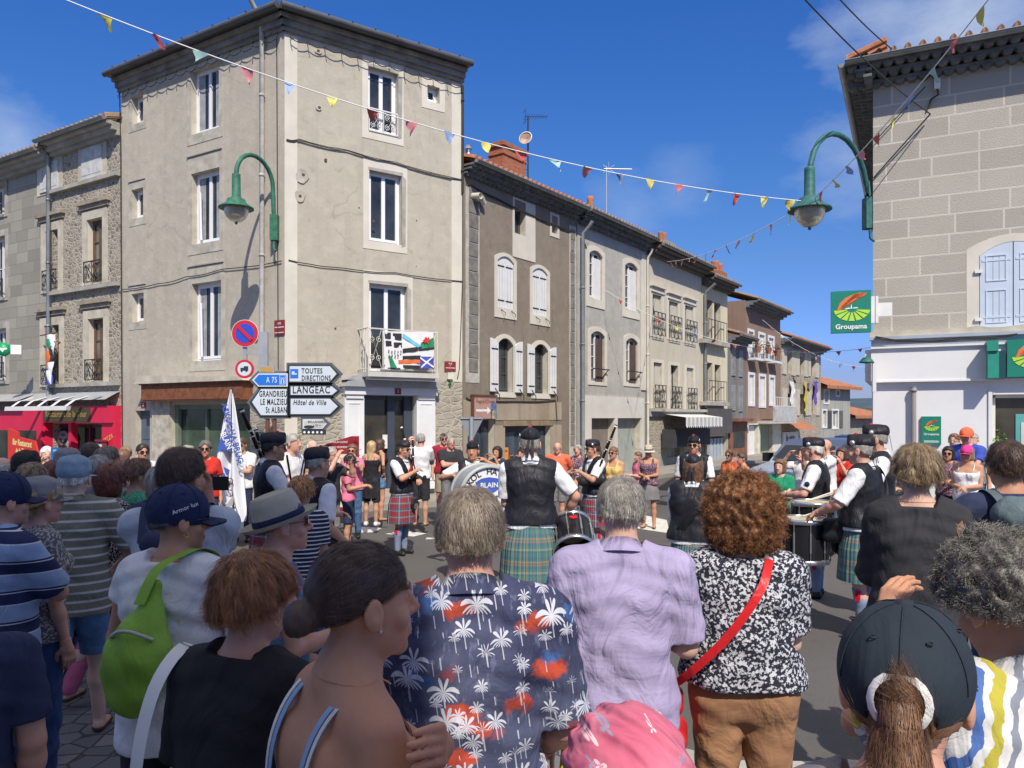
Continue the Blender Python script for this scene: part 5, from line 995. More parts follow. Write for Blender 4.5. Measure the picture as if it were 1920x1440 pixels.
eb = thing('junction_box', 'small white electric box under the eave of the office', 'box', RW.M @ Vector((RW.sz(1757, 168)[0], 0, RW.sz(1757, 168)[1])), RW.M.to_euler().z); mb = MB(); mb.box(-.05, .05, -.12, -.02, -.02, .16); mb.obj('casing', WHITE, eb); mb = MB(); mb.tube([(0, -.07, -.02), (.02, -.08, -.12), (-.1, -.05, -.18), (-.15, -.04, -.35)], .018, 5); mb.obj('cable', CABLE, eb)
# ================================================================ street furniture
GPAINT = mat('green_lamp_paint', (.03, .16, .11), .45, .1); GP2 = mat('dark_green_gloss_paint', (.035, .15, .095), .6, .35, 9, .3, 30)
BLUP = mat('teal_green_gloss_paint', (.03, .13, .13), .6, .35, 9, .3, 30)
def frosted():
    n = NB('frosted_lamp_bowl', .35, 0, .5); n.b.inputs['Transmission Weight'].default_value = .35
    MC['frosted'] = n.fin(n.mix(n.ramp(n.noise(6, 3), [(.3, 0.), (.7, 1.)]), (.42, .38, .28), (.56, .53, .44)))
frosted()
def lamp(name, label, path, head, paint, base):
    """path: world points of the bent tube from the wall to above the head"""
    o = thing(name, label, 'street lamp', base)
    b = Vector(base); mb = MB(); pts = [Vector(p)-b for p in path]
    mb.tube(pts, .05, 10); o1 = mb.obj('bent_arm', paint, o)
    mb = MB(); mb.box(-.09, .09, -.08, .12, -.35, .25); mb.tube([(0, -.02, -.3), (0, -.06, -.55), (.06, -.1, -.62)], .03, 6); mb.obj('wall_bracket', paint, o)
    h = Vector(head)-b; c = (h.x, h.y, h.z)
    mb = MB(); mb.lathe([(.055, .62), (.09, .60), (.09, .55), (.095, .12), (.11, .10), (.12, .06)], c, 16); mb.obj('sleeve', paint, o)
    mb = MB(); mb.lathe([(.12, .08), (.19, .05), (.2, -.0), (.26, -.06), (.37, -.13), (.375, -.16), (.30, -.15), (.2, -.12), (0, -.1)], c, 28); hd = mb.obj('lamp_shade', paint, o)
    mb = MB(); mb.lathe([(.26, -.14), (.255, -.24), (.21, -.35), (.12, -.43), (.03, -.455), (.0, -.455)], c, 24); mb.obj('glass_bowl', MC['frosted'], hd); mb = MB(); mb.lathe([(.0, -.44), (.03, -.45), (.03, -.49), (0, -.51)], c, 8); mb.obj('finial', paint, hd)
    return o
# left lamp: wall plate on the left front of the tall house near the corner
sB, zB = FL.sz(522, 425); wb = FL.M @ Vector((sB, -.12, zB)); hd = P(443, 378, 16.9); hd = Vector(hd)
def arch(w0, h0, ztop, n=12, splay=.25):
    pts = [Vector(w0), Vector((w0.x*.96+h0.x*.04, w0.y*.96+h0.y*.04, w0.z+(ztop-w0.z)*.45))]
    r = .5*(Vector((h0.x, h0.y, 0))-Vector((w0.x, w0.y, 0))).length; zc = ztop-r*.95
    for i in range(n+1):
        t = i/n; a = math.pi*t; k = (1-math.cos(a))/2
        pts.append(Vector((w0.x+(h0.x-w0.x)*(.04+.96*k), w0.y+(h0.y-w0.y)*(.04+.96*k), zc+math.sin(a)*r*.95)))
    pts.append(Vector((h0.x, h0.y, h0.z+.5))); return pts
lamp('street_lamp', 'green swan neck street lamp fixed to the left front of the tall corner house', arch(wb, hd, P(480, 268, 16.6).z), hd, GP2, wb)
s2_, z2_ = 0, 0; w2 = Vector(P(1630, 395, 14.85)); h2 = Vector(P(1518, 378, 13.6))
lamp('street_lamp', 'blue green swan neck street lamp standing out against the sky left of the office', arch(w2, h2, P(1560, 253, 14.2).z), h2, BLUP, w2)
# direction signs
Yp = 16.2; sp = thing('direction_signpost', 'road signpost with blue, white and no parking panels before the corner house', 'signpost', (P(506, 0, Yp).x, Yp, -.06))
def loc(px, py, Y=Yp): v = P(px, py, Y); return v.x-sp.location.x, v.z-sp.location.z
STL = mat('galvanised_post', (.42, .43, .44), .4, .12, metal=.4); SW = mat('sign_white_sheet', (.56, .62, .68), .35, .03, 3, 0); SBK = mat('sign_black_border', (.03, .035, .04), .4, .1, 3, 0); SBL = mat('sign_blue_sheet', (.02, .16, .62), .35, .03, 3, 0); SRD = mat('sign_red_sheet', (.55, .02, .03), .35, .03, 3, 0)
SNV = mat('sign_dark_blue_sheet', (.03, .07, .5), .35, .03, 3, 0)
mb = MB()
for px_ in (500, 513): x_, z_ = loc(px_, 700); mb.tube([(x_, .06, 0), (x_, .06, z_)], .045, 10)
mb.obj('post', mat('brown_painted_post', (.14, .06, .04), .5, .15), sp)
x_, z_ = loc(492, 690); z3 = loc(492, 622)[1]; mb = MB(); mb.box(x_-.09, x_+.1, .02, .1, z_-.1, z3); xx = loc(458, 660)[0]; mb.box(xx-.04, xx+.04, .02, .08, loc(460, 690)[1], loc(460, 620)[1]); mb.box(xx, x_, .03, .07, loc(460, 660)[1]-.04, loc(460, 660)[1]+.04); mb.box(xx, x_, .03, .07, loc(460, 640)[1]-.04, loc(460, 640)[1]+.04); mb.obj('upper_post', STL, sp)
def arrow(x0, x1, yt, yb, right, m, bm, words, tip=22, y=0.0):
    (a, zt), (b, zb) = loc(x0, yt), loc(x1, yb); tp = tip/FP*Yp; zm = (zt+zb)/2
    def out(e):
        return ([(a+e, zb+e), (b-tp-e*.4, zb+e), (b-e*1.6, zm), (b-tp-e*.4, zt-e), (a+e, zt-e)] if right else [(a+tp+e*.4, zb+e), (b-e, zb+e), (b-e, zt-e), (a+tp+e*.4, zt-e), (a+e*1.6, zm)])
    mb = MB(); mb.prism(out(-.045), y-.0, y+.05); o = mb.obj('sign_back', mat('grey_sign_edge', (.10, .11, .12), .5), sp)
    mb = MB(); mb.prism(out(0), y-.02, y+.0); o = mb.obj('direction_panel', bm, sp); mb = MB(); mb.prism(out(.03), y-.026, y-.02); mb.obj('face', m, o)
    for (t_, px_, py_, size, mm, kw) in words: xx_, zz_ = loc(px_, py_); text_obj('lettering', t_, size, mm, o, T(xx_, y-.030, zz_) @ UP, **kw)
    return o
k_ = dict(align='LEFT', bold=.003, sx=.70, space=1.15)
arrow(541, 636, 684, 718, True, SW, SBK, [('TOUTES', 566, 696, .155, BLET, k_), ('DIRECTIONS', 566, 709.5, .155, BLET, dict(k_, sx=.62))], 16)
mb = MB(); (a, z1_), (b, z0_) = loc(545, 692), loc(560, 709); mb.box(a, b, -.034, -.026, z0_, z1_); o = mb.obj('truck_square', SBL, sp); mb = MB(); mb.box(a+.035, b-.075, -.038, -.034, z0_+.07, z1_-.05); mb.box(b-.07, b-.03, -.038, -.034, z0_+.07, z1_-.09); mb.obj('truck_symbol', SW, o)
arrow(543, 637, 722, 743, True, SW, SBK, [('LANGEAC', 549, 731.5, .215, BLET, dict(k_, sx=.74))], 13)
arrow(543, 638, 745, 779, True, SW, SBK, [('Hôtel de Ville', 550, 755, .155, BLET, dict(align='LEFT', shear=.25, bold=.002, sx=.72, space=1.1))], 18)
arrow(473, 540, 700, 725, False, SBL, SW, [('A 75', 500, 713, .17, SW, dict(k_, sx=.62))], 12)
(a, z1_), (b, z0_) = loc(525, 703), loc(536, 721); mb = MB(); mb.ring([(a, z0_), (b, z0_), (b, z1_), (a, z1_)], [(a+.01, z0_+.01), (b-.01, z0_+.01), (b-.01, z1_-.01), (a+.01, z1_-.01)], -.034, -.026); mb.prism([(a+.02, z0_+.02), (a+.045, z0_+.02), (a+.05, z1_-.05), (a+.035, z1_-.05)], -.034, -.026); mb.prism([(b-.045, z0_+.02), (b-.02, z0_+.02), (b-.035, z1_-.05), (b-.05, z1_-.05)], -.034, -.026); mb.box(a+.02, b-.02, -.034, -.026, z1_-.09, z1_-.075); mb.obj('motorway_symbol', SW, sp)
arrow(469, 541, 727, 781, False, SW, SBK, [('GRANDRIEU', 539, 739, .175, BLET, dict(k_, align='RIGHT', sx=.54)), ('LE MALZIEU', 539, 754, .175, BLET, dict(k_, align='RIGHT', sx=.54)), ('St ALBAN', 539, 769, .175, BLET, dict(k_, align='RIGHT', sx=.54))], 20)
(a, z1_), (b, z0_) = loc(487, 687), loc(515, 699); mb = MB(); mb.box(a, b, -.03, .02, z0_, z1_); o = mb.obj('category_panel', STL, sp); mb = MB(); mb.box(a+.03, b-.03, -.035, -.03, z0_+.02, z1_-.02); mb.obj('face', mat('ochre_sign_sheet', (.45, .27, .06), .5), o)
def disc(name, px_, py_, rpx, layers):
    x_, z_ = loc(px_, py_); r_ = rpx/FP*Yp; o = None
    for i, (k, m_) in enumerate(layers):
        mb = MB(); mb.prism([(x_+r_*k*math.cos(a), z_+r_*k*math.sin(a)) for a in [2*math.pi*j/40 for j in range(40)]], -.02-.005*i, -.0+.002*i)
        # lathe along y: flat disc
        q = mb.obj(name if i == 0 else 'ring', m_, o or sp); o = o or q
    return o, x_, z_, r_
o, x_, z_, r_ = disc('no_parking_sign', 460, 625, 25.5, [(1, SW), (.96, SRD), (.70, SNV)])
mb = MB(); d = r_*.72; w_ = r_*.085; mb.prism([(x_-d*.7-w_, z_+d*.7-w_), (x_+d*.7-w_, z_-d*.7-w_), (x_+d*.7+w_, z_-d*.7+w_), (x_-d*.7+w_, z_+d*.7+w_)], -.048, -.036); mb.obj('slash', SRD, o)
o, x_, z_, r_ = disc('no_lorries_sign', 459, 692, 17.5, [(1, SRD), (.74, SW)])
mb = MB(); k = r_*.42; mb.box(x_-k*.1, x_+k, -.04, -.03, z_-k*.3, z_+k*.7); mb.box(x_-k*.95, x_-k*.15, -.04, -.03, z_-k*.3, z_+k*.3)
for xx in (-.65, .55): mb.prism([(x_+k*xx+k*.25*math.cos(a), z_-k*.38+k*.25*math.sin(a)) for a in [i*math.pi/5 for i in range(10)]], -.041, -.03)
mb.obj('truck_symbol', SBK, o)
# bakery arrow and pictogram panel
x0, z0_ = loc(570, 803); o = arrow(568, 613, 786, 804, True, mat('cream_panel', (.5, .5, .46), .6), SW, [('BOULANGERIE', 578, 791, .07, BLET, dict(align='LEFT', sx=.8)), ('à 50 m', 588, 797.5, .06, BLET, dict(align='LEFT'))], 8)
mb = MB(); x_, z_ = loc(580, 800); mb.prism([(x_+.11*math.cos(a), z_+.03*math.sin(a)) for a in [i*math.pi/6 for i in range(12)]], -.034, -.028); mb.obj('bread_symbol', SBK, sp)
(a, z1_), (b, z0_) = loc(567, 806), loc(611, 815); mb = MB(); mb.box(a, b, -.02, .02, z0_, z1_); o = mb.obj('pictogram_panel', SBK, sp); mb = MB()
for i in range(5): xx = a+.05+i*.09; mb.prism([(xx+.025*math.cos(q), (z0_+z1_)/2+.025*math.sin(q)) for q in [j*math.pi/4 for j in range(8)]], -.026, -.02)
mb.obj('pictograms', WLET, o)
# give-way sign seen from behind
gw = thing('give_way_sign', 'grey back of a triangular give way sign on a post beside the stone wall', 'sign', (P(884, 0, 17.2).x, 17.2, -.1)); zt_ = P(0, 783, 17.2).z+.1
mb = MB(); mb.tube([(0, -.04, 0), (0, -.04, zt_+.02)], .045, 8); mb.obj('post', STL, gw); mb = MB(); w_ = .2; mb.prism([(0, zt_-.55), (.26, zt_-.03), (.24, zt_), (-.24, zt_), (-.26, zt_-.03)], .0, .02); mb.obj('plate', mat('sign_back_grey', (.22, .24, .26), .5), gw); mb = MB(); mb.box(-.24, .24, -.03, 0, zt_-.03, zt_+.0); mb.obj('rail', STL, gw)
# menu board of the bakery: red arched top
mn = thing('menu_board', 'large dark red and cream menu board with arched top before the corner house', 'sign board', (P(606, 0, 15.4).x, 15.4, -.06), R(8))
(xl, xr) = (P(578, 0, 15.4).x-mn.location.x, P(672, 0, 15.4).x-mn.location.x); zt_ = P(0, 818, 15.4).z+.06
DRD = mat('dark_red_board', (.26, .012, .02), .5, .05)
mb = MB(); mb.prism([(xl, 0), (xr, 0), (xr, zt_), (xr-.15, zt_+.0), (xl+.45, zt_-.12), (xl, zt_-.32)], -.03, .03); mb.obj('board', DRD, mn)
mb = MB(); mb.box(xl, xr-.12, -.036, -.03, .2, zt_-.36); mb.obj('cream_field', mat('cream_sheet', (.66, .60, .40), .6, .04), mn)
for i, (t_, s_) in enumerate((('BAGUETTE TRADITION', .05), ('FLÛTE', .05), ('PAIN DE CAMPAGNE', .05), ('PAINS SPÉCIAUX', .05))): text_obj('lettering', t_, s_, DRD, mn, T(xl+.15, -.04, zt_-.45-.13*i) @ UP, align='LEFT', space=1.2)
text_obj('lettering', 'BOULANGERIE', .055, WLET, mn, T(xr-.4, -.035, zt_-.12) @ UP); text_obj('lettering', 'MENU DU MOMENT', .055, WLET, mn, T(xr-.45, -.035, zt_-.22) @ UP)
op = thing('poster', 'small orange poster taped to the dark blue shutters', 'poster', FB.M @ Vector((FB.sz(956, 852)[0], .15, FB.sz(956, 852)[1])), FB.M.to_euler().z); mb = MB(); mb.box(-.12, .12, -.005, .005, -.22, .2); mb.obj('sheet', mat('orange_paper', (.8, .25, .02), .7, .03), op); text_obj('lettering', 'BAL', .09, BLET, op, T(0, -.01, .1) @ UP)
# ---------------- cables
cable_run('bundle of black cables sagging across the right front of the corner house', FR, [(536, 262), (560, 262), (650, 282), (740, 305), (866, 338)], n=2, r=.011)
cable_run('thin cable running above the first floor balcony window', FR, [(540, 488), (640, 503), (740, 512), (866, 528)], r=.012)
cable_run('thin cable drawn across the left front above the first floor windows', FL, [(232, 543), (300, 532), (350, 520), (420, 505), (530, 490)], r=.012)
cable_run('black cables climbing the left edge of the corner house', FL, [(232, 900), (231, 700), (230, 500), (229, 300), (227, 175)], n=2)
cable_run('cable dropping beside the downpipe near the corner', FL, [(521, 30), (522, 250), (523, 440), (524, 690)], r=.012)
cable_run('cable dropping along the right edge of the corner house', FR, [(866, 330), (866, 520), (860, 690), (856, 710)], r=.012)
cable_run('cable bundle under the eave of the brown house', FB, [(872, 342), (930, 372), (1000, 405), (1078, 436)], n=2)
cable_run('loose cables over the ground floor of the brown house', FB, [(872, 745), (885, 748), (960, 752), (1040, 750), (1043, 790)], n=2, r=.012)
cable_run('thin wires crossing the white band of the office', RW, [(1642, 632), (1720, 640), (1800, 634), (1905, 628)], out=.2, r=.012, n=2)
def wire(label, pts, r=.011, m=None, sag=0):
    c0 = Vector(pts[0]); q = []
    for i in range(len(pts)-1):
        a, b = Vector(pts[i]), Vector(pts[i+1])
        for j in range(12): p = a.lerp(b, j/12)-c0; p.z -= sag*4*(j/12)*(1-j/12); q.append(p)
    q.append(Vector(pts[-1])-c0); mb = MB(); mb.tube(q, r, 5); o = mb.obj('overhead_wire', m or CABLE); o.location = c0; return tag(o, label, 'wire')
eo = RW.M @ Vector((RW.sz(1744, 218)[0], -.12, RW.sz(1744, 218)[1])); 
wire('black overhead wire coming down from the top of the sky to the office wall', [P(1455, -60, 9), eo], sag=.12); wire('second overhead wire ending at the tiled eave of the office', [P(1540, -40, 10), RW.M @ Vector((RW.sz(1668, 92, .6)[0], -.6, zE+.1)) if False else P(1672, 92, 14)], sag=.05)
e1 = RW.M @ Vector((RW.sz(1638, 335)[0], -.05, RW.sz(1638, 335)[1])); wire('grey cable slanting down the office wall from its eave', [eo, e1], r=.014); 
e2 = RW.M @ Vector((RW.sz(1735, 165)[0], -.08, RW.sz(1735, 165)[1])); e3 = RW.M @ Vector((RW.sz(1640, 268)[0], -.08, RW.sz(1640, 268)[1])); wire('thin cable slanting across the office wall below the bunting', [e2, e3], r=.01)
# ---------------- bunting
PC = [mat('red_pennant', (.62, .12, .11), .6, .05), mat('yellow_pennant', (.62, .56, .14), .6, .05), mat('aqua_pennant', (.35, .56, .55), .6, .05), mat('blue_pennant', (.26, .36, .62), .6, .05), mat('pink_pennant', (.68, .26, .30), .6, .05)]
STR = mat('white_string', (.75, .75, .78), .7, .03)
def bunting(label, a, b, n, order, size=.2, sag=.3, r=.008, t0=.02, fold=1.0, seed=1):
    rr = random.Random(seed); a = Vector(a); b = Vector(b); o = thing('bunting', label, 'bunting', a); f = lambda t: (b-a)*t-Vector((0, 0, sag*4*t*(1-t)))
    mb = MB(); mb.tube([f(i/40) for i in range(41)], r, 5); mb.obj('string', STR, o); d = (b-a).normalized()
    for i in range(n):
        t = t0+(1-2*t0)*(i+.5)/n; p = f(t); q = f(t+size/(b-a).length); c = (p+q)/2
        sw = Vector((rr.uniform(-1, 1)*.5, rr.uniform(-1, 1), 0))*fold; dn = (Vector((0, 0, -1))+sw*rr.uniform(.3, 1.4)).normalized()
        mb = MB(); vs = []; N = 4
        for r_ in range(N+1):
            k = r_/N; h = size*1.15*k; wv = Vector((sw.x, sw.y, 0))*.06*math.sin(k*4+i)
            L0 = p.lerp(c, k)+dn*h+wv; L1 = q.lerp(c, k)+dn*h-wv*.6; vs += [L0, (L0+L1)/2+Vector((d.y, -d.x, 0))*.03*math.sin(3*k+i), L1]
        mb.add(vs, [(3*k+j, 3*k+j+1, 3*k+4+j, 3*k+3+j) for k in range(N) for j in range(2)], 0, True); mb.obj('pennant', PC[order[i % len(order)]], o)
    return o
Lh = P(1520, 378, 13.6)
bunting('long string of coloured pennants from the upper left sky to the blue green lamp', P(95, -12, 9.5), Lh, 20, [1, 0, 2, 4, 3, 1, 0, 4, 3, 1, 0, 2, 4, 3, 1, 0, 2, 0, 1, 1], .17, .45, seed=5)
bunting('pennant string rising from the blue green lamp past the office corner', Lh, P(1865, -16, 8.5), 10, [0, 1, 3, 4, 0, 1, 3, 2, 0, 1, 4], .17, .12, seed=9)
bunting('faint string of pennants falling from the lamp to the cream house eave', Lh, FC.M @ Vector((.5, -.6, FC.sz(1240, 500)[1])), 12, [1, 4, 1, 4, 3, 0, 2, 0], .2, .25, seed=3)
bunting('string of small pennants crossing the far street at first floor height', FG.M @ Vector((FG.sz(1120, 600)[0], -.3, FG.sz(1120, 545)[1])), P(1640, 650, 24), 13, [0, 2, 0, 1, 3, 0], .15, .9, seed=11)
bunting('string of pennants across the end of the street before the far houses', FF.M @ Vector((1, -.6, FF.sz(1405, 600)[1])), P(1640, 690, 36), 9, [4, 1, 3, 0], .2, .6, seed=12)
# ---------------- parked vans seen between the spectators
CARB = mat('silver_blue_car_paint', (.42, .46, .52), .3, .05, metal=.3, bump=0); CARD = mat('dark_blue_car_paint', (.03, .04, .06), .25, .05, bump=0); TYR = mat('black_rubber', (.02, .02, .02), .8)
def van(label, c, rot, paint, H_=1.72, name='parked_van'):
    o = thing(name, label, 'van', c, rot); prof = [(-2.05, .35), (2.05, .35), (2.1, .7), (2.02, .95), (1.2, 1.12), (.62, H_-.12), (.2, H_), (-1.9, H_), (-2.05, 1.2)]
    mb = MB(); n = len(prof); W = .84; vs = []
    for yy, k in ((-W, .0), (-W+.12, 1), (W-.12, 1), (W, 0)):
        for (x, z) in prof: vs.append((x*(1 if k else .985), yy*(1 if z < 1.1 or k else .90), z*(1 if k else (.97 if z > 1 else 1))))
    fs = [(r*n+i, r*n+(i+1) % n, (r+1)*n+(i+1) % n, (r+1)*n+i) for r in range(3) for i in range(n)]; mb.add(vs, fs, 0, False); mb.poly(vs[:n][::-1]); mb.poly(vs[-n:]); mb.obj('body', paint, o)
    g = MB(); g.poly([(1.17, -.66, 1.15), (1.17, .66, 1.15), (.65, .6, H_-.14), (.65, -.6, H_-.14)]); 
    for v_ in range(len(g.v)): g.v[v_] = (g.v[v_][0]+.012, g.v[v_][1], g.v[v_][2]+.012)
    g.obj('windscreen', glassm('dark_car_glass', (.03, .05, .09)), o)
    for s_ in (-1, 1):
        g = MB(); y_ = s_*.80; g.prism([(.95, 1.12), (.5, H_-.2), (-.3, H_-.2), (-.3, 1.12)], min(y_, y_+s_*.012), max(y_, y_+s_*.012)); g.obj('side_window', MC['dark_car_glass'], o)
        g = MB(); g.prism([(2.06, .72), (2.09, .78), (2.0, .95), (1.85, .92)], min(s_*.5, s_*.78), max(s_*.5, s_*.78)); g.obj('headlight', mat('headlight_lens', (.6, .62, .65), .15), o)
        g = MB(); g.box(.75, .95, s_*.95-.09, s_*.95+.09, 1.1, 1.3); g.obj('mirror', MC['black_rubber'], o)
        for x in (-1.3, 1.35):
            g = MB(); g.lathe([(.18, -.1), (.31, -.1), (.33, -.05), (.33, .05), (.31, .1), (.18, .1)], (x, s_*.78, .33), 20, ax='y'); w_ = g.obj('wheel', TYR, o); g = MB(); g.lathe([(0, -.11), (.2, -.1), (.2, .1), (0, .11)], (x, s_*.78, .33), 14, ax='y'); g.obj('rim', ZINC, w_)
    g = MB(); g.box(2.06, 2.14, -.7, .7, .4, .6); g.obj('bumper', MC['black_rubber'], o); return o
van('silver blue van parked nose first behind the drummers', (P(1475, 0, 17).x+1.3, 18.2, -.2), R(-138), CARB, 1.62); van('dark blue van parked behind the silver one', (P(1570, 0, 21).x+.9, 21.4, -.2), R(-118), CARD, 1.62)
bs = thing('metal_barrier', 'grey crowd barrier leaning before the stone pier of the corner house', 'barrier', (P(478, 0, 15.5).x, 15.5, -.06), R(5)); mb = MB(); mb.tube([(-.35, 0, 0), (-.35, 0, .95), (-.28, 0, 1.05), (.9, 0, 1.05), (.97, 0, .95), (.97, 0, 0)], .02, 6); [mb.tube([(-.3+.14*i, 0, .25), (-.3+.14*i, 0, 1.04)], .008, 4) for i in range(9)]; mb.tube([(-.35, 0, .25), (.97, 0, .25)], .012, 4); mb.obj('frame', STL, bs)
# ================================================================ people: fields and meshes
def field(prims, lo, hi, h, post=None):
    ax = [np.arange(lo[i], hi[i]+h, h, dtype=np.float32) for i in range(3)]
    F = np.full([len(a) for a in ax], .1, np.float32)
    for p in prims:
        t = p[0]
        if t == 'c':
            _, a, b, r1, r2, k = p[:6]; sq = p[6] if len(p) > 6 else None; a = np.array(a, float); b = np.array(b, float); mg = max(r1, r2)+.03+k
            l_, h_ = np.minimum(a, b)-mg, np.maximum(a, b)+mg
        else:
            _, c, r, Rm, k = p[:5]; c = np.array(c, float); mg = max(r)+.03+k; l_, h_ = c-mg, c+mg
        sl = [slice(max(0, int(np.searchsorted(ax[i], l_[i]))), int(np.searchsorted(ax[i], h_[i]))) for i in range(3)]
        if any(s.start >= s.stop for s in sl): continue
        X, Y, Z = ax[0][sl[0]][:, None, None], ax[1][sl[1]][None, :, None], ax[2][sl[2]][None, None, :]
        if t == 'c':
            ba = b-a; L2 = max(1e-9, float(ba @ ba)); px, py, pz = X-a[0], Y-a[1], Z-a[2]
            hh = np.clip((px*ba[0]+py*ba[1]+pz*ba[2])/L2, 0, 1); dx, dy, dz = px-hh*ba[0], py-hh*ba[1], pz-hh*ba[2]
            if sq: dx, dy, dz = dx/sq[0], dy/sq[1], dz/sq[2]
            D = np.sqrt(dx*dx+dy*dy+dz*dz)-(r1+(r2-r1)*hh)
            if sq: D = D*min(sq)
        else:
            px, py, pz = X-c[0], Y-c[1], Z-c[2]
            if Rm is not None:
                q = [Rm[0][i]*px+Rm[1][i]*py+Rm[2][i]*pz for i in range(3)]
            else: q = [px+0*Y+0*Z, py+0*X+0*Z, pz+0*X+0*Y]
            k0 = np.sqrt((q[0]/r[0])**2+(q[1]/r[1])**2+(q[2]/r[2])**2); k1 = np.sqrt((q[0]/r[0]**2)**2+(q[1]/r[1]**2)**2+(q[2]/r[2]**2)**2)+1e-6
            D = k0*(k0-1)/k1
        G = F[sl[0], sl[1], sl[2]]
        if t == '-e':
            hm = np.clip(k-np.abs(G+D), 0, None)/max(k, 1e-6); F[sl[0], sl[1], sl[2]] = np.maximum(G, -D)+hm*hm*k*.25
        else:
            hm = np.clip(k-np.abs(G-D), 0, None)/max(k, 1e-6); F[sl[0], sl[1], sl[2]] = np.minimum(G, D)-hm*hm*k*.25
    if post: F = post(ax[0][:, None, None], ax[1][None, :, None], ax[2][None, None, :], F)
    return F, ax
CORN = [(i, j, k) for i in (0, 1) for j in (0, 1) for k in (0, 1)]
EDG = [((0, 0, 0), (1, 0, 0)), ((0, 1, 0), (1, 1, 0)), ((0, 0, 1), (1, 0, 1)), ((0, 1, 1), (1, 1, 1)), ((0, 0, 0), (0, 1, 0)), ((1, 0, 0), (1, 1, 0)), ((0, 0, 1), (0, 1, 1)), ((1, 0, 1), (1, 1, 1)), ((0, 0, 0), (0, 0, 1)), ((1, 0, 0), (1, 0, 1)), ((0, 1, 0), (0, 1, 1)), ((1, 1, 0), (1, 1, 1))]
def nets(F, ax):
    S = F < 0; n = [d-1 for d in F.shape]
    sub = lambda A, c: A[c[0]:c[0]+n[0], c[1]:c[1]+n[1], c[2]:c[2]+n[2]]
    cnt = sum(sub(S, c).astype(np.int8) for c in CORN); mixed = (cnt > 0) & (cnt < 8)
    I = np.argwhere(mixed)
    if len(I) == 0: return np.zeros((0, 3)), np.zeros((0, 4), int)
    idx = np.full(n, -1, np.int32); idx[mixed] = np.arange(len(I)); acc = np.zeros((len(I), 3)); m = np.zeros(len(I))
    for a, b in EDG:
        fa = F[I[:, 0]+a[0], I[:, 1]+a[1], I[:, 2]+a[2]]; fb = F[I[:, 0]+b[0], I[:, 1]+b[1], I[:, 2]+b[2]]; x = (fa < 0) != (fb < 0)
        t = np.where(x, fa/(fa-fb+1e-12), 0); 
        for d in range(3): acc[:, d] += np.where(x, a[d]+(b[d]-a[d])*t, 0)
        m += x
    loc_ = acc/m[:, None]; V = np.stack([ax[d][0]+(I[:, d]+loc_[:, d])*(ax[d][1]-ax[d][0]) for d in range(3)], 1)
    Q = []
    for d in range(3):
        e = [0, 0, 0]; e[d] = 1; u, v = [(1, 2), (2, 0), (0, 1)][d]
        lo = [slice(1, None)]*3; lo[d] = slice(0, -1); A = S[:-1 if d == 0 else None, :-1 if d == 1 else None, :-1 if d == 2 else None]; Bq = S[1 if d == 0 else 0:, 1 if d == 1 else 0:, 1 if d == 2 else 0:]
        W = A != Bq; E = np.argwhere(W)
        E = E[(E[:, u] > 0) & (E[:, v] > 0) & (E[:, u] < n[u]) & (E[:, v] < n[v])]
        if not len(E): continue
        def g(du, dv):
            K = E.copy(); K[:, u] += du; K[:, v] += dv; return idx[K[:, 0], K[:, 1], K[:, 2]]
        q = np.stack([g(-1, -1), g(0, -1), g(0, 0), g(-1, 0)], 1); s = S[E[:, 0], E[:, 1], E[:, 2]]; q[~s] = q[~s][:, ::-1]; Q.append(q)
    Q = np.concatenate(Q) if Q else np.zeros((0, 4), int); Q = Q[(Q >= 0).all(1)]
    return V, Q
def mesh_np(name, V, Q, mats, parent, scale=1, cols=None, smooth=True, mi=None):
    me = bpy.data.meshes.new(name); nv, nf = len(V), len(Q); k = Q.shape[1] if nf else 4
    me.vertices.add(nv); me.vertices.foreach_set('co', (np.asarray(V)*scale).astype(np.float32).ravel()); me.loops.add(nf*k); me.loops.foreach_set('vertex_index', Q.astype(np.int32).ravel())
    me.polygons.add(nf); me.polygons.foreach_set('loop_start', np.arange(0, nf*k, k, dtype=np.int32)); me.polygons.foreach_set('loop_total', np.full(nf, k, np.int32))
    me.polygons.foreach_set('use_smooth', np.full(nf, smooth)); me.update(calc_edges=True)
    if not isinstance(mats, (list, tuple)): mats = [mats]
    for q in mats: me.materials.append(q)
    if mi is not None: me.polygons.foreach_set('material_index', mi.astype(np.int32))
    if cols is not None:
        at = me.color_attributes.new('Col', 'FLOAT_COLOR', 'POINT'); c4 = np.ones((nv, 4), np.float32); c4[:, :3] = cols; at.data.foreach_set('color', c4.ravel())
    o = bpy.data.objects.new(name, me); COL.objects.link(o); o.parent = parent; return o
def rotm(yaw=0, pitch=0, roll=0):
    return (Matrix.Rotation(yaw, 3, 'Z') @ Matrix.Rotation(pitch, 3, 'X') @ Matrix.Rotation(roll, 3, 'Y'))
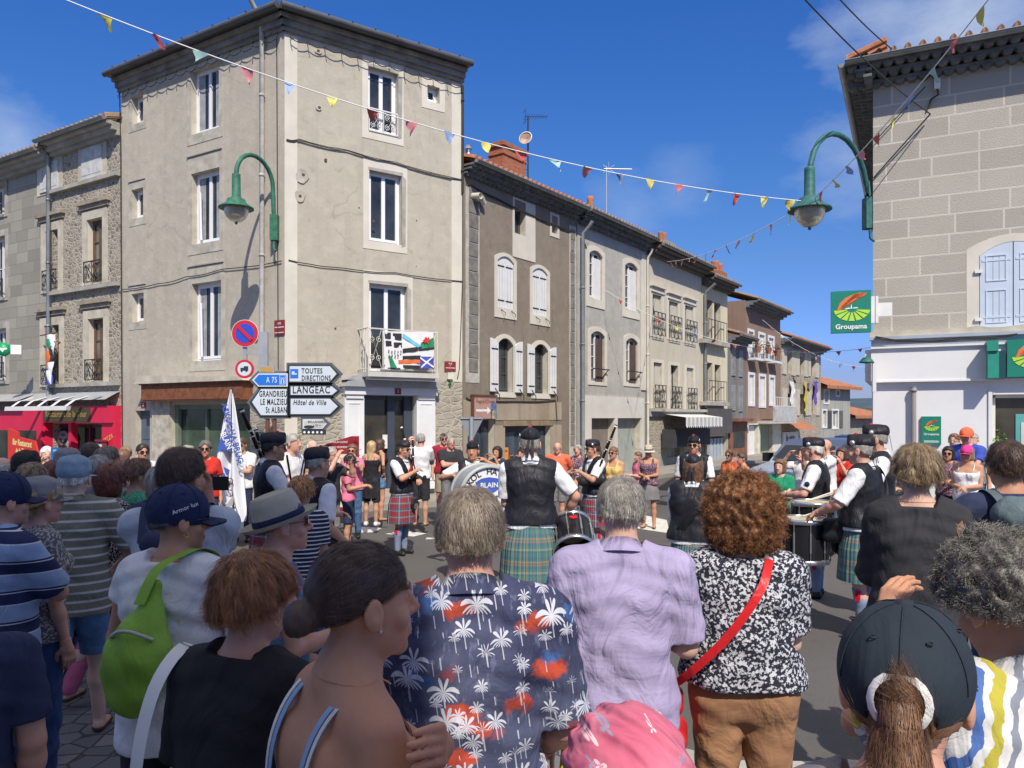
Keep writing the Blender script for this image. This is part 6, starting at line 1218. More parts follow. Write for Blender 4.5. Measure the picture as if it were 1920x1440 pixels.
# ---- materials of people
def skin_mat(name):
    n = NB(name, .55, 0, .35); at = n.nt.nodes.new('ShaderNodeAttribute'); at.attribute_name = 'Col'
    f = n.noise(9, 4); c = n.mix(n.ramp(f, [(.35, 0.), (.7, .18)]), at.outputs['Color'], (.45, .16, .10)); c = n.mix(n.ramp(n.noise(60, 3), [(.4, 0.), (.75, .14)]), c, (.30, .12, .07))
    n.b.inputs['Subsurface Weight'].default_value = .06; n.b.inputs['Subsurface Radius'].default_value = (.02, .008, .004)
    return n.fin(c, n.bump(n.noise(180, 2), .12, .002))
SKINM = skin_mat('skin')
TONES = {'fair': (.64, .41, .31), 'tan': (.52, .29, .19), 'dark_tan': (.52, .27, .165), 'red': (.60, .33, .24)}
def hair_mat(nm, c, c2=None, rough=.5):
    key = 'hair_'+nm
    if key in MC: return MC[key]
    n = NB(key, rough, 0, .45); at = n.nt.nodes.new('ShaderNodeAttribute'); at.attribute_name = 'Col'
    b = n.mix(n.ramp(n.noise(26, 5, v=n.map((1, 1, .25))), [(.32, 0.), (.68, 1.)]), sc3(c, .6), c2 or sc3(c, 1.5)); b = n.mix(1., b, at.outputs['Color'], 'MULTIPLY')
    MC[key] = n.fin(b, n.bump(n.noise(95, 4, v=n.map((1, 1, .15))), .6, .006)); return MC[key]
HC_ = {'black': (.022, .018, .016), 'dark': (.075, .045, .032), 'brown': (.17, .09, .05), 'auburn': (.27, .12, .05), 'redbrown': (.15, .045, .03), 'ginger': (.42, .20, .08), 'blonde': (.42, .29, .15), 'dirty': (.24, .17, .10), 'grey': (.32, .30, .265), 'greybrown': (.22, .18, .14), 'white': (.62, .60, .57), 'darkgrey': (.12, .11, .105), 'pepper': (.23, .215, .195)}
def hm(nm): return hair_mat(nm, HC_[nm])
def cloth_mat(nm, col, wear=.12, weave=320, fold=.7, rough=.85):
    if nm in MC: return MC[nm]
    n = NB(nm, rough, 0, .25); c = n.mix(n.ramp(n.noise(7, 4), [(.35, 0.), (.7, 1.)]), sc3(col, 1-wear), sc3(col, 1+wear))
    nb = n.bump(n.noise(3.6, 4, v=n.map((1.6, 1.6, .75)), dist=1.4, rough=.45), fold, .055, n.bump(n.noise(13, 2, v=n.map((.7, .7, 2.2)), dist=1.2), fold*.22, .012, n.bump(n.noise(weave, 2), .25, .002)))
    MC[nm] = n.fin(c, nb); return MC[nm]
def foldbump(n, k=.7): return n.bump(n.noise(3.6, 4, v=n.map((1.6, 1.6, .75)), dist=1.4, rough=.45), k, .055, n.bump(n.noise(13, 2, v=n.map((.7, .7, 2.2)), dist=1.2), k*.2, .012))
def stripes(nm, stops, period, ax=2, off=0, tilt=0):
    if nm in MC: return MC[nm]
    n = NB(nm, .85, 0, .25); x = n.xyz(); f = n.m('FRACT', n.m('ADD', n.m('DIVIDE', n.m('ADD', x[ax], n.m('MULTIPLY', x[0], tilt)), period), off+10))
    MC[nm] = n.fin(n.ramp(f, stops, True), foldbump(n)); return MC[nm]
def tartan(nm, ground, zs, ts, nper=9):
    n = NB(nm, .85, 0, .25); x = n.xyz(); th = n.m('ARCTAN2', x[0], x[1]); u = n.m('FRACT', n.m('ADD', n.m('MULTIPLY', th, nper/6.28318), 10.)); v = n.m('FRACT', n.m('MULTIPLY', x[2], 1/.21))
    a = n.ramp(v, zs, True); b = n.ramp(u, ts, True); c = n.mix(.45, a, b)
    pl = n.m('SINE', n.m('MULTIPLY', th, 42.)); MC[nm] = n.fin(c, n.bump(pl, .5, .008)); return MC[nm]
GB, LG, YL, OR_, WT = (.05, .15, .19), (.08, .19, .17), (.46, .46, .22), (.36, .15, .08), (.6, .65, .6)
tartan('ancient_blue_green_tartan', GB, [(0, GB), (.10, YL), (.125, GB), (.15, YL), (.17, LG), (.30, GB), (.44, OR_), (.50, LG), (.56, OR_), (.61, YL), (.625, LG), (.68, GB), (.82, LG)], [(0, GB), (.28, OR_), (.38, LG), (.5, YL), (.53, GB), (.78, OR_), (.86, GB), (.93, LG)], 12)
tartan('red_blue_tartan', (.2, .05, .06), [(0, (.26, .04, .05)), (.30, (.05, .10, .16)), (.36, WT), (.385, (.05, .10, .16)), (.60, (.26, .04, .05)), (.82, (.06, .14, .18)), (.90, WT), (.92, (.06, .14, .18))], [(0, (.26, .04, .05)), (.35, (.05, .10, .17)), (.48, WT), (.52, (.05, .10, .17)), (.7, (.26, .04, .05))], 8)
def floral(nm, bg, c1, c2, scale=32, thr=.36, mixc=None):
    n = NB(nm, .85, 0, .25); v = n.mix(.1, n.o, n.noise(14, 2, out='Color'), 'ADD'); o = n.vor(scale, 'F1', v, None)
    k = n.ramp(n.m('ADD', o['Distance'], n.m('MULTIPLY', n.noise(110, 2), .25)), [(thr, 1.), (thr+.07, 0.)]); col = n.ramp(n.xyz(o['Color'])[0], [(0, c1), (.6, c1), (.62, c2), (1, c2)], True)
    b = n.mix(n.ramp(n.noise(85, 3), [(.52, 0.), (.56, 1.)]), bg, c1); k2 = n.ramp(o['Distance'], [(.07, 1.), (.1, 0.)]); c = n.mix(n.m('MULTIPLY', k, .9), b, col); c = n.mix(k2, c, bg)
    MC[nm] = n.fin(c, foldbump(n)); return MC[nm]
floral('black_white_floral_cloth', (.02, .022, .035), (.52, .53, .58), (.62, .62, .66), 40, .37)
floral('purple_floral_cloth', (.04, .03, .05), (.45, .25, .3), (.5, .5, .5), 30, .3)
floral('green_floral_cloth', (.03, .22, .13), (.12, .42, .26), (.06, .3, .18), 26, .32)
floral('black_print_cloth', (.02, .02, .025), (.55, .5, .52), (.3, .25, .3), 14, .25)
floral('grey_print_cloth', (.12, .12, .12), (.4, .4, .38), (.2, .2, .2), 25, .3)
floral('red_print_cloth', (.5, .04, .03), (.6, .3, .1), (.1, .02, .02), 16, .3)
floral('teal_purple_print_cloth', (.03, .26, .32), (.28, .08, .35), (.45, .12, .30), 9, .42)
def palm_mat():
    n = NB('palm_print_cloth', .8, 0, .3); x = n.xyz(); uv = n.comb(x[0], x[2], 0.)
    base = n.mix(n.ramp(n.noise(5, 4), [(.35, 0.), (.65, 1.)]), (.03, .035, .085), (.075, .085, .15)); base = n.mix(n.ramp(n.noise(34, 4, v=n.map((1.6, 1, .5))), [(.58, 0.), (.66, .35)]), base, (.22, .25, .38))
    # red hibiscus-like clouds and blue patches
    for sc_, off, c1, th in ((7.5, (.3, .1, 0), (.52, .07, .03), .33), (5.6, (.7, .45, 0), (.06, .16, .42), .20)):
        v = n.map((sc_, sc_*1.9, 1), off, v=n.mix(.075, uv, n.noise(22, 4, out='Color'), 'ADD')); o = n.vor(1.0, 'F1', v, None, rnd=.75); base = n.mix(n.ramp(o['Distance'], [(th-.08, .92), (th+.05, 0.)]), base, n.mix(n.ramp(n.noise(24, 3), [(.4, 0.), (.6, .6)]), c1, sc3(c1, .4)))
    lum = None
    for sc_, off, R0, seed in ((11., (.15, .25, 0), .44, 0), (14.5, (.55, .8, 0), .42, 1.7), (18.5, (.1, .5, 0), .36, .6)):
        v = n.map((sc_, sc_, 1), off, v=uv); o = n.vor(1.0, 'F1', v, None, rnd=.62)
        d = n.nt.nodes.new('ShaderNodeVectorMath'); d.operation = 'SUBTRACT'; n.l(v, d.inputs[0]); n.l(o['Position'], d.inputs[1]); dx = n.xyz(d.outputs[0]); yy = n.m('ADD', dx[1], n.m('MULTIPLY', n.m('MULTIPLY', dx[0], dx[0]), 2.1)); a = n.m('ARCTAN2', dx[0], yy)
        fr = n.m('POWER', n.m('ABSOLUTE', n.m('SINE', n.m('ADD', n.m('MULTIPLY', a, 6.), seed))), 1.3); up_ = n.ramp(n.m('ADD', n.m('MULTIPLY', yy, 1.2), .5), [(.15, .45), (.5, 1.)]); rad = n.m('MULTIPLY', n.m('MULTIPLY', n.m('ADD', n.m('MULTIPLY', fr, .85), .10), R0*1.12), up_)
        k = n.m('LESS_THAN', n.m('ADD', o['Distance'], n.m('MULTIPLY', n.noise(130, 2), .07)), n.m('ADD', rad, .03)); sel = n.m('GREATER_THAN', n.xyz(o['Color'])[0], .34)
        tr = n.m('MULTIPLY', n.m('LESS_THAN', n.m('ABSOLUTE', n.m('ADD', dx[0], n.m('MULTIPLY', dx[1], .14))), .02), n.m('MULTIPLY', n.m('LESS_THAN', dx[1], 0.), n.m('GREATER_THAN', dx[1], -.62)))
        kk = n.m('MULTIPLY', n.m('MAXIMUM', k, n.m('MULTIPLY', tr, .8)), sel); lum = kk if lum is None else n.m('MAXIMUM', lum, kk)
    c = n.mix(n.m('MULTIPLY', lum, .92), base, n.mix(n.noise(20, 3), (.62, .60, .62), (.45, .50, .62)))
    MC['palm'] = n.fin(c, foldbump(n, .8)); return MC['palm']
palm_mat()
def brush_mat():
    n = NB('brushstroke_print_cloth', .85, 0, .25); x = n.xyz(); f = n.m('FRACT', n.m('ADD', n.m('MULTIPLY', n.m('ADD', n.m('ADD', x[0], n.m('MULTIPLY', x[2], -.35)), n.m('MULTIPLY', n.noise(14, 3), .05)), 8.), 10.))
    W = (.66, .66, .66); MC['brush'] = n.fin(n.ramp(f, [(0, W), (.18, (.08, .16, .42)), (.34, W), (.46, (.45, .40, .06)), (.62, W), (.74, (.22, .24, .3)), (.86, W)], True), foldbump(n))
brush_mat()
def scarf_mat():
    n = NB('pink_butterfly_scarf', .8, 0, .3); x = n.xyz(); base = n.mix(n.ramp(n.noise(6, 3), [(.35, 0.), (.65, 1.)]), (.50, .10, .17), (.64, .20, .28))
    v = n.comb(n.m('MULTIPLY', x[0], 42.), 0., n.m('MULTIPLY', x[2], 42.)); o = n.vor(1., 'F1', v, None, rnd=.8); d = n.nt.nodes.new('ShaderNodeVectorMath'); d.operation = 'SUBTRACT'; n.l(v, d.inputs[0]); n.l(o['Position'], d.inputs[1]); dx = n.xyz(d.outputs[0]); a = n.m('ARCTAN2', dx[0], dx[2])
    rad = n.m('MULTIPLY', n.m('POWER', n.m('ABSOLUTE', n.m('SINE', n.m('MULTIPLY', a, 2.))), .6), .34); ring = n.m('MULTIPLY', n.m('LESS_THAN', o['Distance'], rad), n.m('GREATER_THAN', o['Distance'], n.m('MULTIPLY', rad, .55)))
    sel = n.xyz(o['Color']); c = n.mix(n.m('MULTIPLY', ring, n.m('GREATER_THAN', sel[0], .45)), base, (.72, .52, .55)); c = n.mix(n.m('MULTIPLY', n.m('LESS_THAN', o['Distance'], n.m('MULTIPLY', rad, 1.1)), n.m('GREATER_THAN', sel[1], .8)), c, (.30, .30, .42))
    fo = n.m('SINE', n.m('ADD', n.m('MULTIPLY', x[2], 150.), n.m('ADD', n.m('MULTIPLY', x[0], 70.), n.m('MULTIPLY', n.noise(6, 3), 14.)))); MC['scarf'] = n.fin(c, n.bump(fo, .35, .012, n.bump(n.noise(7, 3, dist=1.0), .5, .03)))
scarf_mat()
C_ = cloth_mat
C_('white_shirt_cotton', (.74, .74, .76)); C_('black_waistcoat', (.018, .018, .024), rough=.5); C_('black_cotton', (.02, .02, .024)); C_('black_tshirt', (.035, .035, .04)); C_('navy_cotton', (.03, .04, .09)); C_('purple_linen', (.37, .32, .50), .1, 420, 1.0)
C_('white_cotton', (.70, .70, .70)); C_('light_blue_cotton', (.36, .42, .56)); C_('pale_blue_white_cotton', (.44, .49, .58)); C_('brown_trousers', (.30, .16, .085), .15, 300, .9); C_('denim', (.07, .14, .27), .25); C_('dark_jeans', (.03, .06, .16), .2); C_('blue_denim_shorts', (.10, .20, .36), .25)
C_('grey_shorts', (.20, .19, .20)); C_('black_shorts', (.03, .03, .035)); C_('pink_tshirt', (.75, .20, .32)); C_('red_tshirt', (.55, .035, .025)); C_('dark_red_tshirt', (.30, .02, .04)); C_('orange_tshirt', (.75, .16, .08)); C_('coral_tank', (.72, .18, .09)); C_('pink_trousers', (.50, .12, .20)); C_('green_tshirt', (.02, .28, .14))
C_('yellow_top', (.65, .48, .16)); C_('khaki_cloth', (.30, .27, .18)); C_('royal_blue_tshirt', (.05, .09, .45)); C_('white_sundress', (.78, .78, .80)); C_('lime_backpack', (.22, .40, .05), .1, 300, .4, .6); C_('grey_backpack', (.10, .14, .16), .15, 200, .5, .6); C_('black_bag', (.015, .015, .018), .15, 200, .4, .45)
C_('dark_leather_bag', (.03, .028, .03), rough=.35, fold=.3); C_('red_leather', (.55, .02, .025), .08, 300, .25, .35); C_('brown_leather', (.24, .11, .05), rough=.5, fold=.2); C_('light_blue_cap', (.22, .32, .40)); C_('navy_cap', (.018, .028, .08)); C_('black_cap', (.022, .032, .045), .12, 500, .25); C_('grey_cap', (.22, .23, .24)); C_('straw_hat', (.40, .38, .31), .1, 350, .2); C_('magenta_cap', (.60, .05, .25)); C_('sunhat', (.55, .48, .36)); C_('grey_blue_sock', (.20, .25, .36)); C_('red_ribbon', (.60, .01, .03)); C_('pink_red_toorie', (.6, .02, .04)); C_('peach_shirt', (.72, .40, .18)); C_('plum_shawl', (.18, .07, .13))
stripes('blue_navy_striped_polo', [(0, (.28, .38, .58)), (.34, (.55, .58, .62)), (.38, (.02, .03, .09)), (.72, (.02, .03, .09)), (.73, (.6, .62, .66)), (.76, (.02, .03, .09)), (.82, (.28, .38, .58))], .135)
stripes('khaki_grey_striped_polo', [(0, (.17, .17, .13)), (.72, (.50, .48, .46)), (.95, (.3, .3, .26))], .052, tilt=.0)
stripes('navy_white_striped_top', [(0, (.02, .025, .06)), (.68, (.62, .62, .62))], .028)
LACE = mat('black_shoe_leather', (.02, .02, .02), .4); SOLE = mat('brown_sandal', (.10, .045, .025), .6); WSH = mat('white_shoe', (.7, .7, .68), .5); LENS = mat('black_sunglass_lens', (.015, .014, .016), .1, spec=.9, bump=0); FRM = mat('thin_metal_frame', (.35, .3, .25), .3, metal=.8, bump=0); GOLDM = mat('gold_jewellery', (.75, .5, .2), .25, .03, metal=1, bump=0)
BADGE = mat('silver_badge', (.6, .6, .6), .3, .2, 40, metal=.8); PIPEW = mat('dark_polished_wood', (.02, .015, .013), .25); IVORY = mat('ivory_mounts', (.72, .70, .62), .4)
# ---- strands
def strands(V, Nn, flow, n, L, w, segs, rr, curl=0, lift=.004, cols=None, colr=.35, wave=0):
    """thin ribbons rooted on a surface; returns verts, quads, colours"""
    pick = rr.randint(0, len(V), n); p = V[pick]+rr.normal(0, .0015, (n, 3)); nr = Nn[pick]; f = flow(p); f = f/(np.linalg.norm(f, axis=1, keepdims=True)+1e-9)+rr.normal(0, .9 if curl else .10, (n, 3)); t = f-nr*(f*nr).sum(1, keepdims=True); t /= np.linalg.norm(t, axis=1, keepdims=True)+1e-9
    s = np.cross(nr, t); Ls = L*rr.uniform(.6, 1.15, n)[:, None]; lf = lift*rr.uniform(.3, 1.4, n)[:, None]; ph = rr.uniform(0, 6.3, n)[:, None]; out = []; cc = (1+colr*rr.uniform(-1, 1, n))[:, None]*np.ones((1, 3)); cc = np.clip(cc, .25, 2)
    for i in range(segs+1):
        k = i/segs
        if curl: q = p+nr*(lf*2+k*Ls*.28-.012)+t*(k*Ls*.45)+curl*(np.cos(ph+k*13)*s+np.sin(ph+k*13)*(t*.6+nr*.8))*(.5+k*.5)
        else: q = p+t*(k*Ls)+nr*(lf*(.6+1.2*k-1.1*k*k)-(k*Ls)**2*3.2)+s*wave*np.sin(ph+k*7)
        ww = w*(1-.75*k) if not curl else w*(1-.5*k); sd = s if not curl else (s*np.sin(ph+k*13)+nr*np.cos(ph+k*13)*.5)
        out.append(q-sd*ww); out.append(q+sd*ww)
    A = np.stack(out, 1); VV = A.reshape(-1, 3); m = 2*(segs+1); base = (np.arange(n)*m)[:, None]; Q = np.concatenate([base+np.array([[2*i, 2*i+1, 2*i+3, 2*i+2]]) for i in range(segs)], 0)
    return VV, Q, np.repeat(cc, m, 0)
def vnorm(V, Q):
    a = np.cross(V[Q[:, 2]]-V[Q[:, 0]], V[Q[:, 3]]-V[Q[:, 1]]); N = np.zeros_like(V)
    for i in range(4): np.add.at(N, Q[:, i], a)
    return N/(np.linalg.norm(N, axis=1, keepdims=True)+1e-12)
# ================================================================ one person
def ik(S, Tg, a, b, pole):
    S, Tg, pole = Vector(S), Vector(Tg), Vector(pole); d = Tg-S; L_ = min(d.length, (a+b)*.995); d = d.normalized(); Tg = S+d*L_
    x = (a*a-b*b+L_*L_)/(2*L_); h = math.sqrt(max(0, a*a-x*x)); pl = pole-d*pole.dot(d); pl = pl.normalized() if pl.length > 1e-5 else Vector((0, -1, 0))
    return S+d*x+pl*h, Tg
ARMS = {  # hand target relative to the shoulder (outward, forward, up), elbow pole
 'down': ((.05, .06, -.53), (.5, -1, 0)), 'bent': ((-.08, .28, -.24), (.25, -.6, -1)), 'front': ((-.14, .24, -.30), (.6, -.5, -.7)), 'phone': ((-.06, .30, .10), (.45, -.1, -1)),
 'high': ((-.05, .27, .20), (.8, 0, -1)), 'crossed': ((-.26, .20, -.20), (.9, .2, -.5)), 'hip': ((.06, -.01, -.40), (1, -.6, 0)), 'drum': ((-.04, .30, -.28), (.7, -.6, -.4)), 'chanter': ((-.13, .26, -.25), (.9, -.2, -.5)), 'chanter_up': ((-.15, .26, -.12), (.9, -.2, -.6)),
 'back': ((-.1, -.14, -.42), (1, -.6, 0)), 'pocket': ((.03, .1, -.46), (1, -.8, 0)), 'swing': ((.05, .22, -.46), (.4, -1, 0)), 'grip': ((-.40, .075, -.01), (.1, 1, -.9)), 'reach': ((.12, .30, -.40), (.6, -.6, -.2)), 'mouth': ((-.1, .2, .06), (1, .1, -.6))}
HAIRCUT = {}
def person(label, px, top, Y, yaw, sex='m', tone='fair', hair='short', hc='brown', hat=None, arms=('down', 'down'), top_=('tshirt', 'white_cotton'), bot=('trousers', 'denim'), glasses=None, lod=None, girth=1.0, head=(0, 0, 0), stance='stand', shoes=LACE, extra=(), group=None, kid=1.0, hatup=0.0, feet=None, lean=0.0):
    """px: column of the head, top: row of the crown (both in the picture's pixels), Y: real distance, yaw: 0 looks away from the viewer, 90 left, -90 right, 180 to the viewer"""
    lod = lod if lod is not None else (0 if Y < 4.2 else 1 if Y < 9 else 2)
    yaw = yaw-math.degrees(math.atan((px-960)/FP)); X = (px-960)/FP*Y; zt = HC-(top-HY)/FP*Y; g = gz(X, Y) if feet is None else feet
    if feet is None and (Y > 14.0 and X < -1): g = -.06
    hatup = hatup or {'glengarry': .045, 'cap': .012, 'cap_back': .012, 'softcap': .025, 'fedora': .03, 'sunhat': .02, 'scarf': .015}.get(hat, 0) or {'bigcurly': .055, 'curly': .045, 'short': .014, 'shortf': .022, 'bob': .02, 'long': .018}.get(hair, 0)
    H = zt-g-hatup; s = H/1.735
    ox = Matrix.Rotation(R(yaw), 3, 'Z') @ Vector((0, (.035+lean*.5)*s, 0)); root = thing('person', label, 'person', (X-ox.x, Y-ox.y, g), R(yaw), group); X, Y0, Y = X-ox.x, Y, Y-ox.y
    hb, hh, hhd = {0: (.010, .0038, .0042), 1: (.015, .0065, .008), 2: (.020, .009, .011)}[lod]
    kind0 = top_[0]; f = sex == 'f'; sw = (.165 if f else .19)*(.5+.5*girth); hw = .085 if not f else .092; g_ = girth; rr = np.random.RandomState(int(px*7+Y*31) % 9999)
    sy = -.005; zsh = 1.42; nb = (0, .0+lean*.4, 1.44); hc_ = Vector((0, .035+lean*.5, 1.616)); Hm = rotm(R(head[0]), R(head[1]), R(head[2])); Hn = np.array(Hm)
    kh = kid
    def hp(v): return tuple(hc_+Hm @ (Vector(v)*kh))
    torso = [('c', (-.065, 0, .95), (.065, 0, .95), .115*(1.05 if f else 1)*g_**.7, .115*(1.05 if f else 1)*g_**.7, .03, (1, .85, 1)),
             ('c', (0, .005+.03*(g_-1), 1.0), (0, lean*.15, 1.16), .125*g_, .118*g_**.8, .05, (1.08, .82, 1)), ('c', (0, lean*.15, 1.16), (0, lean*.3, 1.30), .125*g_**.7, .135*g_**.3, .05, (1.08, .78, 1)),
             ('c', (-.075, lean*.3, 1.31), (.075, lean*.3, 1.31), .108, .108, .04, (1, .95, 1)), ('c', (-sw+.045, sy+lean*.38, 1.415), (sw-.045, sy+lean*.38, 1.415), .055, .055, .05), ('c', (-.10, -.012+lean*.38, 1.43), (0, 0+lean*.4, 1.485), .047, .052, .04), ('c', (.10, -.012+lean*.38, 1.43), (0, lean*.4, 1.485), .047, .052, .04)]
    if f: torso += [('e', (sx*.075, .085+lean*.3, 1.285), (.062, .058, .06), None, .04) for sx in (-1, 1)]
    if lod == 0 and kind0 == 'bare': torso += [('e', (sx*.085, -.088, 1.33), (.045, .026, .07), None, .03) for sx in (-1, 1)]+[('-e', (0, -.155, 1.30), (.018, .03, .16), None, .04), ('e', (0, -.045, 1.475), (.018, .018, .02), None, .02)]
    if g_ > 1.12: torso += [('e', (0, .06, 1.07), (.15*g_*.9, .12*g_*.9, .14), None, .06)]
    neck = [('c', (0, lean*.4-.005, 1.42), hp((0, -.022, -.045)), .064 if not f else .054, .056 if not f else .046, .03)]
    hd = [('e', hp((0, -.014, .035)), (.076*kh, .096*kh, .084*kh), Hn, .01), ('e', hp((0, .018, -.02)), (.064*kh, .074*kh, .085*kh), Hn, .02), ('e', hp((0, .028, -.068)), (.050*kh, .056*kh, .042*kh), Hn, .025), ('c', hp((0, .074, -.098)), hp((0, .07, -.10)), .015, .015, .02)]
    if lod < 2:
        hd += [('e', hp((sx*.043, .058, -.028)), (.024, .02, .022), Hn, .015) for sx in (-1, 1)]
        hd += [('-e', hp((sx*.031, .103, .011)), (.018, .015, .010), Hn, .014) for sx in (-1, 1)]
        hd += [('e', hp((sx*.030, .0745, .010)), (.0128, .0125, .0105), Hn, .004) for sx in (-1, 1)]
        hd += [('c', hp((sx*.012, .090, .030)), hp((sx*.045, .078, .032)), .007, .005, .012) for sx in (-1, 1)]
        hd += [('c', hp((-.018, .083, -.058)), hp((.018, .083, -.058)), .0062, .0062, .010), ('c', hp((-.015, .083, -.068)), hp((.015, .083, -.068)), .0066, .0066, .010)]
    hd += [('c', hp((0, .090, .014)), hp((0, .108, -.022)), .0085, .0115, .010), ('c', hp((-.011, .095, -.027)), hp((.011, .095, -.027)), .008, .008, .008)]
    for sx in (-1, 1):
        hd += [('e', hp((sx*.083, -.008, -.004)), (.010*kh, .020*kh, .034*kh), Hn, .006)]
        if lod == 0: hd += [('-e', hp((sx*.095, -.001, .002)), (.007, .011, .018), Hn, .004), ('c', hp((sx*.079, -.003, -.030)), hp((sx*.079, .004, -.034)), .007, .007, .004)]
    # arms
    ua, fa = .285, .25; AR = []
    for i, sx in ((0, -1), (1, 1)):
        S_ = Vector((sx*sw, sy+lean*.38, zsh-.01)); spec = arms[i]; tg, pole = (ARMS[spec] if isinstance(spec, str) else spec)
        E, W = ik(S_, S_+Vector((sx*tg[0], tg[1], tg[2])), ua, fa, (sx*pole[0], pole[1], pole[2])); AR.append((S_, E, W, sx))
    ar = (.050 if not f else .042)*(.6+.4*g_); armp = []
    for S_, E, W, sx in AR:
        armp.append([('c', tuple(S_), tuple(S_.lerp(E, .4)), ar*1.12, ar, .02), ('c', tuple(S_.lerp(E, .35)), tuple(E), ar, ar*.78, .015), ('c', tuple(E), tuple(E.lerp(W, .35)), ar*.78, ar*.82, .015), ('c', tuple(E.lerp(W, .3)), tuple(W), ar*.82, ar*.52, .015)])
    # hands
    hands = []
    for S_, E, W, sx in AR:
        d = (W-E).normalized(); up = Vector((0, 0, 1)); side = d.cross(up); side = side.normalized() if side.length > .2 else Vector((sx, 0, 0)); nrm = side.cross(d).normalized()
        if arms[0 if sx < 0 else 1] in ('down', 'swing', 'pocket'): side, nrm = Vector((0, 1, 0)), Vector((-sx, 0, 0))
        elif arms[0 if sx < 0 else 1] in ('crossed', 'grip'): side, nrm = Vector((0, 0, 1)), Vector((0, -1, 0))
        else: nrm = -nrm if nrm.z > 0 else nrm
        P0 = W+d*.005; pr = [('c', tuple(W-d*.02), tuple(P0+d*.03), .026, .028, .012, None)]; hp_ = []
        for j in range(4):
            o_ = (j-1.5)*.019; b = P0+d*(.085-.004*abs(j-1.3))+side*o_; hp_.append(('c', tuple(P0+d*.02+side*o_*.7), tuple(b), .0125, .0105, .012))
            ln = (.038, .044, .041, .032)[j]; q = b; dd = d.copy(); cu = (.55, .6, .65, .7)[j]
            for s3 in range(3):
                dd = (dd*math.cos(cu)+nrm*math.sin(cu)).normalized(); q2 = q+dd*ln*(1, .68, .52)[s3]; hp_.append(('c', tuple(q), tuple(q2), .0092-.001*s3, .0085-.001*s3, .002)); q = q2
        tb = P0+d*.02-side*.024*(1) ; t1 = tb+(d*.6-side*.5+nrm*.5).normalized()*.036; t2 = t1+(d*.85-side*.1+nrm*.55).normalized()*.03; t3 = t2+(d*.9+nrm*.4).normalized()*.024
        hp_ += [('c', tuple(tb), tuple(t1), .014, .012, .012), ('c', tuple(t1), tuple(t2), .011, .0105, .003), ('c', tuple(t2), tuple(t3), .0105, .009, .003)]
        hands.append(([('c', p[1], p[2], p[3], p[4], p[5]) for p in pr]+hp_, W, d))
    # legs
    LG_ = []
    for sx in (-1, 1):
        dy = {'stand': (.0, .0), 'walk': (.16*sx, .30*sx), 'apart': (0, 0)}[stance]; dx = .03 if stance == 'apart' else .0; hip = Vector((sx*hw, 0, .90)); kn = Vector((sx*(hw+.01+dx), dy[0]+.012, .48)); an = Vector((sx*(hw+.015+dx*2), dy[1]*.7-.015, .085+(.06 if stance == 'walk' and sx < 0 else 0)))
        if stance == 'walk' and sx < 0: kn.y += .10
        LG_.append((hip, kn, an, sx))
    lr = (.082 if not f else .086)*(.55+.45*g_); legp = []
    for hip, kn, an, sx in LG_:
        legp += [('c', tuple(hip), tuple(kn), lr, .053, .03), ('c', tuple(kn), tuple(kn.lerp(an, .35)+Vector((0, -.014, 0))), .051, .053, .03), ('c', tuple(kn.lerp(an, .35)+Vector((0, -.014, 0))), tuple(an), .052, .036, .03),
                 ('c', tuple(an+Vector((0, -.02, -.04))), tuple(an+Vector((sx*.02, .12, -.055))), .034, .028, .02), ('e', (sx*hw*.9, -.055, .93), (.08*g_, .07, .085), None, .03)]
    allp = torso+neck+hd[:4]; b0 = [p for q in armp for p in q]
    # ---- body: one skin mesh made in a few boxes of different fineness
    zN = 1.50; Vs, Qs = [], []; nv = 0
    def addm(V, Q):
        nonlocal nv
        if len(V): Vs.append(V); Qs.append(Q+nv); nv += len(V)
    pts_ = [p for S_, E, W, sx in AR for p in (S_, E, W)]
    lo = [min([-.3*g_]+[p[0]-.08 for p in pts_]), min([-.24*max(1, g_), *[an.y-.1 for _, _, an, _ in LG_]]+[p[1]-.08 for p in pts_]), 0]; hi = [max([.3*g_]+[p[0]+.08 for p in pts_]), max([.24*max(1, g_), *[an.y+.22 for _, _, an, _ in LG_]]+[p[1]+.08 for p in pts_]), max([zN]+[p[2]+.08 for p in pts_])]
    covered = top_[0] in ('tshirt', 'shirt', 'polo', 'vest', 'blouse')
    tp = [p if p[0] != 'c' else (p[0], p[1], p[2], p[3]-.010, p[4]-.010, *p[5:]) for p in torso] if covered else torso
    def skin_post(Xg, Yg, Zg, F_): return np.where(Zg > zN+.004, np.where((np.abs(Xg) < .10) & (np.abs(Yg-.02-lean*.5) < .16), .05, F_), F_)
    F_, ax_ = field(tp+neck+[p for p in hd[:3]]+b0+legp, lo, hi, hb, skin_post)
    addm(*nets(F_, ax_))
    F_, ax_ = field(neck+tp[4:7]+hd, (hc_.x-.135, hc_.y-.15, zN-.012), (hc_.x+.135, hc_.y+.16, hc_.z+.15), hh); addm(*nets(F_, ax_))
    for hpz, W, d in hands:
        c = W+d*.075; r_ = .115; F_, ax_ = field(hpz+b0, [c[i]-r_ for i in range(3)], [c[i]+r_ for i in range(3)], hhd, lambda Xg, Yg, Zg, F_: np.where(((Xg-W.x)*d.x+(Yg-W.y)*d.y+(Zg-W.z)*d.z) < -.03, .05, F_)); addm(*nets(F_, ax_))
    V = np.concatenate(Vs); Q = np.concatenate(Qs)
    base = np.array(TONES[tone]); cols = np.tile(base, (len(V), 1))*(1+.05*np.sin(V[:, 2:3]*23+V[:, :1]*17)); lc = (V-np.array(hc_)) @ Hn/kh
    inh = V[:, 2] > zN-.02; x_, y_, z_ = np.abs(lc[:, 0]), lc[:, 1], lc[:, 2]
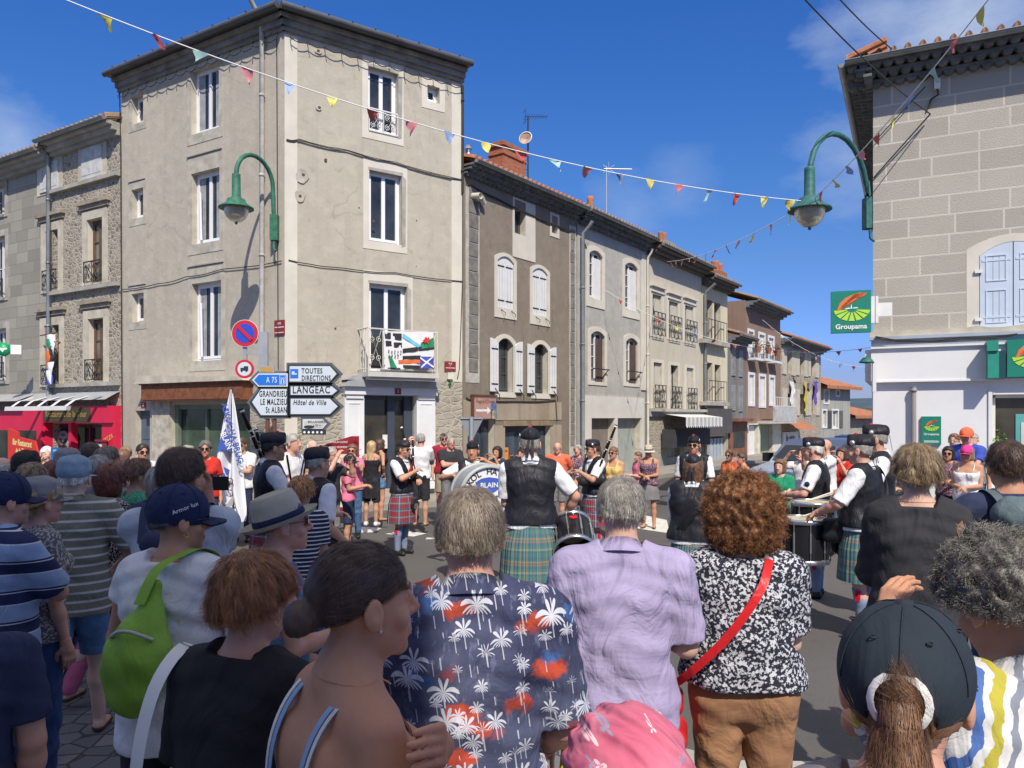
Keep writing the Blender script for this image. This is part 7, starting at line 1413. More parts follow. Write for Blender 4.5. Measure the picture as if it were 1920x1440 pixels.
    def paint(msk, c, a=1.0): m_ = msk & inh; cols[m_] = cols[m_]*(1-a)+np.array(c)*a
    paint((x_ < .05) & (y_ > .05) & (z_ < .0), base*np.array((1.1, .85, .8)), .35)
    if f or kid < 1: paint((x_ < .021) & (y_ > .078) & (z_ < -.051) & (z_ > -.074), (.42, .11, .10), .7)
    else:
        paint((x_ < .020) & (y_ > .083) & (z_ < -.052) & (z_ > -.073), (.33, .12, .10), .6)
        if hc != 'bald': paint((y_ > .02) & (z_ < -.035) & (z_ > -.12) & ~((x_ < .02) & (z_ > -.075) & (z_ < -.05)), base*.6+np.array(HC_.get(hc, (.1, .1, .1)))*.3, .35)
    paint((x_ > .013) & (x_ < .050) & (z_ > .027) & (z_ < .037) & (y_ > .055), np.array(HC_.get(hc, (.1, .08, .06)))*.7, .8)
    if lod < 2: ey = np.minimum(np.hypot(lc[:, 0]-.03, lc[:, 2]-.010), np.hypot(lc[:, 0]+.03, lc[:, 2]-.010)); paint((np.minimum(np.hypot(lc[:, 0]-.03, (lc[:, 2]-.010)*2.1), np.hypot(lc[:, 0]+.03, (lc[:, 2]-.010)*2.1)) < .0105) & (y_ > .072), (.55, .50, .47)); paint((ey < .0045) & (y_ > .072), (.04, .025, .02)); paint((ey > .0065) & (ey < .0105) & (y_ > .068) & (lc[:, 2] > .010), (.06, .03, .025), .7)
    else: ey = np.minimum(np.hypot(lc[:, 0]-.03, lc[:, 2]-.010), np.hypot(lc[:, 0]+.03, lc[:, 2]-.010)); paint((ey < .010) & (y_ > .06), (.08, .04, .03), .8)
    mesh_np('body', V, Q, SKINM, root, s, cols)
    # ---- clothes
    def garment(name, prims, lo, hi, h, m, cut=None, fold=.0, **kw):
        def post(Xg, Yg, Zg, F_):
            if fold: F_ = F_+fold*(np.sin(Xg*31+Zg*17+rr.rand()*6)*np.sin(Zg*43-Yg*21+rr.rand()*6)*.6+np.sin(Zg*71+Xg*23*np.sign(Xg)+4*np.sin(Yg*9+Zg*5))*.4)
            return np.maximum(F_, cut(Xg, Yg, Zg)) if cut else F_
        F_, ax_ = field(prims, lo, hi, h, post); Vg, Qg = nets(F_, ax_)
        if len(Vg) == 0: return None
        return mesh_np(name, Vg, Qg, m, root, s)
    hg = {0: .0075, 1: .013, 2: .017}[lod]; fo = {0: .004, 1: .0035, 2: .003}[lod]
    def inflate(ps, d, kk=None): return [(p[0], p[1], p[2], p[3]+d, p[4]+d, *( (kk,) if kk else (p[5],)), *p[6:]) if p[0] == 'c' else (p[0], p[1], tuple(r+d for r in p[2]), p[3], p[4]) for p in ps]
    kind, mname = top_[0], top_[1]; mt = MC[mname]; o3 = top_[2] if len(top_) > 2 else {}
    hem = o3.get('hem', {'tshirt': .90, 'shirt': .88, 'polo': .88, 'blouse': .86, 'vest': .93, 'tank': .92, 'dress': .62, 'strap': .92, 'bare': 2}.get(kind, .9)); sl = o3.get('sleeve', {'tshirt': .62, 'shirt': .75, 'polo': .7, 'blouse': .55, 'vest': .80, 'tank': 0, 'dress': 0, 'strap': 0}.get(kind, .6)); loose = o3.get('loose', .016 if kind != 'vest' else .014)
    xL, yL = .36*max(1, g_), .34*max(1, g_)
    def sleeve_cut(ps, E, S_, t):   # flat end across the arm
        return None
    low = [('c', (-.05, 0, hem+.02), (.05, 0, hem+.02), .118*g_+loose, .118*g_+loose, .05, (1, .88, 1)), ('c', (-.05, 0, hem+.02), (0, .0, 1.15), .11*g_+loose, .12*g_**.8+loose, .06, (1.05, .88, 1))] if kind in ('tshirt', 'shirt', 'polo', 'blouse', 'tank', 'dress', 'vest') else []
    def neckcut(Zg, Yg, Xg, zb, zf): return Zg-(zb+(zf-zb)*np.clip((Yg-lean*.4+.06)/.16, 0, 1))-np.clip((np.abs(Xg)-(.07 if zb > 1.41 else .16)), 0, 1)*3
    if kind in ('tshirt', 'shirt', 'polo', 'blouse', 'vest', 'tank', 'dress'):
        tz = inflate(torso, loose)+low; zb, zf = {'shirt': (1.50, 1.455), 'polo': (1.50, 1.45), 'vest': (1.50, 1.45), 'tshirt': (1.493, 1.44), 'blouse': (1.465, 1.40), 'tank': (1.40, 1.36), 'dress': (1.36, 1.33)}[kind]
        zb = o3.get('zb', zb)
        if sl > 0:
            for S_, E, W, sx in AR:
                lp = loose+(.012 if kind != 'tshirt' else .008)
                if sl <= 1: e_ = S_.lerp(E, sl); tz += [('c', tuple(S_-Vector((sx*.015, 0, 0))), tuple(e_), ar*1.12+.006+loose*.8, ar*.98+.005+loose*.85, .025)]
                else: tz += [('c', tuple(S_), tuple(E), ar*1.1+loose*.7, ar*.85+lp, .025), ('c', tuple(E), tuple(E.lerp(W, sl-1)), ar*.85+lp, ar*.6+lp, .02)]
        cuts = [(S_, E, W, sx) for S_, E, W, sx in AR]
        def cut(Xg, Yg, Zg):
            c = np.maximum(hem-Zg+.006*np.sin(Xg*19), neckcut(Zg, Yg, Xg, zb, zf)) if kind != 'tank' else np.maximum(hem-Zg, np.where(np.abs(np.abs(Xg)-.10) < .022, Zg-1.47, neckcut(Zg, Yg, Xg, zb, zf)))
            for S_, E, W, sx in cuts:
                if 0 < sl <= 1: d = (E-S_).normalized(); e_ = S_.lerp(E, sl)+d*.01; c = np.maximum(c, np.where(((Xg-S_.x)*sx > -.02) & (((Xg-e_.x)*(Xg-e_.x)+(Yg-e_.y)**2+(Zg-e_.z)**2) < .012), (Xg-e_.x)*d.x+(Yg-e_.y)*d.y+(Zg-e_.z)*d.z, -1))
            return c
        px_ = [p for S_, E, W, sx in AR for p in ((S_, S_.lerp(E, min(1, sl))) + ((E.lerp(W, sl-1),) if sl > 1 else ()))]
        l_ = [min([-xL]+[p.x-.1 for p in px_]), min([-yL*.7]+[p.y-.1 for p in px_]), hem-.03]; h_ = [max([xL]+[p.x+.1 for p in px_]), max([yL*.8]+[p.y+.1 for p in px_]), 1.52 if sl <= 1 else max([1.52]+[p.z+.1 for p in px_])]
        under = 'white_shirt_cotton' if kind == 'vest' else mname
        garment('shirt' if kind in ('shirt', 'vest') else 'top', tz, l_, h_, hg, MC[under], cut, fo*(1.2 if kind in ('shirt', 'blouse') else .8))
        if kind == 'vest':
            vz = inflate(torso, loose+.020)+[('c', (-.05, 0, .98), (.05, 0, .98), .122*g_+loose+.02, .122*g_+loose+.02, .05, (1, .88, 1))]
            def vcut(Xg, Yg, Zg):
                c = np.maximum(.965-Zg, Zg-1.462-np.clip(np.abs(Xg)-.06, 0, 1)*3); c = np.maximum(c, np.where(Yg > .02, (Zg-1.16-np.abs(Xg)*3.4)*.28, -1)) if True else c
                for S_, E, W, sx in AR: c = np.maximum(c, .060-np.sqrt((Xg-S_.x-sx*.02)**2+((Yg-S_.y)*.8)**2+((Zg-S_.z+.03)*.72)**2))
                return c
            garment('waistcoat', vz, l_, h_, hg, MC[mname], vcut, fo*.5)
        if kind in ('shirt', 'polo', 'vest'):
            mb = MB(); n_ = 26; vs = []
            for j in range(n_):
                a_ = 2*math.pi*j/n_; cs, sn = math.sin(a_), math.cos(a_); fz = (sn+1)/2; r_ = .086 if not f else .078
                for (rr_, zz) in ((r_+.0, 1.455+.02*(1-fz)), (r_-.020, 1.535+.008*(1-fz)-.055*fz), (r_+.010+.014*fz, 1.485+.012*(1-fz)-.045*fz)): vs.append((cs*rr_*s, (sn*rr_*1.02-.004+lean*.4)*s, zz*s))
            mb.add(vs, [(3*j+k, 3*((j+1) % n_)+k, 3*((j+1) % n_)+k+1, 3*j+k+1) for j in range(n_) for k in range(2)], 0, True); mb.obj('collar', MC[under], root)
        if kind in ('dress',):
            mb = MB()
            for sx in (-1, 1): mb.tube([(sx*.10*s, (.095+lean*.3)*s, 1.345*s), (sx*.105*s, (.05+lean*.36)*s, 1.45*s), (sx*.10*s, (-.03+lean*.36)*s, 1.475*s), (sx*.095*s, (-.105+lean*.3)*s, 1.36*s)], .006*s, 5)
            mb.obj('shoulder_straps', mt, root)
    # ---- lower body
    kb, mb_ = bot[0], MC[bot[1]]; o4 = bot[2] if len(bot) > 2 else {}
    lo_ = [-.30*max(1, g_), min(-.24*max(1, g_), *[an.y-.12 for _, _, an, _ in LG_]), .02]; hi_ = [.30*max(1, g_), max(.26*max(1, g_), *[an.y+.14 for _, _, an, _ in LG_]), 1.06]
    if kb in ('trousers', 'shorts'):
        L3 = o4.get('to', .10 if kb == 'trousers' else .50); lz = [('c', (-.065, 0, .95), (.065, 0, .95), .12*g_**.7+.008, .12*g_**.7+.008, .03, (1, .87, 1))]
        for hip, kn, an, sx in LG_:
            lz += [('c', tuple(hip), tuple(kn), lr+.016, .068+(.02 if kb == 'shorts' else .0), .02), ('e', (sx*hw*.9, -.05, .93), (.088*g_, .078, .095), None, .03)]
            if kb == 'trousers': lz += [('c', tuple(kn), tuple(an), .068, .058, .03)]
        garment('trousers' if kb == 'trousers' else 'shorts', lz, lo_, hi_, hg, mb_, lambda Xg, Yg, Zg: np.maximum(L3-Zg, Zg-1.02), fo*1.2)
    elif kb in ('skirt', 'kilt'):
        zt_, zb_ = (1.05, .50) if kb == 'kilt' else (1.0, o4.get('to', .52)); n_ = 96; rows = 12; vs = []; pl = kb == 'kilt'
        for i in range(rows+1):
            t = i/rows; z = zt_+(zb_-zt_)*t; R0 = (.135+.055*min(1, t*2.2)+.035*t)*g_**.7 if pl else (.128+.05*min(1, t*2)+(.03*t))*g_**.6
            for j in range(n_):
                a_ = 2*math.pi*j/n_; sn = math.cos(a_); back = 1 if sn < .55 else 0
                r_ = R0*(1+(.035*t+.01)*(((j*26/n_*1.0) % 1)-.5)*(back if pl else .3))+.006*t*math.sin(5*a_+px)
                vs.append((math.sin(a_)*r_*1.06, math.cos(a_)*r_*.86, z))
        Vk = np.array(vs); Qk = np.array([(i*n_+j, (i+1)*n_+j, (i+1)*n_+(j+1) % n_, i*n_+(j+1) % n_) for i in range(rows) for j in range(n_)]); mesh_np(kb, Vk, Qk, mb_, root, s)
        if pl:
            mb = MB(); mb.lathe([(.152*g_**.7*s, .99*s), (.158*g_**.7*s, .99*s), (.156*g_**.7*s, 1.045*s), (.148*g_**.7*s, 1.045*s)], (0, 0, 0), 28, sx=1.04, sy=.9); mb.obj('belt', LACE, root)
            mb = MB(); mb.add([((x*.085)*s, (.185*g_**.7+.02)*s, (.80+z*.1)*s) for x, z in ((-.8, .9), (.8, .9), (1, 0), (.6, -.9), (0, -1.15), (-.6, -.9), (-1, 0))]+[((x*.07)*s, (.185*g_**.7+.055)*s, (.80+z*.085)*s) for x, z in ((-.8, .9), (.8, .9), (1, 0), (.6, -.9), (0, -1.15), (-.6, -.9), (-1, 0))], [(7, 8, 9, 10, 11, 12, 13), (0, 1, 8, 7), (1, 2, 9, 8), (2, 3, 10, 9), (3, 4, 11, 10), (4, 5, 12, 11), (5, 6, 13, 12), (6, 0, 7, 13)], 0); sp_ = mb.obj('sporran', MC['dark_leather_bag'], root)
            mb = MB(); [mb.tube([(x*.03*s, (.185*g_**.7+.06)*s, .80*s), (x*.035*s, (.185*g_**.7+.06)*s, .72*s)], .007*s, 5) for x in (-1, 0, 1)]; mb.obj('tassels', BADGE, sp_)
            sk = [('c', tuple(kn-Vector((0, 0, .05))), tuple(kn.lerp(an, .4)+Vector((0, -.014, 0))), .056, .059, .02) for _, kn, an, _ in LG_]+[('c', tuple(kn.lerp(an, .4)+Vector((0, -.014, 0))), tuple(an), .058, .043, .02) for _, kn, an, _ in LG_]
            garment('socks', sk, lo_, hi_, hg, MC['grey_blue_sock'], lambda Xg, Yg, Zg: np.maximum(.07-Zg, Zg-.44)); mb = MB(); [mb.box((kn.x+sx*.045)*s, (kn.x+sx*.07)*s, -.02*s, .02*s, .33*s, .42*s) for _, kn, an, sx in LG_]; mb.obj('sock_flashes', MC['red_ribbon'], root)
    if kind == 'dress':
        zt_, zb_ = 1.12, hem; n_ = 40; vs = []
        for i in range(9):
            t = i/8; z = zt_+(zb_-zt_)*t; R0 = .135*g_**.6+o3.get('flare', .05)*t+.02*min(1, t*2)
            for j in range(n_): a_ = 2*math.pi*j/n_; r_ = R0+.012*t*math.sin(9*a_); vs.append((math.sin(a_)*r_*1.05, math.cos(a_)*r_*.88, z))
        mesh_np('skirt', np.array(vs), np.array([(i*n_+j, (i+1)*n_+j, (i+1)*n_+(j+1) % n_, i*n_+(j+1) % n_) for i in range(8) for j in range(n_)]), mt, root, s)
    # shoes
    for hip, kn, an, sx in LG_:
        F_, ax_ = field([('c', tuple(an+Vector((0, -.02, -.045))), tuple(an+Vector((sx*.02, .12, -.05))), .040, .036, .03), ('c', tuple(an+Vector((0, -.01, -.03))), tuple(an+Vector((0, 0, .0))), .042, .042, .02)], (an.x-.08, an.y-.1, an.z-.11), (an.x+.09, an.y+.2, an.z+.05), .012, lambda Xg, Yg, Zg, F_: np.maximum(F_, np.maximum((an.z-.083)-Zg, Zg-(an.z+.01 if shoes is not SOLE else an.z-.045))))
        Vg, Qg = nets(F_, ax_); mesh_np('shoe' if shoes is not SOLE else 'sandal', Vg, Qg, shoes, root, s)
    # ---- hair
    if hair and hair != 'bald':
        th = {'crop': .006, 'short': .013, 'balding': .006, 'bob': .022, 'long': .020, 'bun': .008, 'pony': .008, 'curly': .045, 'bigcurly': .058, 'shortf': .022, 'under': .006}[hair]
        C1 = ('e', hp((0, -.014, .036)), tuple((v+th)*kh for v in (.076, .096, .084)), Hn, .01); pz = [C1, ('e', hp((0, -.035, -.02)), tuple((v+th)*kh for v in (.068, .062, .07)), Hn, .03)]
        low_ = {'crop': -.055, 'short': -.065, 'balding': -.06, 'bob': -.11, 'long': -.14, 'bun': -.065, 'pony': -.065, 'curly': -.10, 'bigcurly': -.12, 'shortf': -.075, 'under': -.07}[hair]; front = {'bun': .085, 'pony': .085, 'bob': .088, 'long': .088, 'bigcurly': .092, 'curly': .09}.get(hair, .080)
        if hair in ('bob', 'long'): pz += [('e', hp((0, -.02, -.055)), (.086+th*.4, .070+th*.4, .075), Hn, .03)]
        if hair == 'long': b_ = o_long = hp((0, -.075, -.08)); pz += [('c', b_, (b_[0], b_[1]-.055, b_[2]-.20), .058, .035, .03, (1.35, .6, 1))]
        if hair == 'bigcurly': pz += [('e', hp((0, -.03, -.05)), (.125, .105, .10), Hn, .04), ('e', hp((0, -.03, .05)), (.125, .115, .095), Hn, .04)]
        if hair == 'curly': pz += [('e', hp((0, -.03, .03)), (.115, .125, .11), Hn, .04)]
        if hair == 'bun': pz += [('e', hp((0, -.128, -.012)), (.040, .034, .040), Hn, .008)]
        if hair == 'pony': pz += [('e', hp((0, -.115, .035)), (.022, .02, .02), Hn, .008), ('c', hp((0, -.125, .02)), hp((0, -.150, -.10)), .028, .048, .02), ('c', hp((0, -.150, -.10)), hp((0, -.145, -.24)), .048, .04, .02)]
        if hair in ('short', 'shortf') : pz += [('c', hp((-.03, .045, .095)), hp((.035, .04, .10)), .020, .018, .02)]
        def hpost(Xg, Yg, Zg, F_):
            pass
            a_, b_, c_ = Xg-hc_.x, Yg-hc_.y, Zg-hc_.z; lx = (Hn[0][0]*a_+Hn[1][0]*b_+Hn[2][0]*c_)/kh; ly = (Hn[0][1]*a_+Hn[1][1]*b_+Hn[2][1]*c_)/kh; lz = (Hn[0][2]*a_+Hn[1][2]*b_+Hn[2][2]*c_)/kh
            ampl = {'bigcurly': .016, 'curly': .012, 'shortf': .007, 'bob': .004}.get(hair, .0022)
            ff = 70 if hair in ('bigcurly', 'curly') else 95
            F_ = F_+ampl*(np.sin(lx*ff+3*np.sin(lz*37))*np.sin(ly*ff*.9+2*np.sin(lx*41))*np.sin(lz*ff*.8+1.3)+.5*np.sin(lx*160+lz*60)*np.sin(ly*150))
            if hair in ('bob', 'long', 'bigcurly'): keep = np.minimum(ly-.045-np.clip((lz-.045)*1.2, 0, .06), 9)   # open at the face
            else: keep = ly-(-.018 if hair != 'under' else -.02)-np.clip((lz-.005)*2.6, -.35, front+.012)
            if hair == 'balding': keep = np.maximum(ly-(-.012)-np.clip((lz-.0)*.35, -.3, .02), lz-.060)
            return np.maximum(F_, np.maximum(keep, (low_-lz) if hair not in ('long', 'pony') else np.where(ly > -.08, low_-lz, -.3-lz)))
        r0 = .20 if hair in ('long', 'pony', 'bigcurly') else .17
        F_, ax_ = field(pz, (hc_.x-r0, hc_.y-r0-.05, hc_.z-(.42 if hair in ('long', 'pony') else .19)), (hc_.x+r0, hc_.y+.15, hc_.z+.19), {0: .005, 1: .008, 2: .011}[lod], hpost); Vh, Qh = nets(F_, ax_)
        if len(Vh):
            cl = np.ones((len(Vh), 3))
            ns = {0: int(8000*min(2, max(1, 2.4/Y0))), 1: 900, 2: 0}[lod]
            if hair in ('balding', 'crop', 'under'): ns = ns//2
            if ns:
                Nv = vnorm(Vh, Qh); crown = np.array(hp((0.012, -.055, .125)))
                if hair == 'bun': fl_ = lambda p: np.array(hp((0, -.125, -.0)))-p
                elif hair == 'pony': fl_ = lambda p: np.where((p[:, 2:3] < hc_.z-.0) & (p[:, 1:2] < hc_.y-.11), np.array([[0, -.02, -1.]])*.2, np.array(hp((0, -.12, .04)))-p)
                else: fl_ = lambda p: (p-crown)+np.array([[.02, 0, -.06 if hair != 'short' else -.03]])
                cu = {'bigcurly': .010, 'curly': .009}.get(hair, 0); Ls = {'short': .030, 'crop': .018, 'balding': .022, 'bob': .07, 'long': .09, 'bun': .035, 'pony': .08, 'curly': .045, 'bigcurly': .06, 'shortf': .05, 'under': .02}[hair]
                lv = (Vh-np.array(hc_)) @ Hn/kh; ok = np.ones(len(Vh), bool)
                if hat: ok &= (lv[:, 2] < .0)
                if hair == 'bun': ok &= lv[:, 1] > -.085
                if hair == 'pony': ok = (lv[:, 1] < -.105) & (lv[:, 2] < .02)
                if ok.sum() < 20: ok[:] = True
                sv, sq, sc_ = strands(Vh[ok], Nv[ok], fl_, int(ns*1.5) if cu else ns, Ls, (.0008*min(1, Y0/2.4) if lod == 0 else .0028)*(1.7 if cu else 1), (9 if lod == 0 else 6) if cu else 3, rr, cu, .004 if hair in ('short', 'shortf') else .0012, colr=.35 if cu else .5, wave=.0025 if hair in ('bob', 'long', 'shortf') else 0)
                Qh = np.concatenate([Qh, sq+len(Vh)]); Vh = np.concatenate([Vh, sv]); cl = np.concatenate([cl*.8, sc_])
            mesh_np('hair', Vh, Qh, hm(hc), root, s, cl)
    # ---- headgear
    K = Matrix.Translation(hc_*s) @ Hm.to_4x4() @ Matrix.Scale(s*kh, 4)
    def hobj(name, prims, lo, hi, h, m, post=None, par=None):
        F_, ax_ = field(prims, lo, hi, h, post); Vg, Qg = nets(F_, ax_); o = mesh_np(name, Vg, Qg, m, par or root, 1); o.matrix_local = K if par is None else Matrix.Identity(4); return o
    hx = {0: .005, 1: .008, 2: .010}[lod]
    if hat == 'glengarry':
        h_ = hobj('glengarry', [('e', (0, -.01, .075), (.083, .118, .070), None, .01), ('c', (0, -.09, .11), (0, .085, .125), .030, .022, .03, (1, 1, 1.1))], (-.13, -.17, .0), (.13, .17, .2), hx, MC['black_waistcoat'], lambda X_, Y_, Z_, F_: np.maximum(F_, .035+Y_*.12-Z_))
        mb = MB(); mb.lathe([(.0, .165), (.016, .155), (.019, .142), (.012, .128)], (0, .03, 0), 10); mb.obj('toorie', MC['pink_red_toorie'], h_); mb = MB(); mb.lathe([(0, .0), (.022, .0), (.024, .006), (.0, .01)], (0, 0, 0), 14); mb.obj('badge', BADGE, h_, T(-.082, .035, .075) @ Matrix.Rotation(R(-90), 4, 'Y'))
        mb = MB(); [mb.add([(x, -.125, .05), (x+.022, -.125, .05), (x*1.6+.02, -.15, -.10), (x*1.6-.002, -.15, -.10)], [(0, 1, 2, 3)]) for x in (-.025, .004)]; mb.obj('ribbons', MC['black_waistcoat'], h_)
    elif hat in ('cap', 'cap_back'):
        cm = MC[o3.get('hat', 'navy_cap')]; h_ = hobj('cap', [('e', (0, -.012, .040), (.094, .116, .103), None, .01)], (-.13, -.17, -.07), (.13, .17, .2), hx, cm, lambda X_, Y_, Z_, F_: np.maximum(F_, np.maximum(.020-.03-Z_*1.0-Y_*.12*-1*0+np.where(Y_ < -.06, 0, 0), -(np.sqrt(X_**2+((Y_+.13)*1.0)**2+(Z_+.012)**2)-.052) if hat == 'cap_back' else -9)))
        if hat == 'cap': mb = MB(); 
        mb = MB(); vs = []
        for i in range(3):
            for j in range(13):
                a_ = -.85+1.7*j/12; r_ = (.105, .145, .185)[i]*(1-(.0 if i == 0 else .18)*abs(a_/.85)**2.5); vs.append((math.sin(a_)*r_*.86, math.cos(a_)*r_*.98-.01, .018-.02*abs(a_)**2-.006*i))
        fs = [(i*13+j, i*13+j+1, (i+1)*13+j+1, (i+1)*13+j) for i in range(2) for j in range(12)]; mb.add(vs, fs, 0, True); mb.add([(v[0], v[1], v[2]-.006) for v in vs], [q[::-1] for q in fs], 0, True); mb.obj('peak', cm, h_)
        mb = MB(); mb.lathe([(0, .147), (.012, .145), (.014, .138)], (0, -.012, 0), 10)
        if lod == 0:
            for a_ in range(6):
                aa = a_*math.pi/3; mb.tube([(math.sin(aa)*.0955*math.sin(b), -.012+math.cos(aa)*.1175*math.sin(b), .040+.1045*math.cos(b)) for b in [q*.16 for q in range(1, 11)]], .0012, 4)
                ee = aa+.52; b = .85; mb.lathe([(.004, .0), (.006, .002), (.004, .003)], (math.sin(ee)*.095*math.sin(b), -.012+math.cos(ee)*.117*math.sin(b), .040+.104*math.cos(b)), 8)
        mb.obj('button_and_seams', cm, h_)
        if hat == 'cap_back': mb = MB(); mb.lathe([(.030, -.012), (.040, -.006), (.042, .004), (.032, .010)], (0, 0, 0), 18); mb.obj('white_scrunchie', WHITE, h_, T(0, -.125, .035) @ Matrix.Rotation(R(75), 4, 'X'))
    elif hat == 'softcap':
        cm = MC[o3.get('hat', 'light_blue_cap')]; h_ = hobj('soft_cap', [('e', (0, -.015, .055), (.096, .120, .085), None, .01), ('e', (0, -.02, .10), (.088, .105, .045), None, .02)], (-.14, -.18, -.07), (.14, .18, .2), hx, cm, lambda X_, Y_, Z_, F_: np.maximum(F_+.003*np.sin(X_*60+Z_*40)*np.sin(Y_*50), .01-Z_))
        mb = MB(); vs = [(math.sin(a)*r*.8, math.cos(a)*r-.01, .02-.01*abs(a)) for r in (.10, .165) for a in [-1+.2*j for j in range(11)]]; mb.add(vs, [(j, j+1, j+12, j+11) for j in range(10)], 0, True); mb.obj('peak', cm, h_)
    elif hat in ('fedora', 'sunhat'):
        cm = MC['straw_hat' if hat == 'fedora' else 'sunhat']; w_ = .155 if hat == 'fedora' else .16; mb = MB(); pr = [(.0, .130), (.03, .135), (.06, .152), (.082, .146), (.092, .11), (.100, .05), (.102, .033), (.12, .026), (w_-.015, .032), (w_, .045 if hat == 'fedora' else .0)]; mb.lathe(pr, (0, -.01, 0), 32, sx=.88, sy=1.08)
        mb.lathe([(w_, .045 if hat == 'fedora' else .0), (w_-.015, .027), (.12, .022), (.09, .03)], (0, -.01, 0), 32, sx=.88, sy=1.08)
        h_ = mb.obj('straw_fedora' if hat == 'fedora' else 'sun_hat', cm, root, K @ T(0, 0, -.012) @ Matrix.Rotation(R(16 if hat == 'fedora' else 0), 4, 'X')); mb = MB(); mb.lathe([(.095, .036), (.0965, .038), (.094, .062), (.092, .062)], (0, -.01, 0), 32, sx=.96, sy=1.16); mb.obj('hat_band', MC['navy_cap'], h_)
    elif hat == 'scarf':
        hobj('head_scarf', [('e', (0, -.012, .036), (.090, .112, .098), None, .01), ('e', (0, -.03, -.03), (.082, .085, .08), None, .04), ('e', (.09, -.10, -.09), (.06, .06, .06), None, .04)], (-.17, -.2, -.17), (.18, .17, .18), hx, MC['scarf'], lambda X_, Y_, Z_, F_: np.maximum(F_+.0032*np.sin(Z_*150+X_*70+8*np.sin(X_*9+Y_*7)), np.minimum(Y_-.05-np.clip(Z_-.02, 0, .05), 9)))
    # glasses, jewellery
    if glasses:
        mb = MB(); lm = LENS if glasses == 'sun' else None
        gb_ = MB()
        for sx in (-1, 1):
            pts = [(sx*.031+.026*math.cos(a), .100-.010*abs(math.cos(a)*sx > 0)*0-abs(sx*.031+.026*math.cos(a))**2*3.2, .008+.019*math.sin(a)*(1 if glasses == 'sun' else .8)) for a in [2*math.pi*i/14 for i in range(14)]]
            if glasses == 'sun': gb_.poly(pts); gb_.poly([(p[0], p[1]-.003, p[2]) for p in pts][::-1])
            mb.tube(pts+[pts[0]], .0016 if lod == 0 else .0032, 4, cap=False); mb.tube([(sx*.056, .088, .012), (sx*.077, .05, .012), (sx*.083, -.01, .008)], .0018 if lod == 0 else .003, 4)
        mb.tube([(-.008, .1, .012), (.008, .1, .012)], .002, 4)
        go = mb.obj('sunglasses' if glasses == 'sun' else 'glasses', LENS if glasses == 'sun' else FRM, root, K)
        if glasses == 'sun': gb_.obj('lenses', LENS, go)
    for e in extra:
        if e == 'earring':
            for sx in (-1, 1): mb = MB(); mb.tube([(sx*.083, .004+.009*math.cos(a), -.045+.009*math.sin(a)) for a in [i*.7 for i in range(10)]], .0016, 5); mb.obj('earring', GOLDM, root, K)
        if e == 'stud':
            for sx in (-1, 1): mb = MB(); mb.lathe([(0, .004), (.004, 0), (0, -.004)], (sx*.087, .003, -.036), 8); mb.lathe([(0, .002), (.0022, 0), (0, -.002)], (sx*.086, .001, -.028), 8); mb.obj('earring', BADGE, root, K)
        if e == 'necklace': mb = MB(); mb.tube([((.068*math.cos(a))*s, (.012+.075*math.sin(a)*(1.0))*s, (1.487+.010*math.cos(2*a)-.03*max(0, math.sin(a)))*s) for a in [2*math.pi*i/30 for i in range(31)]], .0016, 4, cap=False); mb.obj('necklace', GOLDM, root)
        if e == 'watch':
            S_, E, W, sx = AR[0]; d = (W-E).normalized(); mb = MB(); mb.tube([tuple((W-d*.035)*s), tuple((W-d*.012)*s)], .030*s, 10, cap=False); mb.obj('watch', LACE, root)
        if e == 'sash': mb = MB(); vs = []; N_ = 10
        if e == 'sash':
            for i in range(N_+1): t = i/N_; x = -.13+.27*t; z = 1.46-.33*t; yy = .128+.018*math.sin(math.pi*t)-(.10 if i == 0 else 0); vs += [(x*s, yy*s, (z+.04)*s), ((x-.03)*s, yy*s, (z-.035)*s)]
            mb.add(vs, [(2*i, 2*i+1, 2*i+3, 2*i+2) for i in range(N_)], 0, True); mb.obj('sash', MC['red_tshirt'], root)
        if e == 'patch': mb = MB(); S_, E, W, sx = AR[0]; q = S_.lerp(E, .55); mb.lathe([(0, 0), (.028*s, 0), (.028*s, .004), (0, .004)], (0, 0, 0), 14); mb.obj('sleeve_patch', MC['navy_cap'], root, Matrix.Translation((q+Vector((-.085, 0, 0)))*s) @ Matrix.Rotation(R(-90), 4, 'Y'))
        if e == 'strap': # broad strap across the back and chest
            mb = MB(); vs = []
            for i in range(25):
                a_ = 2*math.pi*i/24; c_, sn = math.cos(a_), math.sin(a_); z = 1.21+.26*c_; x = .17*c_*g_**.3; yy = (.165*sn-.01)*g_**.5+lean*.3; vs += [((x-.02)*s, yy*s, (z+.035)*s), ((x+.03)*s, yy*1.0*s, (z-.02)*s)]
            mb.add(vs, [(2*i, 2*i+1, 2*i+3, 2*i+2) for i in range(24)], 0, True); mb.obj('shoulder_strap', MC[o3.get('strap', 'black_bag')], root)
    root['_s'] = s; return dict(o=root, s=s, AR=AR, hc=hc_, yaw=R(yaw), g=g, X=X, Y=Y, lean=lean)
def world_of(p, v): return p['o'].matrix_basis @ Vector(v) if False else (Matrix.Translation((p['X'], p['Y'], p['g'])) @ Matrix.Rotation(p['yaw'], 4, 'Z') @ (Vector(v)*p['s']))
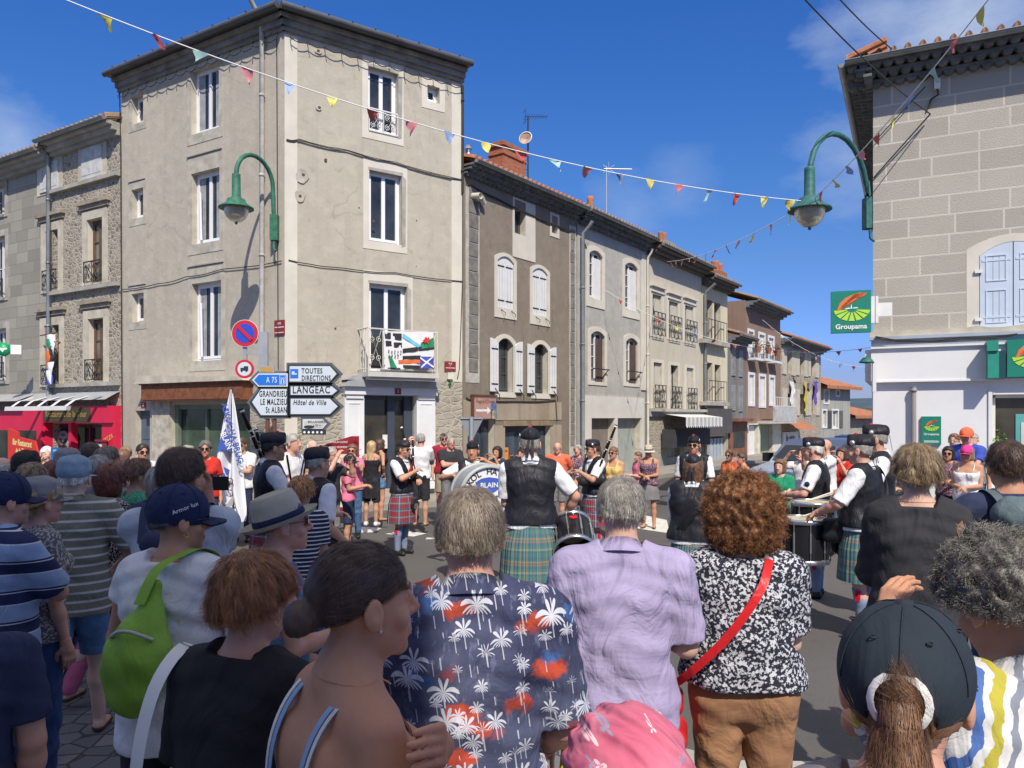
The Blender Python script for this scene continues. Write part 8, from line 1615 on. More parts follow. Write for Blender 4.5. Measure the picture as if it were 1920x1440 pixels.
# ================================================================ things people carry
def prop(name, label, cat, p, group=None):
    o = thing(name, label, cat, (p['X'], p['Y'], p['g']), p['yaw'], group); o.scale = (p['s'],)*3; return o
def sdfobj(name, prims, lo, hi, h, m, parent, post=None):
    F_, ax_ = field(prims, lo, hi, h, post); V, Q = nets(F_, ax_); return mesh_np(name, V, Q, m, parent, 1)
def bagpipes(p, label, up=False):
    o = prop('bagpipes', label, 'bagpipes', p, 'bagpipes of the marching band'); l = p['lean']*.3
    sdfobj('bag', [('c', (-.27, .02+l, 1.20), (-.10, .24+l, 1.16), .085, .065, .03, (1, .8, 1)), ('c', (-.10, .24+l, 1.16), (0.0, .27+l, 1.20), .06, .022, .03)], (-.4, -.12, 1.0), (.08, .36+l, 1.33), .013, MC['dark_leather_bag'], o)
    Hd = p['hc']; mb = MB(); mb.tube([(-.02, .26+l, 1.20), (-.01, .30+l, 1.02), (0, .31+l, .86)], [.012, .010, .017], 8); o1 = mb.obj('chanter', PIPEW, o); mb = MB(); mb.tube([(0, .31+l, .855), (0, .312+l, .84)], .022, 8); mb.tube([(-.02, .262+l, 1.19), (-.018, .268+l, 1.165)], .018, 8); mb.obj('ivory_mount', IVORY, o1)
    mb = MB(); mb.tube([(-.08, .22+l, 1.22), (-.02, Hd.y+.118, Hd.z-.064)], .010, 8); mb.obj('blowpipe', PIPEW, o)
    for (x1, y1, z1) in ((-.30, -.20, 1.98), (-.40, -.05, 1.78), (-.22, -.12, 1.74)):
        a = Vector((-.22, .08+l, 1.26)); b = Vector((x1, y1, z1)); mb = MB(); mb.tube([a, a.lerp(b, .45), a.lerp(b, .46), a.lerp(b, .72), a.lerp(b, .73), a.lerp(b, .97), b], [.014, .014, .019, .015, .021, .016, .026], 8); d_ = mb.obj('drone', PIPEW, o)
        mb = MB(); [mb.tube([a.lerp(b, t), a.lerp(b, t+.025)], .023, 8) for t in (.44, .70, .955)]; mb.obj('ivory_mount', IVORY, d_)
    a = Vector((-.30, -.20, 1.80)); mb = MB(); mb.tube([(-.27, -.1, 1.7), (-.33, -.02, 1.66), (-.37, -.02, 1.68)], .004, 5); mb.obj('drone_cord', WHITE, o)
    return o
def snare(p, label, fwd=.42, side=0, z=.98, r=.18, h=.30, skin=None, tilt=0, body=None, sticks=True):
    o = prop('snare_drum', label, 'drum', p, 'side drums of the band'); M_ = T(side, fwd, z) @ Matrix.Rotation(R(tilt), 4, 'X')
    mb = MB(); mb.lathe([(r, -h), (r, 0)], (0, 0, 0), 32); mb.obj('shell', body or mat('black_drum_shell', (.015, .015, .017), .15, .1, bump=0), o, M_)
    mb = MB(); mb.lathe([(0, .012), (r-.015, .014), (r-.005, .010), (r-.005, -.01)], (0, 0, 0), 32); mb.obj('drum_head', skin or mat('cream_drum_head', (.55, .50, .33), .5, .06), o, M_)
    CH = mat('chrome_hoop', (.6, .6, .62), .2, .05, metal=.9, bump=0)
    for zz in (-.0, -h+.0):
        mb = MB(); mb.lathe([(r+.002, zz-.022), (r+.012, zz-.022), (r+.012, zz+.02), (r-.004, zz+.024), (r-.006, zz+.016)], (0, 0, 0), 32); mb.obj('hoop', CH, o, M_)
    mb = MB(); mb.tube([((r+.006)*math.cos(.7), (r+.006)*math.sin(.7), -h), ((r+.006)*math.cos(.7), (r+.006)*math.sin(.7), 0)], .006, 5)
    for j in range(10): a = 2*math.pi*j/10; x, y = (r+.012)*math.cos(a), (r+.012)*math.sin(a); mb.tube([(x, y, -h), (x, y, 0)], .005, 5); mb.tube([(x, y, -h*.75), (x, y, -h*.25)], .010, 6)
    mb.obj('tension_rods', CH, o, M_); mb = MB(); mb.prism([(-.03, -.10), (.0, -.115), (.03, -.10), (.035, -.085), (.02, -.075), (-.02, -.075), (-.035, -.085)], -r-.012, -r-.004); mb.obj('red_emblem', MC['red_ribbon'], o, M_)
    if sticks:
        for S_, E, W, sx in p['AR']:
            d = (W-E).normalized(); a = W+d*.07; b = Vector((side+sx*.03, fwd+.02, z+.03)); q = prop('drumstick', 'wooden drumstick in the %s hand of %s' % ('left' if sx < 0 else 'right', p.get('who', 'the drummer')), 'drumstick', p, 'drumsticks'); mb = MB(); mb.tube([a-(b-a).normalized()*.08, a.lerp(b, .9), b], [.008, .006, .009], 6); tag(q, None, None); mb.obj('stick', IVORY, q)
    return o
# ================================================================ the crowd and the band
WV = ('vest', 'black_waistcoat'); KG_ = ('kilt', 'ancient_blue_green_tartan'); KR_ = ('kilt', 'red_blue_tartan')
# ---- near spectators
pp = person('grey haired man seen from behind in navy shirt printed with palm trees and red clouds', 881, 912, 2.05, 2, 'm', 'red', 'short', 'greybrown', arms=('bent', ((.03, .20, -.42), (.2, -1, -.3))), top_=('shirt', 'palm', {'hem': .80, 'sleeve': .92, 'loose': .026}), bot=('shorts', 'grey_shorts'), girth=1.10, head=(0, -3, 0))
yb = prop('umbrella', 'bright yellow folded umbrella held low beside the man in the palm shirt', 'umbrella', pp); mb = MB(); mb.tube([(.27, .1, 1.02), (.25, .12, .6)], [.016, .03], 8); mb.tube([(.27, .1, 1.02), (.268, .1, 1.1), (.30, .08, 1.14), (.335, .08, 1.1)], .010, 6); mb.box(.25, .30, .08, .1, .93, .945); mb.obj('folded_canopy', mat('bright_yellow_plastic', (.75, .62, .02), .4, .05), yb)
person('grey haired man seen from behind in plain purple linen shirt and white trousers', 1165, 894, 2.85, 0, 'm', 'fair', 'short', 'grey', arms=(((-.05, .24, -.30), (.35, -.7, -.6)), ((-.05, .25, -.28), (.35, -.7, -.6))), top_=('shirt', 'purple_linen', {'hem': .82, 'sleeve': .86, 'loose': .022}), bot=('trousers', 'white_cotton'), girth=1.12, head=(0, -12, 0))
pq_ = person('woman with big curly auburn hair in black and white floral blouse and brown trousers', 1392, 888, 2.95, 4, 'f', 'fair', 'bigcurly', 'auburn', arms=('bent', 'bent'), top_=('blouse', 'black_white_floral_cloth', {'hem': .985, 'sleeve': .75, 'loose': .026, 'zb': 1.475}), bot=('trousers', 'brown_trousers', {'to': .12}), girth=1.24, head=(8, -4, 0))
def smooth_path(P_, k=5):
    P_ = [Vector(q) for q in P_]; out = []
    for i in range(len(P_)-1):
        a, b, c, d = P_[max(i-1, 0)], P_[i], P_[i+1], P_[min(i+2, len(P_)-1)]
        for j in range(k): t = j/k; out.append(.5*((2*b)+(c-a)*t+(2*a-5*b+4*c-d)*t*t+(3*b-a-3*c+d)*t**3))
    return out+[P_[-1]]
def bag(label, p, strap, pts, size, c, strapm, bagm, nm='handbag'):
    o = prop(nm, label, 'bag', p); mb = MB(); n = len(pts); vs = []
    pts = smooth_path(pts); n = len(pts)
    for i, q in enumerate(pts):
        t = Vector(pts[min(i+1, n-1)])-Vector(pts[max(i-1, 0)]); w_ = t.cross(Vector((0, 1, 0))).normalized()*strap; vs += [Vector(q)-w_, Vector(q)+w_]
    mb.add(vs, [(2*i, 2*i+1, 2*i+3, 2*i+2) for i in range(n-1)], 0, True); mb.obj('strap', strapm, o)
    sdfobj('bag_body', [('c', (c[0], c[1]-size[1]/2, c[2]+size[2]*.3), (c[0], c[1]+size[1]/2, c[2]+size[2]*.3), size[0]*.7, size[0]*.7, .03), ('c', (c[0], c[1]-size[1]/2, c[2]-size[2]*.35), (c[0], c[1]+size[1]/2, c[2]-size[2]*.35), size[0], size[0], .06)], [c[i]-size[i]*.9-.06 for i in range(3)], [c[i]+size[i]*.9+.06 for i in range(3)], .010, bagm, o)
    mb = MB(); mb.tube([(c[0], c[1]-size[1]*.5, c[2]+size[2]*.5+.05), (c[0], c[1]-size[1]*.5, c[2]+size[2]*.5)], .008, 6); mb.obj('buckle', GOLDM, o); return o
bag('red leather handbag on a red shoulder strap across the floral blouse', pq_, .016, [(.10, .02, 1.50), (.09, -.085, 1.475), (.05, -.185, 1.38), (-.06, -.215, 1.22), (-.19, -.185, 1.07), (-.27, -.08, .97), (-.29, .0, .95)], (.05, .14, .20), (-.262, -.10, .86), MC['red_leather'], MC['red_leather'])
p1 = person('young woman in profile with dark hair in a low bun and white strap top', 683, 1022, 1.52, -66, 'f', 'dark_tan', 'bun', 'dark', arms=('grip', ((.10, .06, -.50), (.6, -1, 0))), top_=('bare', 'white_cotton', {'hem': 3}), bot=('trousers', 'dark_jeans'), extra=('stud', 'necklace'), girth=.98, head=(-6, 2, 0))
s1 = p1['s']; rt = p1['o']
F_, ax_ = field([('c', (-.065, 0, .95), (.065, 0, .95), .13, .13, .03, (1, .85, 1)), ('c', (0, .005, 1.0), (0, 0, 1.3), .138, .142, .05, (1.08, .80, 1)), ('c', (-.07, .01, 1.27), (.07, .01, 1.27), .112, .112, .04), ('e', (-.075, .085, 1.275), (.07, .066, .068), None, .04), ('e', (.075, .085, 1.275), (.07, .066, .068), None, .04)], (-.25, -.2, .88), (.25, .22, 1.4), .009, lambda X_, Y_, Z_, F_: np.maximum(F_, np.maximum(.9-Z_, Z_-(1.20+.10*np.clip((Y_+.05)/.15, 0, 1))))); V_, Q_ = nets(F_, ax_); mesh_np('strap_top', V_, Q_, MC['white_cotton'], rt, s1)
for nm_, m_, xs__, w_ in (('top_strap', MC['white_cotton'], .098, .006), ('bra_strap', mat('light_blue_elastic', (.25, .38, .58), .6), .078, .0085)):
    for sx in (-1, 1):
        mb = MB(); path = [(sx*(xs__-.01), -.128, 1.19), (sx*(xs__-.005), -.131, 1.26), (sx*xs__, -.122, 1.34), (sx*xs__, -.098, 1.405), (sx*xs__, -.060, 1.452), (sx*xs__, -.012, 1.474), (sx*xs__, .04, 1.452), (sx*(xs__-.01), .09, 1.39), (sx*(xs__-.02), .12, 1.33)]; vs = []
        path = smooth_path(path, 4)
        for q in path: vs += [(q[0]*s1-w_, q[1]*s1-.003, q[2]*s1), (q[0]*s1+w_, q[1]*s1-.003, q[2]*s1)]
        mb.add(vs, [(2*i, 2*i+1, 2*i+3, 2*i+2) for i in range(len(path)-1)], 0, True); mb.add([(v[0], v[1]-.0015, v[2]+.0015) for v in vs], [(2*i, 2*i+1, 2*i+3, 2*i+2) for i in range(len(path)-1)], 0, True); mb.obj(nm_, m_, rt)
p2 = person('older woman with short reddish brown hair and hoop earring in plain black top', 478, 1030, 1.92, -42, 'f', 'red', 'shortf', 'auburn', arms=('down', 'bent'), top_=('tshirt', 'black_cotton', {'sleeve': .8, 'loose': .022}), bot=('trousers', 'black_shorts'), extra=('earring',), girth=1.22, head=(-6, -4, 0))
bag('white shoulder bag strap over the left shoulder of the woman in black', p2, .022, [(-.17, .10, 1.20), (-.19, .06, 1.42), (-.185, -.03, 1.492), (-.20, -.12, 1.40), (-.23, -.15, 1.20), (-.25, -.12, 1.02)], (.05, .14, .20), (-.28, -.08, .90), WHITE, WHITE, 'shoulder_bag')
person('child or small woman with head wrapped in a pink scarf printed with butterflies', 1172, 1318, .97, 8, 'f', 'fair', None, 'brown', hat='scarf', top_=('tshirt', 'pink_tshirt'), bot=('shorts', 'denim'), girth=.8, lod=0, head=(10, 0, 0))
person('girl in a dark blue baseball cap with long brown ponytail through white scrunchie', 1697, 1137, 1.12, -3, 'f', 'red', 'pony', 'brown', hat='cap_back', top_=('tshirt', 'grey_shorts', {'hat': 'black_cap'}), bot=('shorts', 'denim'), girth=.75, lod=0, head=(0, 4, 0))
person('person with big curly grey hair in white shirt with blue and yellow brushstrokes', 1880, 996, 1.62, 38, 'f', 'dark_tan', 'curly', 'pepper', arms=('phone', 'bent'), top_=('shirt', 'brush', {'loose': .022}), bot=('trousers', 'denim'), head=(10, -18, 0), girth=1.1)
p3 = person('woman with short dirty blonde hair in loose black blouse, hand raised', 1718, 832, 3.75, 4, 'f', 'fair', 'shortf', 'dirty', arms=(((-.02, .20, -.06), (.15, -.3, -1)), 'bent'), top_=('blouse', 'black_tshirt', {'sleeve': 1.75, 'hem': .86, 'loose': .026, 'zb': 1.47}), bot=('trousers', 'khaki_cloth'), girth=1.0, head=(14, 0, 0))
bag('brown leather shoulder bag of the woman in the black blouse', p3, .016, [(.13, .08, 1.36), (.15, .02, 1.475), (.155, -.06, 1.44), (.19, -.13, 1.28), (.24, -.12, 1.12)], (.05, .12, .16), (.29, -.05, 1.0), MC['brown_leather'], MC['brown_leather'])
p4 = person('dark haired man in navy shirt with grey backpack stretching out his left arm', 1888, 826, 4.0, 25, 'm', 'dark_tan', 'short', 'dark', arms=(((.22, .22, -.36), (.8, -.4, -.3)), 'bent'), top_=('tshirt', 'navy_cotton', {'sleeve': .85}), bot=('trousers', 'dark_jeans'), girth=1.08)
def backpack(p, label, m, w_=.16, h_=.24, d_=.09, z=1.22, y=-.20, trim=None, cone=False, cat='backpack', x=0):
    o = prop('backpack', label, cat, p)
    pr = [('c', (x-w_*.5, y, z-h_*.7), (x+w_*.5, y, z-h_*.7), d_, d_, .05), ('c', (x-w_*.45, y+.01, z+h_*.7), (x+w_*.45, y+.01, z+h_*.7), d_*.85, d_*.85, .08), ('c', (x-w_*.4, y, z-h_*.4), (x+w_*.4, y, z+h_*.1), d_*1.05, d_, .08)] if not cone else [('c', (x+.03, y+.05, z+h_), (x, y, z-h_*.1), .03, .105, .04, (1, .6, 1)), ('c', (x, y, z-h_*.1), (x-.02, y, z-h_*.75), .105, .075, .05, (1, .6, 1)), ('c', (x-.02, y-.03, z-h_*.25), (x-.02, y-.03, z-h_*.6), .08, .075, .05, (1, .6, 1))]
    sdfobj('pack', pr, (x-w_-.1, y-.2, z-h_-.14), (x+w_+.1, y+.16, z+h_+.16), .010, m, o, lambda X_, Y_, Z_, F_: F_+.004*np.sin(Z_*46+X_*20)*np.sin(X_*35))
    for sx in ((-1, 1) if not cone else (0,)):
        q = [(x+sx*.09, y, z+h_*.7), (x+sx*.11, -.10, 1.485), (x+sx*.12, .0, 1.50), (x+sx*.11, .10, 1.42), (x+sx*.12, .14, 1.25), (x+sx*.17, .05, 1.10)] if sx else [(x, y, z+h_*.75), (x+.03, -.15, 1.46), (x+.08, -.08, 1.505), (.11, .0, 1.515), (.12, .09, 1.46), (.08, .17, 1.3), (-.1, .17, 1.1)]
        mb = MB(); vs = []; q = smooth_path(q, 4)
        for v in q: vs += [(v[0]-.022, v[1], v[2]+.004), (v[0]+.022, v[1], v[2]+.004)]
        mb.add(vs, [(2*i, 2*i+1, 2*i+3, 2*i+2) for i in range(len(q)-1)], 0, True); mb.obj('strap', m, o)
    if trim:
        for k, (za, zb_) in enumerate(((z+h_*.25, z+h_*.42), (z-h_*.35, z-h_*.2))):
            mb = MB(); pts = [(x-w_*.75+w_*1.5*t, y-d_*1.03+.035*abs(2*t-1)**2+.0, za+(zb_-za)*math.sin(math.pi*t)) for t in [i/10 for i in range(11)]]; mb.tube(pts, .007, 5); mb.obj('reflective_zip', trim, o)
    return o
backpack(p4, 'grey nylon backpack on the dark haired man at the right edge', MC['grey_backpack'], .17, .26, .11)
# ---- left side crowd
p5 = person('woman in navy baseball cap and sunglasses, white top and lime backpack', 338, 912, 2.85, -34, 'f', 'dark_tan', 'under', 'darkgrey', hat='cap', glasses='sun', arms=(((.02, .28, -.30), (.7, -.6, -.8)), ((.02, .28, -.30), (.7, -.6, -.8))), top_=('blouse', 'white_cotton', {'hem': .78, 'sleeve': .3, 'loose': .024, 'hat': 'navy_cap', 'zb': 1.475}), bot=('shorts', 'black_shorts', {'to': .6}), extra=('earring',), girth=1.12, head=(-42, -4, 0), stance='apart')
text_obj('lettering', 'Armor lux', .022, WLET, p5['o'], Matrix.Translation(p5['hc']*p5['s']) @ rotm(R(-42), R(-4)).to_4x4() @ T(.094, -.01, .055) @ Matrix.Rotation(R(90), 4, 'Z') @ Matrix.Rotation(R(-4), 4, 'Y') @ UP @ Matrix.Rotation(R(18), 4, 'Z'), ext=.001)
backpack(p5, 'lime green sling backpack with grey zips on the woman in navy cap', MC['lime_backpack'], .11, .21, .07, 1.19, -.205, mat('pale_grey_trim', (.4, .44, .4), .5), True)
person('woman in a grey straw fedora with dark band and sunglasses, teal and purple top', 533, 915, 3.05, -80, 'f', 'red', 'under', 'darkgrey', hat='fedora', glasses='sun', arms=('bent', 'bent'), top_=('tank', 'teal_purple_print_cloth'), bot=('trousers', 'dark_jeans'), girth=1.05, head=(-4, 2, 0))
p6 = person('dark haired man in pale blue T-shirt filming with a small black camera', 343, 838, 3.5, -16, 'm', 'tan', 'short', 'dark', arms=(((-.10, .20, .10), (.2, 0, -1)), ((-.14, .22, .10), (.2, 0, -1))), top_=('tshirt', 'pale_blue_white_cotton', {'hem': .86, 'sleeve': .7, 'loose': .016}), bot=('shorts', 'khaki_cloth'), girth=1.05, head=(-26, 0, 0))
cm_ = prop('camera', 'small black camera with flip screen held up by the dark haired man', 'camera', p6); mb = MB(); mb.box(-.06, .06, .27, .31, 1.54, 1.61); mb.box(.06, .14, .26, .27, 1.535, 1.60); mb.tube([(0, .31, 1.575), (0, .37, 1.575)], .028, 14); mb.obj('camera_body', MC['black_rubber'], cm_)
backpack(p6, 'navy strapped backpack on the man filming with a camera', MC['navy_cotton'], .12, .2, .06)
person('elderly man in light blue cap and khaki striped polo walking in denim shorts', 140, 853, 4.6, -14, 'm', 'fair', 'crop', 'white', hat='softcap', arms=(((-.1, .22, -.3), (.9, -.5, -.3)), ((.02, .20, -.36), (.8, -.7, 0))), top_=('polo', 'khaki_grey_striped_polo', {'hem': .80, 'sleeve': .85, 'loose': .026}), bot=('shorts', 'blue_denim_shorts', {'to': .52}), girth=1.12, stance='walk', shoes=SOLE, lod=0, head=(0, 0, 0))
person('man in navy cap and blue polo with navy stripes at the left edge', 12, 888, 3.5, -62, 'm', 'red', 'crop', 'grey', hat='cap', arms=('crossed', 'crossed'), top_=('polo', 'blue_navy_striped_polo', {'hem': .80, 'sleeve': .85, 'loose': .024, 'hat': 'navy_cap'}), bot=('trousers', 'dark_jeans'), girth=1.12, lod=0, head=(-10, 0, 0))
person('woman with glasses and grey cap half hidden behind the striped polo man', 78, 892, 3.9, -65, 'f', 'red', 'shortf', 'blonde', hat='softcap', glasses='clear', top_=('tshirt', 'grey_print_cloth', {'hat': 'grey_cap'}), bot=('trousers', 'dark_jeans'), girth=1.05)
p7 = person('woman with red brown bob in black and white print top and pink trousers', 207, 868, 5.3, -48, 'f', 'fair', 'bob', 'redbrown', arms=('bent', 'bent'), top_=('blouse', 'black_print_cloth', {'sleeve': .5}), bot=('trousers', 'pink_trousers', {'to': .12}), stance='walk', shoes=SOLE, girth=1.05)
bag('large soft black shoulder bag hanging beside the pink trousers', p7, .012, [(.1, .02, 1.49), (.12, -.10, 1.40), (.13, -.16, 1.2), (.12, -.18, .95)], (.12, .10, .22), (.12, -.19, .72), MC['black_bag'], MC['black_bag'], 'shoulder_bag')
person('bare armed person in a black shirt cut off by the left edge', -95, 1040, 2.2, -10, 'm', 'red', 'short', 'dark', arms=('down', ((.02, .08, -.52), (.5, -1, 0))), top_=('tshirt', 'navy_cotton', {'sleeve': .7}), bot=('shorts', 'khaki_cloth'), girth=1.1)
person('smiling woman in green patterned dress with tied up brown hair', 262, 858, 5.7, -75, 'f', 'tan', 'shortf', 'brown', arms=('bent', 'bent'), top_=('tshirt', 'green_floral_cloth', {'zb': 1.45}), bot=('skirt', 'green_floral_cloth'), head=(-10, 0, 0))
person('person with long straight grey hair seen from behind', 300, 872, 5.2, 0, 'f', 'fair', 'bob', 'grey', top_=('tshirt', 'navy_cotton'), bot=('trousers', 'dark_jeans'))
left = [  # px, top, Y, yaw, sex, tone, hair, colour, hat, top, label
 (52, 843, 6.0, -60, 'f', 'dark_tan', 'short', 'black', None, 'black_cotton', 'person with short black hair at the left in a black top'),
 (88, 836, 11.5, -170, 'm', 'fair', 'short', 'white', None, 'white_cotton', 'white haired man facing the camera before the red sign board'),
 (128, 840, 6.6, -20, 'm', 'fair', 'crop', 'grey', 'softcap', 'grey_shorts', 'man in a pale grey cap seen from behind near the restaurant'),
 (18, 872, 6.0, -20, 'm', 'fair', 'short', 'grey', None, 'light_blue_cotton', 'grey haired man at the far left in light blue shirt'),
 (172, 830, 8.0, -40, 'm', 'dark_tan', 'crop', 'dark', None, 'black_tshirt', 'close cropped man in front of the menu case'),
 (203, 836, 7.4, -70, 'm', 'dark_tan', 'short', 'greybrown', None, 'navy_cotton', 'grey brown haired man turned right before the pink pillar'),
 (185, 852, 6.6, -20, 'm', 'fair', 'short', 'grey', None, 'grey_shorts', 'low grey head behind the light blue cap'),
 (236, 836, 12.4, -175, 'f', 'tan', 'shortf', 'dirty', None, 'plum_shawl', 'woman with short fair curls and plum shawl facing the camera'),
 (268, 831, 11.0, -165, 'm', 'tan', 'short', 'black', None, 'white_cotton', 'young man in sunglasses and white T-shirt left of the stone pier'),
 (385, 825, 11.8, 175, 'f', 'tan', 'shortf', 'darkgrey', None, 'red_tshirt', 'woman in sunglasses and bright red T-shirt before the green shop window'),
 (326, 838, 8.6, -30, 'f', 'fair', 'shortf', 'dirty', None, 'khaki_cloth', 'fair haired head behind the filming man'),
 (352, 834, 9.6, -30, 'm', 'fair', 'short', 'grey', None, 'grey_shorts', 'grey haired man seen from behind before the shop window'),
 (105, 862, 5.6, -30, 'f', 'dark_tan', 'bob', 'redbrown', None, 'grey_print_cloth', 'woman with dark reddish hair between the caps at the left'),
 (60, 866, 5.2, 0, 'f', 'fair', 'shortf', 'dirty', None, 'khaki_cloth', 'light brown haired head behind the glasses woman'),
 (232, 842, 9.5, -20, 'm', 'tan', 'crop', 'brown', None, 'dark_red_tshirt', 'cropped brown haired man in dark red shirt at the left'),
 (5, 858, 7.0, -30, 'm', 'fair', 'balding', 'white', None, 'khaki_cloth', 'balding white haired man cut by the left edge')]
for (a, b, c, d, e, f_, g_, h_, i_, j_, lb) in left:
    person(lb, a, b, c, d, e, f_, g_, h_, hat=i_, top_=('tshirt', j_, {'hat': 'grey_cap'}), bot=('trousers', 'dark_jeans'), glasses='sun' if 'sunglasses' in lb else None, arms=('down', 'down') if a not in (88, 172) else ('phone', 'phone'), girth=1.05)
bl = thing('tablet', 'blue backed tablet held up by the white haired man', 'tablet', P(104, 853, 11.2), R(10)); mb = MB(); mb.box(-.06, .06, -.006, .006, -.11, .11); mb.obj('back', mat('blue_plastic', (.02, .12, .35), .4), bl); mb = MB(); mb.box(-.03, .03, -.008, -.006, .05, .08); mb.obj('label_patch', mat('light_blue_patch', (.2, .4, .6), .5), bl)
# ---- flag and its bearer
person('flag bearer in white shirt and dark trousers standing behind the white flag', 452, 820, 13.2, 160, 'm', 'tan', 'short', 'dark', glasses='sun', arms=('crossed', 'bent'), top_=('tshirt', 'white_cotton'), bot=('trousers', 'navy_cotton'))
Yf = 12.4; fo_ = thing('flag', 'tall white flag with blue emblem and band name hanging in folds', 'flag', (P(433, 0, Yf).x, Yf, -.2))
def fl(px, py): v = P(px, py, Yf); return v.x-fo_.location.x, v.z-fo_.location.z
mb = MB(); zt_ = fl(433, 728)[1]; mb.tube([(.02, .06, 0), (0, .03, zt_)], .018, 8); mb.obj('pole', PIPEW, fo_)
rowsf = [(730, 432, 435), (760, 425, 440), (800, 416, 446), (840, 408, 451), (880, 401, 456), (900, 398, 458), (930, 404, 461), (950, 414, 463), (965, 430, 463), (978, 452, 458)]
vs = []; ncol = 26
for r_, (py, xa_, xb_) in enumerate(rowsf):
    for c_ in range(ncol+1): u = c_/ncol; x, z = fl(xa_+(xb_-xa_)*u, py); vs.append((x, .085*math.sin(u*15+r_*.15)*min(1, r_/3)-.03*math.sin(u*6), z))
mb = MB(); mb.add(vs, [(r_*(ncol+1)+c_, (r_+1)*(ncol+1)+c_, (r_+1)*(ncol+1)+c_+1, r_*(ncol+1)+c_+1) for r_ in range(len(rowsf)-1) for c_ in range(ncol)], 0, True); mb.obj('cloth', mat('white_flag_silk', (.72, .73, .78), .7, .04, 4, .1), fo_)
def fpoly(name, pts, m, y=-.125): mb = MB(); mb.prism([fl(*q) for q in pts][::-1], y-.004, y); return mb.obj(name, m, fo_)
FBL = mat('flag_blue', (.05, .10, .42), .75, .1)
fpoly('blue_field', [(428, 803), (440, 830), (439, 846), (424, 842), (412, 850), (418, 825)], FBL); fpoly('blue_field', [(417, 876), (428, 890), (421, 905), (414, 902)], FBL, -.12)
fpoly('blue_field', [(424, 874), (436, 880), (434, 893), (429, 889)], FBL, -.12); fpoly('grey_crescent', [(414, 950), (432, 942), (444, 925), (442, 945), (430, 954), (420, 957)], mat('flag_grey', (.35, .35, .38), .8), -.12)
text_obj('lettering', 'ASKOL HA BRUG', .13, FBL, fo_, T(*[fl(441, 812)[0], -.13, fl(441, 812)[1]]) @ UP @ Matrix.Rotation(R(-74), 4, 'Z'), bold=.003); text_obj('lettering', 'BLAIN', .13, WLET, fo_, T(fl(430, 826)[0], -.135, fl(430, 826)[1]) @ UP @ Matrix.Rotation(R(-66), 4, 'Z'), bold=.002, sx=.8)
text_obj('lettering', 'PIPE BAND', .10, FBL, fo_, T(fl(410, 890)[0], -.13, fl(410, 890)[1]) @ UP @ Matrix.Rotation(R(-96), 4, 'Z')); mb = MB()
for k in range(4):
    cx, cz = fl(418+6*k, 916-5*k); mb.tube([(cx+.05*math.cos(a), -.125, cz+.05*math.sin(a)) for a in [i*.7 for i in range(10)]], .008, 4)
mb.obj('knotwork', BLET, fo_)
# ---- band: pipers and drummers
q = person('piper at the left in black cap and white sleeves facing right', 514, 808, 7.6, -78, 'm', 'tan', 'crop', 'black', hat='glengarry', glasses='sun', arms=(((-.05, .25, -.18), (1, -.3, -.8)), ((-.12, .28, -.22), (1, -.3, -.8))), top_=WV, bot=KR_, extra=('patch', 'watch'), group='members of the pipe band', feet=-.12); bagpipes(q, 'bagpipes of the piper left of the direction signs')
q = person('drummer in black cap and waistcoat half turned away left of the menu board', 596, 835, 6.8, -55, 'm', 'red', 'crop', 'grey', hat='glengarry', glasses='clear', arms=('bent', ((.0, .16, -.42), (.3, -1, 0))), top_=WV, bot=KG_, extra=('patch',), group='members of the pipe band', girth=1.08)
q = person('piper with red sash and red and blue kilt standing alone in the road', 757, 824, 12.0, -122, 'm', 'tan', 'crop', 'dark', hat='glengarry', glasses='sun', arms=('chanter', 'chanter_up'), top_=WV, bot=KR_, extra=('sash', 'watch'), group='members of the pipe band', girth=1.1, lod=1); bagpipes(q, 'bagpipes of the piper with the red sash')
q = person('bass drummer with black cap facing the camera behind the big drum', 886, 824, 10.6, 172, 'm', 'dark_tan', 'crop', 'dark', hat='glengarry', arms=(((.0, .25, .1), (1, 0, -.5)), ((.05, .3, -.1), (1, 0, -.5))), top_=WV, bot=KR_, group='members of the pipe band')
q = person('tall band man seen from behind with hat ribbons and blue green tartan kilt', 994, 799, 7.3, 2, 'm', 'red', 'crop', 'grey', hat='glengarry', arms=('bent', ((.1, .16, -.42), (1, -.5, 0))), top_=WV, bot=KG_, group='members of the pipe band', girth=1.14, lod=0, feet=-.14)
q['who'] = 'the tall band man'; snare(q, 'black side drum hanging at the right hip of the tall band man', .16, .36, .90, .17, .34, tilt=-62)
bd_ = thing('bass_drum', 'white bass drum with blue emblem and band name', 'drum', P(908, 927, 9.6), R(20)); rB = .37; mb = MB(); mb.lathe([(rB, -.19), (rB, .19)], (0, 0, 0), 48, ax='y'); mb.obj('shell', mat('grey_drum_shell', (.30, .33, .33), .4, .2), bd_)
for yy in (-.20, .19): mb = MB(); mb.lathe([(rB-.02, yy), (rB+.02, yy), (rB+.02, yy+.04), (rB-.02, yy+.04)], (0, 0, 0), 48, ax='y'); mb.obj('hoop', mat('grey_hoop', (.38, .40, .40), .4), bd_)
n_ = 48
for yy in (-.195, .20): mb = MB(); mb.add([((rB-.01)*math.cos(2*math.pi*i/n_), yy, (rB-.01)*math.sin(2*math.pi*i/n_)) for i in range(n_)], [range(n_)]); mb.obj('drum_head', mat('white_drum_head', (.75, .75, .74), .5, .03, bump=0), bd_)
def arc_text(s_, rad, a0, a1, size, m, par, y):
    for i, ch in enumerate(s_):
        if ch == ' ': continue
        a = a0+(a1-a0)*i/(len(s_)-1); text_obj('lettering', ch, size, m, par, T(rad*math.cos(a), y, rad*math.sin(a)) @ Matrix.Rotation(-(a-math.pi/2), 4, 'Y') @ UP, bold=.001)
